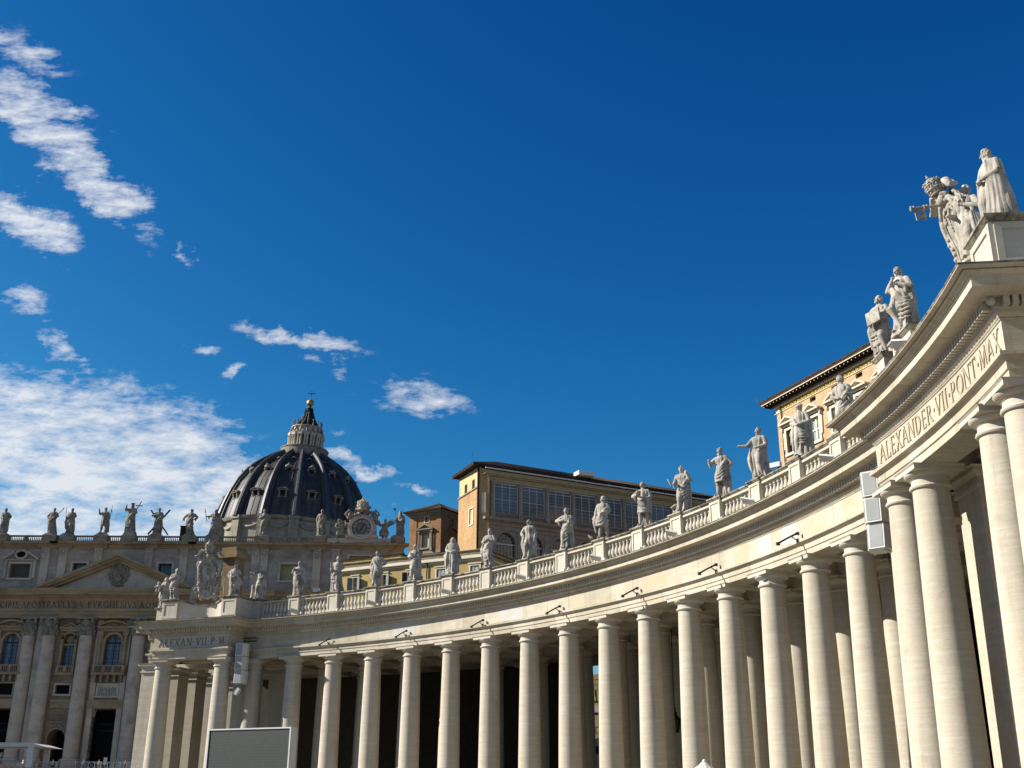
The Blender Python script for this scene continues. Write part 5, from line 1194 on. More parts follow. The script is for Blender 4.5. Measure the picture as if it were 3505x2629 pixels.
def crest(label, T, lean, seed, ts, fwd=False):
    R = random.Random(seed); root = thing('heraldic_crest', label, 'coat of arms', T)
    Q = Matrix.Rotation(lean, 4, 'X')
    out = [(-.62, .35), (-1.0, .95), (-.85, 1.6), (-1.05, 2.3), (-.95, 2.95), (-.55, 3.3), (0, 3.4), (.55, 3.3), (.95, 2.95), (1.05, 2.3), (.85, 1.6), (1.0, .95), (.62, .35), (0, .1)]
    sh = MB(); sh.prism(out[::-1], -.28, .05, Q); sh.tube([(x * 1.02, -.26, z) for x, z in out + out[:1]], .13, 8, Q); sh.tube([(x * .8, -.3, .35 + (z - .3) * .86) for x, z in out + out[:1]], .06, 7, Q)
    so_ = sh.build('shield', ST, root, I4)
    ch = MB()
    for row, n in ((0, 3), (1, 2), (2, 1)):          # the six hills
        for i in range(n):
            x = (i - (n - 1) / 2) * .36; z = .75 + .38 * row
            ch.rings([[(x + .17 * cos(2 * PI * j / 10), -.30 + .10 * sin(2 * PI * j / 10), zz) for j in range(10)] for zz in (z, z + .34)], True, True, True, Q); ch.ball((x, -.30, z + .34), (.17, .10, .12), 10, 6, Q)
    for i in range(8): ch.tube([(0, -.31, 2.25), (.26 * cos(i * PI / 4), -.31, 2.25 + .26 * sin(i * PI / 4))], [.06, .02], 6, Q)
    for i in range(9): ch.ball((R.uniform(-.6, .6), -.29, R.uniform(2.55, 3.0)), (.13, .07, .11), 7, 5, Q)
    ch.build('charges', ST, so_, I4)
    sc = MB()
    for sg in (-1, 1):     # volutes at the foot, lion masks and shell at the top
        sc.tube([(sg * (.5 + .5 * t + .14 * sin(t * 5)), -.15 - .2 * t, .30 - .1 * t + .32 * t * t) for t in [j / 10 for j in range(11)]], [.26 - .14 * j / 10 for j in range(11)], 8, Q)
        sc.tube([(sg * (1.25 + .24 * cos(a) * (1 - a / 9)), -.25, .72 + .24 * sin(a) * (1 - a / 9)) for a in [j * .5 for j in range(14)]], .10, 7, Q)
        sc.tube([(sg * (1.12 + .2 * cos(a) * (1 - a / 9)), -.2, 2.75 + .26 * sin(a) * (1 - a / 9)) for a in [j * .5 for j in range(14)]], .12, 7, Q)
        sc.tube([(sg * .9, -.2, 3.1), (sg * 1.12, -.25, 2.6), (sg * 1.05, -.3, 1.9), (sg * 1.1, -.25, 1.2)], [.13, .16, .13, .1], 8, Q)
        for i in range(7): sc.ball((sg * (.95 + .1 * sin(i * 2)), -.32, .45 - .0 + .0 * i + (1.6 - .22 * i)), (.15, .13, .13), 7, 5, Q)
    sc.ball((0, -.25, 3.5), (.5, .25, .28), 12, 7, Q)
    for i in range(7): a = rad(20 + 23.3 * i); sc.tube([(0, -.3, 3.35), (.52 * cos(a), -.36, 3.35 + .42 * sin(a))], [.05, .10], 6, Q)
    for i in range(12): sc.ball((R.uniform(-1.2, 1.2), R.uniform(-.2, .1), R.uniform(.05, .35)), R.uniform(.14, .24), 7, 5)
    sc.build('scrollwork', ST, root, I4)
    ks = MB()
    for sg in (-1, 1): key(ks, Q @ TR(sg * 1.0, -.05 - .12 * sg, 2.9) @ Matrix.Rotation(sg * rad(-58), 4, 'Y') @ Matrix.Rotation(0 if sg < 0 else PI, 4, 'Z'), .95)
    if fwd: key(ks, Q @ TR(-.15, -.1, 3.25) @ Matrix.Rotation(rad(82), 4, 'X') @ Matrix.Rotation(rad(-90), 4, 'Z'), .72)
    ks.build('keys', ST, root, I4)
    tb = MB(); tiara(tb, Q @ TR(0, -.30, 3.75) @ Matrix.Rotation(rad(14), 4, 'X'), ts)
    to = tb.build('papal_crown', ST, root, I4)
    rb_ = MB()
    for sg in (-1, 1): rb_.tube([(sg * .4, -.1, 3.85), (sg * .95, -.25, 3.95), (sg * 1.25, -.3, 3.55), (sg * 1.55, -.25, 3.45)], [.10, .17, .15, .20], 8, Q, flat=.5)
    rb_.build('ribbons', ST, root, I4)
    return root
crest('carved crest of shield, crossed keys and triple crown over the near portico', FM(62.2, 19.3, 17.3) @ Matrix.Diagonal((.66, .84, .82, 1)), rad(14), 5, .62, True)
crest('carved crest of shield, crossed keys and triple crown over the far west portico', FM(62.1, -.95, 17.4) @ Matrix.Rotation(rad(15), 4, 'Z') @ Matrix.Diagonal((.78, 1.0, 1.02, 1)), rad(6), 6, .75)
mb = MB(); T = FM(63.2, -.72); mb.box(-.62, .62, 0, 1.3, 16, 21.0, T); mb.box(-.95, .95, -.35, 1.6, 21.0, 21.55, T); mb.box(-.7, .7, -.15, 1.4, 21.55, 21.9, T)
mb.build('crest_support', M['brick_loggia'] if False else plain('brown_render', (0.20, 0.145, 0.08), .9, .1, 0, .3, .8), colonnade)

# ------------------------------------------------------------------ statues over the basilica front
G3 = 'colossal statues along the basilica attic'
def fst(lab, x, z, H, sp, seed, parts=(), y=-.05): return statue('facade_statue', lab, BT @ TR(x, y, z, sp.pop('rot', 0)), H, sp, seed, M['facade_stat'], .065, G3, 'statue', parts)
DM = M['dark_metal']
fst('colossal robed statue with bowed head at the left edge of the basilica roof', -25.8, 54.45, 5.15, dict(sway=.03, ra='low', la='hip', hair='curly', turn=-15, nod=18, cloak=rgt, mantle=-1, wide=1.1), 81)
fst('colossal statue with a hand on the hip and a mace over its shoulder', -15.5, 54.5, 5.2, dict(rot=.2, sway=-.06, ra='hip', la='shoulder', hair='short', turn=-10, cloak=rgt, mantle=1, wide=1.1), 82, [('mace', lambda p: (p.tube([(.12, -.1, .72), (.30, -.06, .97)], .014, 6), p.ball((.31, -.06, .99), .03, 7, 5)), DM)])
fst('colossal statue with an upright halberd on the left and an open book', -11.85, 54.5, 5.2, dict(sway=-.02, ra='fore', la='chest', hair='short', turn=-10, cloak=rgt, hang=(-1,), mantle=-1), 83, [('halberd', lambda p: p.tube([(-.16, -.17, .45), (-.21, -.15, 1.02)], .010, 6), DM)])
fst('colossal bare-legged statue raising one arm, cross staff behind it', -5.0, 54.5, 5.35, dict(sway=.02, ra=((.22, -.03, .74), (.235, -.08, .92)), la='down', hair='curly', turn=0, bare=True, legs=True, mantle=0, fest=3, cloak=[(-50, 60, .05, .06)]), 84, [('cross_staff', lambda p: (p.tube([(.17, .02, .3), (.235, .02, 1.1)], .009, 6), p.tube([(.18, .02, .96), (.26, .02, .84)], .014, 6)), DM)])
fst('tallest colossal statue with raised hand, halo and great cross', .55, 55.0, 5.75, dict(sway=-.02, ra=((.22, -.04, .75), (.18, -.09, .90)), la='shoulder', hair='long', beard=.8, turn=-8, mantle=1, wide=1.2, fest=9, cloak=rgt), 85,
    [('cross', lambda p: (p.tube([(.10, -.08, .62), (.29, .0, 1.10)], .022, 4), p.tube([(.11, -.02, .945), (.36, -.02, .925)], .02, 4)), M['facade_stat']), ('halo', lambda p: p.tube([(.07 * cos(2 * PI * j / 14), .0 + .07 * sin(2 * PI * j / 14), 1.01) for j in range(15)], .013, 6), DM)])
fst('colossal bearded statue leaning on a dark diagonal cross of two beams', 6.2, 54.5, 5.35, dict(sway=.01, ra=((.25, -.04, .70), (.05, -.12, .72)), la='fore', hair='short', beard=1.2, mantle=1, fest=8, cloak=rgt), 86, [('saltire_cross', lambda p: (p.box(-.026, .026, .09, .14, -.62, .62, TR(0, 0, .48, 0, 0, rad(38))), p.box(-.026, .026, .145, .19, -.62, .62, TR(0, 0, .48, 0, 0, rad(-38)))), DM)])
fst('colossal caped statue with elbows out and one arm akimbo', 13.1, 54.45, 5.2, dict(sway=-.05, ra=((.24, -.02, .68), (.28, -.08, .56)), la=((.27, .02, .68), (.13, -.07, .56)), hair='curly', turn=-15, tilt=-8, mantle=1, wide=1.05), 87)
fst('colossal bearded statue gripping a lance, against the left edge of the dome', 18.0, 54.4, 5.3, dict(sway=.02, ra='out', la='low', hair='veil', beard=1.2, turn=-20, mantle=-1, cloak=rgt, wide=1.15), 88, [('lance', lambda p: p.tube([(-.29, -.12, .50), (-.40, -.13, 1.0)], .013, 6), DM)])
fst('colossal statue with folded arms standing before the left half of the dome', 28.1, 54.4, 5.3, dict(sway=.03, ra='chest', la='hip', hair='short', turn=5, mantle=1, bare=True), 89)
fst('colossal statue in a pulled-up mantle before the right half of the dome', 40.3, 54.4, 5.3, dict(sway=-.04, ra='down', la='low', hair='curly', turn=-20, tilt=-5, mantle=1, cloak=rgt, wide=1.1), 90)
fst('colossal statue holding up a halberd at the right end of the basilica roof', 56.5, 54.35, 5.2, dict(sway=.0, ra='fore', la='down', hair='long', beard=.7, turn=0, mantle=1, cloak=rgt), 91, [('halberd', lambda p: (p.tube([(-.15, -.17, .55), (-.19, -.17, 1.07)], .010, 6), p.box(-.26, -.19, -.18, -.16, 1.0, 1.07)), DM)])

# ------------------------------------------------------------------ roof clock with crown, keys and angels
CT = BT @ TR(48.7, -.9, 0)
ck = thing('roof_clock', 'great stone roof clock with roman numerals under a papal crown and keys', 'clock', CT)
FS_ = M['facade_stat']
mb = MB(); mb.box(-7.2, 7.2, -.2, 1.6, 52.58, 53.55); mb.box(-3.3, 3.3, -.6, 1.6, 53.55, 54.2); mb.prism([(-3.0, 54.2)] + [(2.95 * cos(PI - PI * i / 16), 55.6 + 2.95 * sin(PI - PI * i / 16)) for i in range(17)] + [(3.0, 54.2)], .1, 1.4); mb.build('base', FA, ck, I4)
mb = MB(); n = 40
for r0_, r1_, d in ((1.98, 2.5, .75), (2.5, 2.95, .35)):
    for i in range(n):
        a, b = 2 * PI * i / n, 2 * PI * (i + 1) / n
        mb.prism([(r0_ * cos(a), 55.6 + r0_ * sin(a)), (r0_ * cos(b), 55.6 + r0_ * sin(b)), (r1_ * cos(b), 55.6 + r1_ * sin(b)), (r1_ * cos(a), 55.6 + r1_ * sin(a))], -d, .1)
mb.build('ring', FA, ck, I4)
disc = lambda r, y, y2: [(r * cos(2 * PI * i / 40), 55.6 + r * sin(2 * PI * i / 40)) for i in range(40)]
mb = MB(); mb.prism(disc(2.0, 0, 0), -.30, .1); dl = mb.build('dial', plain('grey_clock_dial', (0.30, 0.30, 0.33), .6), ck, I4)
mb = MB()
NUM = ['XII', 'I', 'II', 'III', 'IIII', 'V', 'VI', 'VII', 'VIII', 'IX', 'X', 'XI']
for i, t in enumerate(NUM):
    wd = sum(glyph(c)[1] for c in t) * .34; A_ = -2 * PI * i / 12
    def put(u, z, d, A_=A_, wd=wd):
        x, y = u - wd / 2, 1.16 + z * 1.35
        return (x * cos(A_) - y * sin(A_), -.31 - d, 55.6 + x * sin(A_) + y * cos(A_))
    # tall narrow numerals
    lettering(t, wd, .34, lambda u, z, d, p=put: p(u, z * 1.65, d), mb, .03)
mb.tube([(1.08 * cos(2 * PI * j / 30), -.32, 55.6 + 1.08 * sin(2 * PI * j / 30)) for j in range(31)], .06, 5); mb.tube([(1.9 * cos(2 * PI * j / 40), -.32, 55.6 + 1.9 * sin(2 * PI * j / 40)) for j in range(41)], .06, 5)
mb.build('numerals', M['letter_black'], dl, I4)
mb = MB(); mb.prism([(.95 * cos(2 * PI * i / 30), 55.6 + .95 * sin(2 * PI * i / 30)) for i in range(30)], -.36, -.28); mb.build('centre_disc', plain('dull_bronze_disc', (0.17, 0.14, 0.085), .6, .4), dl, I4)
mb = MB(); mb.tube([(-.35, -.42, 55.0), (0, -.42, 55.6), (.75, -.42, 56.75)], [.10, .10, .04], 6); mb.ball((.3, -.42, 56.05), (.12, .04, .12), 8, 5); mb.build('hand', M['iron'], dl, I4)
mb = MB(); tiara(mb, TR(0, 0, 59.4), 2.0); mb.build('papal_crown', FA, ck, I4)
mb = MB()
for sg in (-1, 1): key(mb, TR(sg * 1.0, .1, 59.2) @ Matrix.Rotation(sg * rad(-48), 4, 'Y') @ Matrix.Rotation(0 if sg < 0 else PI, 4, 'Z'), 1.15)
for sg in (-1, 1): mb.tube([(sg * (2.75 + .62 * cos(2 * PI * j / 14)), -.2, 58.6 + .62 * sin(2 * PI * j / 14)) for j in range(15)], .2, 7); mb.ball((sg * 2.75, -.2, 59.5), .2, 7, 5); mb.ball((sg * 3.55, -.2, 58.5), .2, 7, 5)
mb.build('keys', FS_, ck, I4)
mb = MB(); R9 = random.Random(3)
for i in range(60):
    sg = R9.choice((-1, 1)); a = R9.uniform(0, 1.5); mb.ball((sg * (2.7 * cos(a) + R9.uniform(-.2, .9)), R9.uniform(-.5, .3), 56.3 + 2.6 * sin(a) + R9.uniform(-.4, .5)), R9.uniform(.18, .4), 7, 5)
for i in range(14): mb.ball((R9.uniform(-1.6, 1.6), -.1, 59.0 + R9.uniform(-.2, 1.2)), R9.uniform(.2, .4), 7, 5)
mb.build('scrollwork', FS_, ck, I4)
for sg, lab in ((-1, 'winged angel statue seated left of the roof clock'), (1, 'winged angel statue seated right of the roof clock')):
    sp = dict(sway=-sg * .10, ra='up' if sg > 0 else 'low', la='up' if sg < 0 else 'low', hair='curly', turn=-sg * 25, wide=1.3, mantle=1, fest=6, hang=(sg,), legs=True,
              extra=[wing(-1, -.06, .1, .72, .48, 1.0), wing(1, .06, .1, .72, .48, 1.0)])
    statue('angel_statue', lab, BT @ TR(48.7 + sg * 5.0, -.6, 52.7, -sg * .5), 4.9, sp, 95 + sg, FS_, .065, 'angels beside the roof clock')
# ------------------------------------------------------------------ palaces behind the colonnade
def WM(px, py, deg):      # wall frame: local x along the wall seen from outside left to right, -y outward
    a = rad(deg); ux_ = Vector((cos(a), sin(a), 0)); yv = Vector((-sin(a), cos(a), 0))
    mm = Matrix(((ux_.x, yv.x, 0, px), (ux_.y, yv.y, 0, py), (0, 0, 1, 0), (0, 0, 0, 1))); return mm
def sash(parent, x0, x1, z0, z1, y, T, gm, fm, nx=2, nz=3, w=.07):
    p = pane(x0, x1, z0, z1, y, gm, parent, I4); q = MB(); bars(q, x0, x1, z0, z1, nx, nz, w, y); q.build('glazing_bars', fm, parent, I4); return p

# --- ochre house with shutters
hy = thing('ochre_house', 'low yellow ochre palace wing with grey shutters just above the balustrade', 'building')
T = WM(-3.55, 150, -28); 
wins = [(-2.45, -.35), (-7.75, -5.65), (-12.4, -11.0), (-16.6, -15.2), (-21.6, -20.1)]
w = MB(); holed(w, -24.5, 0, 2, 33.0, [(a + .35, b - .35, 30.0, 32.0, .35) for a, b in wins])
w.add([(0, 0, 2), (0, 22, 2), (0, 22, 34), (0, 0, 34)], [(0, 1, 2, 3)]); w.add([(-24.5, 0, 2), (-24.5, 22, 2), (-24.5, 22, 34), (-24.5, 0, 34)], [(0, 3, 2, 1)]); w.build('wall', M['ochre'], hy, T)
c = MB(); c.box(-24.6, .1, -.10, 0, 32.75, 32.95); c.box(-24.8, .35, -.45, .0, 33.0, 33.13); c.box(-24.7, .2, -.2, .3, 33.13, 33.55); c.box(-.1, .12, -.12, 22, 32.8, 33.05); c.build('cornice', M['pal_trim'], hy, T)
c = MB(); c.box(-24.8, .3, -.25, 22, 33.56, 33.72); c.box(-24.9, .4, -.35, 22.2, 34.05, 34.15); c.build('cornice_moulding', M['dark_trim'], hy, T)
c = MB(); c.box(-24.6, .1, -.12, 22, 33.725, 34.045); c.box(-24.6, -13.7, .5, 9, 34.155, 34.75); c.build('parapet', M['ochre'], hy, T)
c = MB(); c.box(-24.8, -13.5, .3, 9.2, 34.755, 34.88); c.build('roof_edge', M['eave'], hy, T)
for i, (a, b) in enumerate(wins):
    f = MB(); frame(f, a + .35, b - .35, 30.0, 32.0, .22, 0, .1); f.box(a, b, -.2, .02, 32.25, 32.4); fo = f.build('window', M['pal_trim'], hy, T)
    m_ = (a + b) / 2
    if i < 2:
        sh = MB()
        for x0, x1 in ((a + .42, m_ - .03), (m_ + .03, b - .42)):
            sh.box(x0, x1, .05, .1, 30.0, 32.0)
            for k in range(16): z = 30.06 + k * .12; sh.add([(x0 + .08, .0, z), (x1 - .08, .0, z), (x1 - .08, .06, z + .09), (x0 + .08, .06, z + .09)], [(0, 1, 2, 3)])
        sh.build('shutters', M['grey_metal'] if False else plain('pale_shutter', (0.36, 0.38, 0.37), .7), fo, I4)
    else:
        sash(fo, a + .35, b - .35, 30.0, 32.0, .3, T, M['glass_dark'] if i != 4 else M['glass_blue'], M['white_frame'], 2, 3, .06)
        for sg, x in ((-1, a + .3), (1, b - .3)):
            mt_ = M['shutter_dark'] if (i == 2 and sg < 0) else M['shutter']
            S2 = TR(x, -.03, 0, rad(25) if sg < 0 else rad(-35))
            s2 = MB(); x1 = -.75 if sg < 0 else .75
            s2.box(min(0, x1), max(0, x1), -.06, 0, 30.0, 32.0)
            for k in range(14): z = 30.08 + k * .135; s2.box(min(.08 * sg, x1 - .08 * sg), max(.08 * sg, x1 - .08 * sg), -.075, -.06, z, z + .08)
            s2.build('shutter', mt_, fo, S2)
MB().tube([(-8.9, -.15, 2), (-8.9, -.15, 33)], .09, 8).build('drainpipe', M['dark_metal'], hy, T)
ro = MB(); ro.box(-24, 0, .3, 21.8, 33.9, 34.1); ro.build('roof', M['tile'], hy, T)
# --- lower dark roof beside the ochre house
sd_ = thing('low_roofed_wing', 'dark sloping roof wing behind the ochre palace corner', 'building')
T2 = WM(.8, 156, 62); mb = MB(); mb.box(0, 22, 0, 14, 2, 31.2); mb.build('wall', M['ochre'], sd_, T2)
mb = MB(); mb.prism([(-.6, 33.6), (-.6, 33.3), (24, 28.4), (24, 28.8)][::-1], -.8, 14); mb.build('roof', M['tile'], sd_, T2)

# --- brick pavilion with a painted shrine
bt = thing('brick_pavilion', 'orange brick tower pavilion with tiled hip roof and framed painted shrine', 'building')
TL = WM(-13.6, 215, -30); TRr = WM(-13.6, 215, 56)
w = MB(); holed(w, -7.0, 0, 30, 55.2, [(-3.75, -2.75, 53.75, 54.85, .4), (-4.25, -2.45, 48.7, 51.6, .35)]); w.build('wall', M['brick_tower'], bt, TL)
w = MB(); SW = [(3.6, 50.9), (7.95, 50.9), (12.35, 50.9)]; holed(w, 0, 17, 30, 55.2, [(x - .45, x + .45, 53.45, 54.6, .35) for x, _ in SW] + [(x - .62, x + .62, 48.2, 51.4, .4) for x, _ in SW])
w.add([(17, 0, 30), (17, 10, 30), (17, 10, 55.2), (17, 0, 55.2)], [(0, 1, 2, 3)]); w.build('wall', M['brick_tower'], bt, TRr)
MB().add([(-7, 0, 30), (-7, 16, 30), (-7, 16, 55.2), (-7, 0, 55.2)], [(0, 3, 2, 1)]).build('wall', M['brick_tower'], bt, TL)
for TT, x0, x1 in ((TL, -7.25, .25), (TRr, -.25, 17.3)):
    q = MB(); q.box(x0, x1, -.22, 0, 54.95, 55.2); q.box(x0 - .15, x1 + .1, -.55, 0, 55.2, 55.45); q.box(x0 - .5, x1 + .4, -.95, 0, 55.45, 55.75); q.build('cornice', M['dark_trim'], bt, TT)
    q = MB(); q.box(x0 - .8, x1 + .6, -1.3, .2, 55.76, 55.95); q.build('eaves', M['eave'], bt, TT)
    q = MB(); q.box(x0, x1, -.2, 0, 47.5, 48.05); q.build('plinth_band', M['dark_trim'], bt, TT)
pts = [(TL @ Vector((-8.4, -1.35, 55.96))), (TL @ Vector((.9, -1.35, 55.96))), (TRr @ Vector((18.0, -1.35, 55.96))), (TRr @ Vector((18.0, 10, 55.96))), (TL @ Vector((-8.4, 14, 55.96)))]
rg = [(TL @ Vector((-2.9, 3.6, 58.3))), (TRr @ Vector((12, 3.6, 58.3)))]
mb = MB(); mb.add([tuple(p) for p in pts + rg], [(0, 1, 5), (1, 2, 6, 5), (2, 3, 6), (3, 4, 5, 6), (4, 0, 5)]); 
for t in [i / 16 for i in range(17)]:
    a_, b_ = pts[0].lerp(pts[1], t), rg[0]; mb.tube([tuple(a_), tuple(a_.lerp(b_, .97))], .07, 4)
for t in [i / 34 for i in range(35)]:
    a_, b_ = pts[1].lerp(pts[2], t), rg[0].lerp(rg[1], t); mb.tube([tuple(a_), tuple(b_)], .07, 4)
mb.build('roof', M['tile'], bt)
mb = MB(); mb.box(-7.25, -5.6, -.14, 0, 48.05, 54.9); mb.box(-.95, .12, -.14, 0, 48.05, 54.9); mb.build('corner_pilaster', M['brick_tower'], bt, TL)
f = MB(); frame(f, -3.75, -2.75, 53.75, 54.85, .12, 0, .08); fo = f.build('window', M['pal_trim'], bt, TL); sash(fo, -3.75, -2.75, 53.75, 54.85, .3, TL, M['glass_dark'], M['white_frame'], 2, 2, .06)
f = MB(); frame(f, -4.25, -2.45, 48.7, 51.6, .3, 0, .25); f.box(-5.1, -1.6, -.5, 0, 51.95, 52.2); tri_ped(f, -3.35, 1.95, 52.2, .95, 0, .75, .2)
for x in (-4.85, -1.85): f.lathe([(.2, 48.5), (.16, 48.8), (.14, 51.3), (.24, 51.7)], 10, TR(x, -.3, 0)); f.box(x - .26, x + .26, -.55, 0, 48.05, 48.5); f.box(x - .26, x + .26, -.55, 0, 51.7, 51.95)
fo = f.build('shrine', M['dark_trim'], bt, TL)
def mosaic():
    mt, t, b = new_mat('faded_mosaic', .6, .3)
    n = noise(t, coords(t, (1.3, 1.3, .9)), 1.5, 4, .6); t.links.new(ramp(t, n, [(.32, (.06, .20, .24)), (.45, (.30, .33, .24)), (.58, (.42, .36, .22)), (.72, (.30, .20, .10))]), b.inputs['Base Color']); return mt
pane(-4.25, -2.45, 48.7, 51.6, .3, mosaic(), fo, I4, 'mosaic_panel')
for i, (x, z) in enumerate(SW):
    f = MB(); frame(f, x - .45, x + .45, 53.45, 54.6, .12, 0, .08); fo = f.build('window', M['dark_trim'], bt, TRr); pane(x - .45, x + .45, 53.45, 54.6, .3, plain('pale_pane', (.3, .29, .27), .5), fo, I4)
    f = MB(); frame(f, x - .62, x + .62, 48.2, 51.4, .25, 0, .2); f.box(x - 1.35, x + 1.35, -.35, 0, 51.7, 51.9)
    (seg_ped if i != 1 else tri_ped)(f, x, 1.5, 51.9, .85, 0, .6, .2)
    fo = f.build('window', M['brick_tower'], bt, TRr); sash(fo, x - .62, x + .62, 48.2, 51.4, .3, TRr, M['glass_dark'], M['white_frame'], 2, 4, .07)

# --- glazed loggia building
lo = thing('glazed_loggia_palace', 'tall palace with a row of curtained glass loggia bays and long dark eaves', 'building')
TS = WM(-5.7, 190, -66); TE = WM(-4.02, 190, 27)
w = MB(); holed(w, -9.0, 0, 30, 57.3, [(-6.3, -5.3, 53.85, 55.45, .3), (-2.75, -1.75, 53.85, 55.45, .3)]); w.build('wall', M['cream'], lo, TS)
w = MB(); holed(w, -8.95, .02, 30, 53.55, [(-3.6, -1.9, 47.6, 50.4, .3)], -.12); w.build('wall', M['brick_loggia'], lo, TS)
mb = MB(); mb.box(-9.1, .1, -.3, 0, 53.5, 53.75); mb.build('string_course', M['dark_trim'], lo, TS)
for a in (-6.3, -2.75):
    f = MB(); frame(f, a, a + 1.0, 53.85, 55.45, .1, 0, .06); fo = f.build('window', M['dark_trim'], lo, TS); pane(a + .45, a + 1.0, 54.2, 55.45, .2, M['white_frame'], fo, I4); pane(a, a + 1.0, 53.85, 55.45, .25, M['facade_dark'], fo, I4, 'opening')
f = MB(); frame(f, -3.6, -1.9, 47.6, 50.4, .2, -.12, .1); fo = f.build('window', M['white_frame'], lo, TS); sash(fo, -3.6, -1.9, 47.6, 50.4, .12, TS, M['shutter'], M['white_frame'], 2, 2, .06)
mb = MB(); mb.box(0.0, .28, -.25, .2, 30, 57.3); mb.build('corner_pipe', M['eave'], lo, TS)
# brick bay between the corner and the glazed front, facing south
TB = WM(-5.55, 189.75, -8); mb = MB(); mb.box(0, 1.75, 0, 3, 30, 56.4); mb.prism([(0, 56.4), (1.75, 56.4), (.0, 57.2)], 0, 3); mb.build('wall', M['brick_loggia'], lo, TB)
mb = MB(); mb.box(.45, 1.2, -.05, 0, 49.0, 52.6); mb.build('blind_panel', M['pal_trim'], lo, TB)
# glazed storey
GB = [(1.2 + 5.35 * i, 5.75 + 5.35 * i) for i in range(9)]
xe = GB[-1][1] + 1
w = MB(); holed(w, 0, xe, 46.4, 55.1, [(a, b, 49.4, 54.6, .6) for a, b in GB]); w.build('wall', M['loggia_stone'], lo, TE)
ent = MB(); prof_x(ent, [(0, 54.75), (.15, 54.8), (.15, 55.15), (.25, 55.2), (.25, 55.55), (.6, 55.75), (.6, 55.85), (.9, 55.9), (.9, 56.2), (1.05, 56.3), (1.05, 56.42), (0, 56.5)], 0, xe); ent.build('cornice', M['loggia_cream'], lo, TE)
de = MB()
for i in range(int(xe / .42)): de.box(.42 * i, .42 * i + .2, -.62, -.26, 55.56, 55.74)
de.build('dentils', M['loggia_cream'], lo, TE)
gu = MB(); gu.tube([(-1.1, -1.2, 56.72), (xe, -1.2, 56.72)], .13, 8); gu.build('gutter', M['white_metal'], lo, TE)
for i, (a, b) in enumerate(GB):
    f = MB(); f.box(a, a + .12, .02, .12, 49.4, 54.6); f.box(b - .12, b, .02, .12, 49.4, 54.6); f.box(a, b, .02, .12, 54.48, 54.6)
    fo = f.build('window', M['grey_metal'], lo, TE); pane(a, b, 49.4, 54.6, .14, M['curtain'], fo, I4)
    q = MB(); L3 = (b - a) / 3
    for k in (1, 2): q.box(a + L3 * k - .05, a + L3 * k + .05, .03, .13, 49.4, 54.5)
    for z in (51.75, 54.0): q.box(a, b, .04, .13, z - .05, z + .05)
    for k in range(7): q.box(a, b, .09, .135, 49.9 + .6 * k, 49.925 + .6 * k)
    q.build('glazing_bars', M['grey_metal'], lo, TE)
    for x in (a - .42,) + ((b + .42,) if i == len(GB) - 1 else ()):
        p = MB(); p.lathe([(.36, 49.4), (.30, 49.6), (.27, 53.8), (.34, 53.9), (.26, 53.95), (.42, 54.5)], 14, TR(x, -.15, 0)); p.box(x - .42, x + .42, -.6, .02, 48.4, 49.4); p.box(x - .45, x + .45, -.6, .02, 54.5, 54.76); p.build('column', M['loggia_stone'], lo, TE)
    q = MB(); q.box(a, b, -.42, -.3, 49.15, 49.3); q.box(a, b, -.42, -.3, 48.35, 48.5)
    for k in range(15): xx = a + (b - a) * (k + .5) / 15; q.box(xx - .06, xx + .06, -.40, -.32, 48.5, 49.15)
    q.build('railing', M['loggia_stone'], lo, TE)
# cornice and arched storey below
mb = MB(); prof_x(mb, [(0, 47.0), (.2, 47.1), (.2, 47.6), (.55, 47.75), (.9, 47.9), (.9, 48.15), (1.0, 48.34), (0, 48.36)], 0, xe); prof_x(mb, [(0, 46.3), (.12, 46.35), (.12, 46.95), (.16, 47.0)], 0, xe); mb.build('storey_cornice', M['loggia_stone'], lo, TE)
AC = [3.5 + 5.35 * i for i in range(9)]
w = MB(); holed(w, 0, xe, 26, 46.4, [(x - 1.85, x + 1.85, 38.5, 46.0, .6) for x in AC], .02)
for x in AC: arch_fill(w, x, 1.85, 44.1, 46.0, .02, .6)
w.add([(xe, 0, 26), (xe, 14, 26), (xe, 14, 57), (xe, 0, 57)], [(0, 1, 2, 3)]); w.build('wall', M['loggia_stone'], lo, TE)
for x in AC:
    f = MB(); arch_ring(f, x, 1.85, 44.1, 1.9, .3, 0, .12)
    for sg in (-1, 1): f.ball((x + sg * 2.2, -.05, 45.7), (.25, .1, .25), 10, 6)
    fo = f.build('window', M['loggia_stone'], lo, TE); pane(x - 1.85, x + 1.85, 38.5, 46.0, .5, M['glass_dark'], fo, I4)
    q = MB()
    for k in range(1, 8): a = PI * k / 8; q.tube([(x + .55 * cos(a), .42, 44.1 + .55 * sin(a)), (x + 1.8 * cos(a), .42, 44.1 + 1.8 * sin(a))], .035, 4)
    for r in (.55, 1.2): q.tube([(x + r * cos(PI * k / 12), .42, 44.1 + r * sin(PI * k / 12)) for k in range(13)], .035, 4)
    q.box(x - 1.85, x + 1.85, .38, .48, 43.9, 44.15)
    for k in range(1, 6): q.box(x - 1.85 + 3.7 * k / 6 - .03, x - 1.85 + 3.7 * k / 6 + .03, .40, .48, 38.5, 43.9)
    for k in range(4): q.box(x - 1.85, x + 1.85, .41, .47, 39.5 + 1.2 * k, 39.56 + 1.2 * k)
    q.build('glazing_bars', M['grey_metal'], fo, I4)
    MB().box(x + 2.67 - .4, x + 2.67 + .4, -.15, .02, 38, 46.3).build('pilaster', M['loggia_stone'], lo, TE)
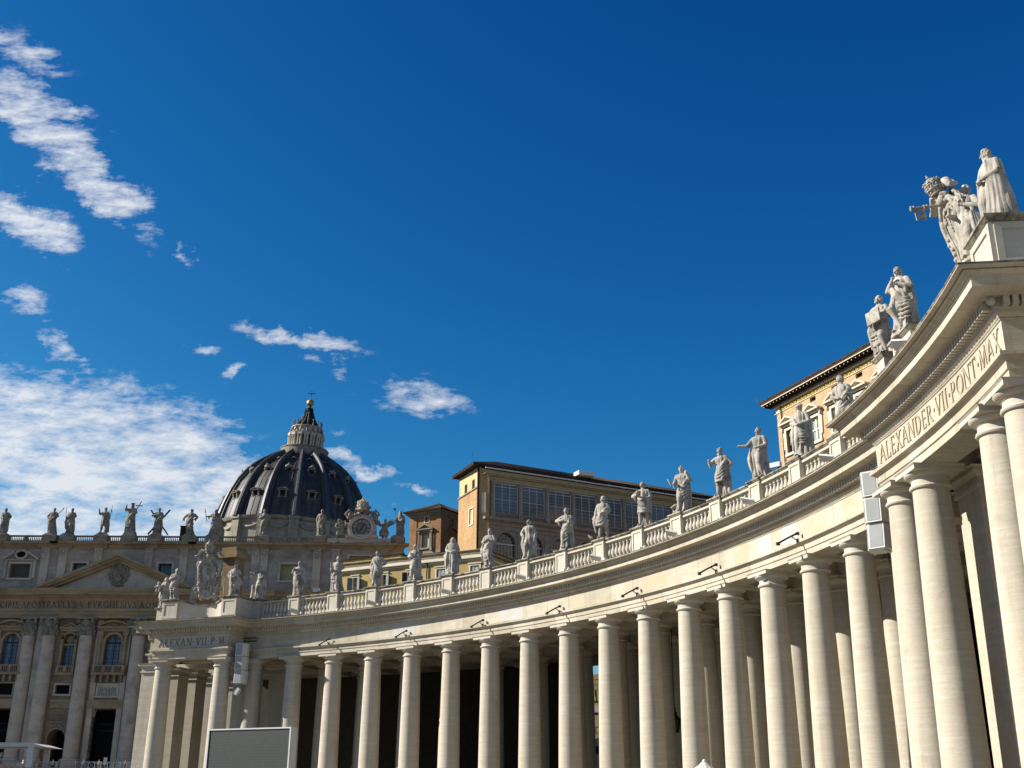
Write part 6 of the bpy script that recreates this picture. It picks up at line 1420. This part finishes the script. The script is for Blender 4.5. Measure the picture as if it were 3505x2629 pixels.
# roof with deep eaves
p0, p1, p2 = TS @ Vector((-10.3, -1.0, 57.6)), TS @ Vector((.9, -1.3, 57.3)), TE @ Vector((xe, -.2, 57.55))
p3, p4 = TE @ Vector((xe, 12, 57.55)), TS @ Vector((-10.3, 12, 57.6))
lift = Vector((0, 0, .35)); r0_, r1_ = TS @ Vector((-5, 6, 60.2)), TE @ Vector((xe - 2, 6, 60.2))
mb = MB(); q = [p0, p1, p2, p3, p4]; mb.add([tuple(p) for p in q] + [tuple(p + lift) for p in q] + [tuple(r0_), tuple(r1_)], [(0, 1, 6, 5), (1, 2, 7, 6), (4, 3, 2, 1, 0), (2, 3, 8, 7), (3, 4, 9, 8), (4, 0, 5, 9)]); mb.build('eaves', M['eave'], lo)
mb = MB(); up = Vector((0, 0, .36)); mb.add([tuple(p + up) for p in q] + [tuple(r0_), tuple(r1_)], [(0, 1, 5), (1, 2, 6, 5), (2, 3, 6), (3, 4, 5, 6), (4, 0, 5)])
for t in [i / 110 for i in range(111)]: a_ = p1.lerp(p2, t) + up; b_ = r0_.lerp(r1_, t); mb.tube([tuple(a_ + Vector((0, 0, .02))), tuple(a_.lerp(b_, .9))], .13, 5)
for t in [i / 24 for i in range(25)]: a_ = p0.lerp(p1, t) + up; mb.tube([tuple(a_ + Vector((0, 0, .02))), tuple(a_.lerp(r0_, .9))], .13, 5)
mb.build('roof', M['tile'], lo)
ru = MB()
for i in range(34): ru.box(1.6 * i, 1.6 * i + .18, -.1, .35, 56.75, 57.4)
ru.build('rafters', M['eave'], lo, TE)
MB().tube([tuple(p1 + Vector((0, 0, .3))), tuple(p1 + Vector((-.4, 0, 2.4)))], .04, 5).build('lightning_rod', M['iron'], lo)
tb_ = MB(); tb_.box(17.5, 20.8, -1.3, .6, 58.0, 58.75); tb_.build('roof_box', M['white_metal'], lo, TE)

# --- palace at the right with a gilded frieze (everything scaled about the viewer's street level)
K = 1.6
pl = thing('gilded_frieze_palace', 'brick palace with gilded frieze under deep eaves and white gabled windows', 'building')
zk = lambda z: 1.6 + K * (z - 1.6)
TP = WM(27.19 * K, 110 * K, -68.5)
PW = [(1.45, 2.85), (5.35, 6.85), (8.85, 10.3), (12.5, 13.95), (16.0, 17.4)]
PWk = [(a * K, b * K) for a, b in PW]
w = MB(); holed(w, 0, 32, 20, zk(39.6), [(a, b, zk(34.95), zk(37.35), .5) for a, b in PWk] + [((a + b) / 2 - .75, (a + b) / 2 + .75, zk(39.02), zk(39.5), .5) for a, b in PWk[1:]])
w.add([(0, 0, 20), (0, 25, 20), (0, 25, zk(40.3)), (0, 0, zk(40.3))], [(0, 3, 2, 1)]); w.build('wall', M['palace'], pl, TP)
mb = MB(); mb.box(-.5, 32, -.12, .3, zk(39.6), zk(39.66)); mb.box(-.06, 32, -.05, .3, zk(39.66), zk(40.15)); mb.box(-.4, 32, -.4, .3, zk(40.15), zk(40.25)); mb.box(0, .9, -.08, .3, zk(39.67), zk(40.14)); mb.build('frieze', M['pal_trim'], pl, TP)
mb = MB(); mb.box(.92, 32, -.075, -.052, zk(39.70), zk(40.12)); R8 = random.Random(5)
for i in range(150): x = 1 + .205 * i; mb.ball((x, -.09, zk(39.9) + .22 * sin(i * 1.9)), (.13, .07, .15 + .1 * R8.random()), 6, 4)
mb.build('gilded_relief', M['gold'], pl, TP)
mb = MB(); mb.box(-.45, 32, -.5, .3, zk(40.26), zk(40.42)); mb.build('bed_moulding', M['dark_trim'], pl, TP)
m2_ = MB(); mb = MB()
for i in range(36):
    x = -1.3 + .92 * i; m2_.box(x - .16, x + .16, -1.45, 0, zk(40.43), zk(40.58)); mb.ball((x, -1.47, zk(40.5)), (.11, .08, .10), 6, 4)
m2_.build('eave_brackets', M['eave'], pl, TP); mb.build('bracket_rosettes', M['pal_trim'], pl, TP)
mb = MB(); mb.box(-1.6, 32, -1.62, 3, zk(40.585), zk(40.64)); mb.build('soffit', M['eave'], pl, TP)
mb = MB(); mb.box(-1.72, 32, -1.75, -1.63, zk(40.64), zk(40.75)); mb.build('gutter', M['pal_trim'], pl, TP)
mb = MB(); mb.box(-1.85, 32, -1.85, 3, zk(40.77), zk(40.9)); mb.frustum((-1.95, 32, -1.95, 14), (-2.0, 32, -2.0, 14), zk(40.9), zk(41.0)); mb.frustum((-2.0, 32, -2.0, 14), (4, 32, 5, 9), zk(41.0), zk(41.9))
for i in range(70): mb.tube([(-1.9 + .5 * i, -2.0, zk(41.02)), (-1.9 + .5 * i + .3, 4.0, zk(41.8))], .12, 5)
mb.build('roof', M['tile'], pl, TP)
for i, (a, b) in enumerate(PWk):
    z0, z1 = zk(34.95), zk(37.35); xm = (a + b) / 2
    f = MB(); frame(f, a, b, z0, z1, .42, 0, .2)
    for sg in (-1, 1): f.prism([(xm + sg * (b - a) / 2 + sg * .46, z1 + .6), (xm + sg * (b - a) / 2 + sg * .9, z1 + .6), (xm + sg * (b - a) / 2 + sg * .75, z0 + .8), (xm + sg * (b - a) / 2 + sg * .5, z0 + .8)][::sg], -.22, .02)
    f.box(xm - 1.95, xm + 1.95, -.55, .02, z1 + .62, z1 + .9); tri_ped(f, xm, 2.15, z1 + .9, 1.05, 0, .95, .26)
    fo = f.build('window', M['pal_trim'], pl, TP)
    for sg in (-1, 1):
        x = xm + sg * ((b - a) / 2 + .70)
        MB().ball((x, -.35, z1 + .25), (.2, .22, .4), 8, 6).build('console', M['pal_trim'], fo, I4)
    if i == 0:
        pane(a, b, z0, z1, .4, M['facade_dark'], fo, I4, 'opening'); q = MB(); q.box(a + .8, a + 1.6, .25, .3, z0 + .2, z1 - .6); q.build('shutter', M['white_frame'], fo, I4)
    else:
        pane(a, b, z0, z1, .35, M['leaded'], fo, I4); q = MB()
        for x0, x1, za, zb_ in ((a, a + .2, z0, z1), (b - .2, b, z0, z1), (xm - .14, xm + .14, z0, z1), (a, b, z0, z0 + .2), (a, b, z1 - .2, z1), (a, b, (z0 + z1) / 2 - .1, (z0 + z1) / 2 + .1)): q.box(x0, x1, .2, .33, za, zb_)
        q.build('glazing_bars', M['white_frame'], fo, I4)
        pane(xm - .75, xm + .75, zk(39.02), zk(39.5), .45, M['facade_dark'], pl, TP, 'attic_opening')
MB().tube([(-1.8, -1.8, zk(41.0)), (-3.2, -1.8, zk(41.8))], .05, 5).build('lightning_rod', M['iron'], pl, TP)
MB().tube([(1.5, -.2, zk(41.2)), (1.5, -.2, 25)], .10, 8).build('drainpipe', M['eave'], pl, TP)

# --- pale sunlit house beyond the east end of the passage
ph = thing('pale_plaster_house', 'sunlit pale plaster house glimpsed as a bright sliver between the near piers', 'building')
Tq = FM(92, 20.0); mb = MB(); mb.box(-42, 30, 0, 12, 0, 17, Tq); mb.build('wall', M['pal_trim'], ph)
mb = MB(); mb.box(-42.5, 30.5, -.5, 12.5, 17.01, 17.5, Tq); mb.build('roof', M['tile'], ph)
# --- tuff wall behind the colonnade, seen through the gaps between the columns
tw = thing('tuff_wall', 'old wall of brown tuff blocks with a pale stone course behind the columns', 'wall')
a0_ = PO(101, 2.2); mb = MB(); arcband(mb, [(0, 0), (0, 10.7)], 101, 2.0, 14, 20, False, None, False); arcband(mb, [(0, 11.4), (0, 14.5)], 101, 2.0, 14, 20, False, None, False); mb.build('masonry', M['tuff'], tw)
mb = MB(); arcband(mb, [(0, 10.7), (.2, 10.72), (.25, 11.35), (0, 11.4)], 101, 2.0, 14, 20, True, None, False); mb.build('stone_course', M['dark_trim'], tw)
bl = MB(); Rr = random.Random(9); z = 3.0
while z < 14.2:
    h = Rr.uniform(.45, .75); k = 2.1 + Rr.random() * .1
    while k < 13.8:
        dk = Rr.uniform(.10, .22)
        if not (10.3 < z + h and z < 11.45): bl.box(-dk * 6.2 / 2 * .94, dk * 6.2 / 2 * .94, -Rr.uniform(.03, .16), .0, z, z + h * .93, FM(101, k + dk / 2))
        k += dk
    z += h
bl.build('blocks', M['tuff'], tw)
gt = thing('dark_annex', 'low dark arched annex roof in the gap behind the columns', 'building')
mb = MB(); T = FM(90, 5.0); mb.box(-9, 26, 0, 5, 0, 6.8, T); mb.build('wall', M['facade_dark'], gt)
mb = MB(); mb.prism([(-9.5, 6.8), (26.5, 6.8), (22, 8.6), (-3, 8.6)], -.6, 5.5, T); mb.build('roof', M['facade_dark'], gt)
# ------------------------------------------------------------------ loudspeakers
def speaker(lab, T):
    root = thing('loudspeaker_stack', lab, 'loudspeaker', T)
    for i in range(3):
        z0 = -1.04 * (i + 1); Q = TR(0, .02 * i, z0, 0, rad(-2.5 * i))
        pl_ = [(-.30, -.40), (.34, -.40), (.46, .0), (.46, .42), (-.46, .42), (-.46, -.12)]
        mb = MB(); mb.rings([[(x, y, z) for x, y in pl_] for z in (.02, 1.0)], True, True, False, Q)
        o = mb.build('cabinet', M['white_metal'], root, I4)
        q = MB()
        for (x0, y0), (x1, y1) in (((-.30, -.40), (.34, -.40)), ((-.46, -.12), (-.30, -.40))):
            d = Vector((x1 - x0, y1 - y0)).normalized(); n_ = Vector((d.y, -d.x)) * .012
            a = Vector((x0, y0)) + d * .06 + n_; b = Vector((x1, y1)) - d * .06 + n_
            q.add([(a.x, a.y, .08), (b.x, b.y, .08), (b.x, b.y, .94), (a.x, a.y, .94)], [(0, 1, 2, 3)], False, Q)
        q.build('grille', M['panel_grey'], o, I4)
        r = MB(); r.box(.462, .49, .1, .3, .0, 1.02, Q); r.box(.2, .3, -.2, .2, -.03, .02, Q); r.build('rigging', M['grey_metal'], o, I4)
    b = MB()
    for y in (.55, .85): b.tube([(-.3, y, .25), (.9, y, .25)], .025, 5); b.tube([(-.3, y, .5), (.9, y, .5)], .025, 5)
    for i in range(6): b.tube([(-.3 + .24 * i, .55, .25 if i % 2 else .5), (-.06 + .24 * i, .55, .5 if i % 2 else .25)], .018, 4)
    b.tube([(0, .2, 0), (0, .6, .35)], .03, 5); b.tube([(.1, .42, -3.1), (.12, .5, -3.75), (-.1, .45, -3.9)], .02, 4)
    b.build('bracket', M['iron'], root, I4)
    return root
speaker('tall grey-white stack of three loudspeakers hung beside the lettered portico', FM(62.0, 16.45, 14.02) @ Matrix.Rotation(rad(42), 4, 'Z'))
speaker('stack of three loudspeakers hung at the far west portico corner', FM(62.0, .04, 13.72) @ Matrix.Rotation(rad(10), 4, 'Z'))
mb = MB(); T = FM(62.0, .04, 10.1) @ Matrix.Rotation(rad(10), 4, 'Z') @ Matrix.Rotation(rad(35), 4, 'Y'); mb.frustum((-.16, .16, -.2, .2), (-.12, .12, -.15, .15), -.35, .2, T)
tag(mb.build('small_floodlight', M['white_metal']), 'small white floodlight tilted below the far west loudspeakers', 'floodlight')
# ------------------------------------------------------------------ lamps on the architrave, lights on the cornice
NTH = ['', 'first', 'second', 'third', 'fourth', 'fifth', 'sixth', 'seventh', 'eighth']
def lamp_body():
    b = MB(); b.tube([(.0, -1.0, -.40), (.0, -.55, -.15), (.0, .02, .14)], [.048, .044, .05], 8); b.box(-.055, .055, -.03, .11, .06, .2)
    s = MB(); s.tube([(0, -.3, -.02), (0, .0, -.22)], .025, 6); s.box(-.07, .07, -.02, .04, -.34, -.12)
    h = MB(); h.box(-.055, .055, -1.1, -.94, -.50, -.36)
    return b.mesh('lamp_bar', M['dark_metal']), s.mesh('lamp_bracket', M['dark_metal']), h.mesh('lamp_head', M['iron'])
lb = lamp_body()
for i, k in enumerate(range(2, 16, 2)):
    r = thing('architrave_lamp', 'dark bar lamp bracketed to the beam, %s from the west end' % NTH[i + 1], 'lamp', FM(RF - .25, k + .02, 13.62), 'bar lamps along the architrave')
    for me, nm in zip(lb, ('bar', 'bracket', 'head')): inst(me, nm, r, I4)
fl = (MB().box(-.34, .34, -.22, .22, -.045, .045).mesh('flood_panel', M['white_metal']), MB().tube([(.28, 0, 0), (.42, .05, -.22), (.42, .3, -.25)], .035, 6).tube([(.42, -.2, -.22), (.42, .2, -.22)], .05, 6).mesh('flood_bracket', M['grey_metal']), MB().lathe([(.07, -.1), (.09, .1), (.09, .22)], 8, TR(.52, .1, -.05)).mesh('flood_sensor', M['white_metal']))
for i, k in enumerate(range(1, 17, 2)):
    r = thing('cornice_floodlight', 'flat white floodlight panel on the cornice ledge, %s from the west end' % NTH[i + 1], 'floodlight', FM(RF - 1.0, k + .25, 15.98) @ Matrix.Rotation(rad(38), 4, 'Z') @ Matrix.Rotation(rad(16), 4, 'Y') @ Matrix.Rotation(rad(-28), 4, 'X'), 'flat floodlights along the cornice')
    for me, nm in zip(fl, ('panel', 'bracket', 'sensor')): inst(me, nm, r, I4)
for lab, k, z in (('flat white floodlight panel low on the portico ledge under the arm-crossed statue', 18.6, 16.05),):
    r = thing('cornice_floodlight', lab, 'floodlight', FM(RPF - 1.0, k, z) @ Matrix.Rotation(rad(48), 4, 'Z') @ Matrix.Rotation(rad(12), 4, 'Y') @ Matrix.Rotation(rad(-30), 4, 'X'), 'flat floodlights along the cornice')
    for me, nm in zip(fl, ('panel', 'bracket', 'sensor')): inst(me, nm, r, I4)
tw2 = MB()
for sg in (-1, 1): tw2.lathe([(.05, 0), (.08, .05), (.075, .28), (.09, .30)], 8, TR(sg * .15, 0, .05, 0, rad(-25), sg * rad(18)))
me_tw, me_tb = tw2.mesh('twin_heads', M['white_metal']), MB().box(-.25, .25, -.05, .05, 0, .05).mesh('twin_base', M['grey_metal'])
for i, k in enumerate(range(2, 16, 2)):
    r = thing('twin_spotlight', 'pair of small white spotlights on the ledge, %s pair from the west end' % NTH[i + 1], 'spotlight', FM(RF - .72, k + .34, 15.64), 'twin spotlights along the cornice')
    inst(me_tw, 'heads', r, I4); inst(me_tb, 'base', r, I4)
# security cameras on the handrail
def cctv(lab, k, r_, z, rz):
    r = thing('security_camera', lab, 'camera', FM(r_, k, z) @ Matrix.Rotation(rz, 4, 'Z'))
    MB().box(-.28, .28, -.11, .11, .28, .52).build('housing', M['grey_metal'], r, I4); MB().tube([(.1, 0, 0), (.1, 0, .2), (.25, 0, .3)], .04, 6).box(.0, .3, -.1, .1, -.02, .05).build('mount', M['iron'], r, I4); MB().lathe([(.085, 0), (.085, .02)], 10, TR(-.281, 0, .4, 0, 0, -PI / 2)).build('lens', M['iron'], r, I4)
cctv('grey box security camera on the handrail right of the bare-shouldered statue', 13.42, R0 - .3, 17.40, rad(30))
cctv('small white security camera on the far handrail between two statues', 1.5, R0 - .3, 17.40, rad(30))
# pigeons
def pigeon(lab, T, wings=False):
    r = thing('pigeon', lab, 'pigeon', T)
    b = MB(); b.ball((0, 0, .11), (.17, .08, .09), 10, 7); b.ball((-.15, 0, .2), (.05, .045, .05), 8, 6); b.tube([(-.1, 0, .13), (-.15, 0, .19)], [.06, .04], 7); b.tube([(.12, 0, .10), (.30, 0, .06)], [.05, .03], 6, flat=.4); b.tube([(-.19, 0, .2), (-.225, 0, .19)], [.012, .005], 5)
    b.tube([(-.02, .03, .05), (-.02, .03, 0)], .01, 4); b.tube([(-.02, -.03, .05), (-.02, -.03, 0)], .01, 4); b.build('body', M['pigeon'], r, I4)
pigeon('grey pigeon perched on the capital ring of a near column', FM(R0 - .72, 13.14, 12.07) @ Matrix.Rotation(.3, 4, 'Z'))
pigeon('grey pigeon perched on the handrail before the arched windows', FM(R0 - .3, 7.5, 17.40) @ Matrix.Rotation(2.5, 4, 'Z'))
# lantern between the columns
ln = thing('hanging_lantern', 'black iron lantern hanging on a rod inside the colonnade', 'lantern', FM(70.6, 8.6, 6.2))
MB().tube([(0, 0, 1.5), (0, 0, 7.3)], .03, 6).build('rod', M['iron'], ln, I4)
b = MB()
for i in range(6): a = PI * i / 3; b.tube([(.22 * cos(a), .22 * sin(a), 0), (.36 * cos(a), .36 * sin(a), .7), (.1 * cos(a), .1 * sin(a), 1.15)], .025, 5)
b.lathe([(.24, -.03), (.24, .03), (.05, .1)], 8); b.lathe([(.38, .68), (.40, .74), (.26, .95), (.12, 1.1), (.16, 1.2), (.05, 1.35), (.12, 1.42), (.03, 1.55)], 10)
for i in range(10): a = 2 * PI * i / 10; b.ball((.36 * cos(a), .36 * sin(a), .8), .07, 6, 4)
b.build('cage', M['iron'], ln, I4); MB().lathe([(.2, .02), (.33, .68)], 6).build('panes', M['glass_dark'], ln, I4)
# creeper on the corner pier
cr_ = MB(); Rv = random.Random(31)
for i in range(420):
    z = Rv.uniform(9.0, 12.3); x = Rv.gauss(.02, .16) * (1.2 if z > 11 else .8); y = -.03 - Rv.random() * .14; s = Rv.uniform(.05, .12); a, b2 = Rv.uniform(0, 6.3), Rv.uniform(-.6, .6)
    v = [Vector((s * cos(a), s * b2, s * sin(a))), Vector((-s * .6 * sin(a), s * .3, s * .6 * cos(a))), Vector((-s * cos(a), -s * b2, -s * sin(a))), Vector((s * .6 * sin(a), -s * .2, -s * .6 * cos(a)))]
    cr_.add([tuple(Vector((x, y, z)) + p) for p in v], [(0, 1, 2, 3)], False, FM(63.72, -.06))
tag(cr_.build('creeper', M['ivy']), 'dark ragged creeper trailing down the pier beside the far loudspeakers', 'plant')
# ------------------------------------------------------------------ video screen
SCT = WM(-17.72, 70, math.degrees(math.atan2(-2.6, 5.36)))
scr = thing('video_screen', 'big dark video screen in a white frame standing in the square', 'screen', SCT @ TR(2.9, 0, 0))
Ls = 5.96; h = Ls / 2
MB().box(-h + .10, h - .10, -.03, .0, 2.5, 5.80).build('panel', M['led'], scr, I4)
f = MB(); f.box(-h, h, -.08, .55, 5.80, 5.88); f.box(-h, -h + .09, -.08, .55, 2.4, 5.797); f.box(h - .09, h, -.08, .55, 2.4, 5.797); f.box(-h, h, -.08, .55, 2.32, 2.397); f.box(-h + .09, h - .09, .25, .5, 2.4, 5.797); f.build('frame', M['white_metal'], scr, I4)
for x in (-2.2, 2.2):
    MB().box(x - .12, x + .12, .1, .4, .06, 2.318).box(x - .5, x + .5, -.9, 1.6, .0, .06).build('leg', M['grey_metal'], scr, I4)
# white tent top
tt = thing('white_tent', 'white pointed tent top just showing at the lower edge', 'tent', TR(6.55, 40.2, 0))
MB().lathe([(1.7, 2.35), (1.1, 2.52), (.55, 2.75), (.22, 2.98), (.08, 3.1)], 12, cap=False, smooth=False).build('canopy', M['canvas'], tt, I4)
MB().ball((0, 0, 3.12), .07, 8, 6).build('finial', M['white_metal'], tt, I4)
for i in range(4):
    a = PI / 4 + PI / 2 * i; MB().tube([(1.65 * cos(a), 1.65 * sin(a), 0), (1.65 * cos(a), 1.65 * sin(a), 2.36)], .04, 6).build('pole', M['white_metal'], tt, I4)
# ------------------------------------------------------------------ raised terrace before the basilica, railing, canopy and visitors
mb = MB(); mb.box(-170, 0, 206, 240, 0, 7.6)
for i in range(20): mb.box(-150, -25, 206 - .6 * (i + 1), 206 - .6 * i - .001, 0, 7.6 - .36 * (i + 1))
tag(mb.build('terrace', M['paving']), kind='structure')
def rail(x0, x1, y, z, lab):
    r = thing('crossed_railing', lab, 'railing', TR((x0 + x1) / 2, y, z)); h = (x1 - x0) / 2
    MB().box(-h, h, -.04, .04, 1.08, 1.18).build('top_rail', M['white_frame'], r, I4); MB().box(-h, h, -.03, .03, .12, .2).build('bottom_rail', M['white_frame'], r, I4)
    n = int((x1 - x0) / 1.1)
    p = MB(); c = MB()
    for i in range(n + 1):
        x = -h + (x1 - x0) * i / n
        MB().box(x - .07, x + .07, -.06, .06, 0, 1.2).build('post', M['white_frame'], r, I4)
    for i in range(n):
        x = -h + (x1 - x0) * i / n; w_ = (x1 - x0) / n
        c.tube([(x + .1, 0, .2), (x + w_ - .1, 0, 1.06)], .035, 4); c.tube([(x + .1, 0, 1.06), (x + w_ - .1, 0, .2)], .035, 4)
    c.build('crossed_bars', M['grey_metal'], r, I4)
rail(-101, -60, 208, 7.6, 'pale railing of crossed bars before the basilica doors')
cp = thing('flat_canopy', 'white flat-roofed canopy on a square post before the basilica', 'canopy', TR(-88, 205, 7.6))
mb = MB(); mb.box(-10, 7.2, -4, 4, 3.3, 3.9); mb.frustum((-10, 7.2, -4, 4), (-10, 7.2, -4, 4), 3.9, 3.95); mb.prism([(7.2, 3.3), (9.6, 3.25), (7.2, 3.9)][::-1] if False else [(7.2, 3.3), (9.6, 3.28), (7.2, 3.9)], -4, 4)
mb.build('roof', M['canvas'], cp, I4)
for x in (-9, 7.1): MB().box(x - .5, x + .5, -3.9, -3.0, 0, 3.29).build('post', M['white_metal'], cp, I4); MB().box(x - .4, x + .4, 3.0, 3.8, 0, 3.29).build('post', M['white_metal'], cp, I4)
def person(lab, x, y, z, top, leg, seed, rot):
    R = random.Random(seed); r = thing('person', lab, 'person', TR(x, y, z, rot), 'visitors behind the railing'); s = R.uniform(.94, 1.04)
    b = MB(); sw = R.uniform(-.1, .1)
    b.rings([[(.0 + rx_ * cos(2 * PI * j / 12), ry_ * sin(2 * PI * j / 12), zz * s) for j in range(12)] for zz, rx_, ry_ in ((.84, .16, .11), (1.0, .15, .10), (1.2, .18, .115), (1.38, .20, .11), (1.46, .12, .08), (1.5, .055, .055))])
    for q in (-1, 1): b.tube([(q * .20, 0, 1.38 * s), (q * .25, .02, 1.1 * s), (q * (.2 + sw * q), -.14, .95 * s)], [.06, .05, .035], 7)
    b.build('top', top, r, I4)
    l = MB()
    for q in (-1, 1): l.tube([(q * .085, 0, .88 * s), (q * .09, -.02, .47 * s), (q * .09, .01, .05)], [.10, .07, .05], 8); l.ball((q * .09, -.06, .04), (.05, .12, .04), 8, 5)
    l.build('trousers', leg, r, I4)
    hd = MB(); hd.ball((0, 0, 1.63 * s), (.075, .09, .115), 10, 8); hd.tube([(0, 0, 1.48 * s), (0, 0, 1.56 * s)], .05, 7); hd.tube([(0, -.085, 1.63 * s), (0, -.105, 1.61 * s)], .015, 5)
    for q in (-1, 1): hd.ball((q * (.2 + sw * q), -.17, .93 * s), (.04, .05, .05), 6, 5)
    hd.build('head', M['skin'], r, I4)
    MB().ball((0, .02, 1.67 * s), (.085, .095, .10), 10, 6).build('hair', M['iron'], r, I4)
CL = {n: plain('cloth_' + n.replace(' ', '_'), c, .85, .1) for n, c in {'white': (.75, .74, .72), 'black': (.02, .02, .022), 'navy': (.025, .035, .08), 'grey': (.22, .22, .23), 'red': (.30, .04, .035), 'tan': (.38, .28, .18), 'pale blue': (.30, .40, .52), 'olive': (.10, .10, .05)}.items()}
PPL = [(-99.3, 'white', 'black', 'leftmost'), (-97.6, 'black', 'grey', ''), (-95.4, 'white', 'navy', ''), (-92.2, 'navy', 'black', ''), (-90.6, 'black', 'tan', ''), (-85.9, 'white', 'grey', ''), (-84.4, 'grey', 'black', ''), (-81.5, 'pale blue', 'navy', ''), (-79.8, 'olive', 'black', ''), (-77.3, 'red', 'black', ''), (-75.2, 'grey', 'navy', ''), (-72.9, 'white', 'tan', ''), (-70.6, 'black', 'black', ''), (-68.0, 'tan', 'black', ''), (-66.2, 'navy', 'tan', '')]
WHERE = ['at the left edge by the canopy', 'under the canopy roof', 'under the middle of the canopy', 'left of the canopy post', 'nearest the canopy post on its left', 'right of the canopy post', 'before the arched door', 'at the foot of a giant column', 'beside the arched door', 'before the middle of the steps', 'left of the pillared door', 'before the pillared door', 'in the pillared doorway', 'right of the pillared door', 'nearest the colonnade']
for i, (x, t, l, _) in enumerate(PPL):
    person('distant person in a %s top and %s trousers standing %s' % (t, l, WHERE[i]), x, 211 + (i * 7 % 5) * .6, 7.6, CL[t], CL[l], i, (i * 1.3) % 1.6 - .8)
for x, z, lab in ((-88.6, 9.2, 'small white double sign board above the visitors by the canopy'), (-70.3, 8.0, 'white upright notice board on the railing before the pillared door')):
    r = thing('notice_board', lab, 'sign', TR(x, 207.6, z)); MB().box(-.3, .3, -.03, .03, .3, 1.5 if x > -80 else 1.0).build('board', M['white_frame'], r, I4); MB().box(-.04, .04, .031, .09, -1.5, .8).build('post', M['grey_metal'], r, I4)
# ------------------------------------------------------------------ finish
bake()
bpy.context.view_layer.update()
for o in list(S.objects):          # put each Empty at the base of its thing
    if o.type == 'EMPTY' and o.parent is None and o.matrix_world == Matrix.Identity(4):
        pts = [ch.matrix_world @ Vector(c) for ch in o.children if ch.type == 'MESH' for c in ch.bound_box]
        if not pts: continue
        loc = Vector(((min(p.x for p in pts) + max(p.x for p in pts)) / 2, (min(p.y for p in pts) + max(p.y for p in pts)) / 2, min(p.z for p in pts)))
        o.location = loc; Ti = Matrix.Translation(-loc)
        for ch in o.children: ch.matrix_basis = Ti @ ch.matrix_basis
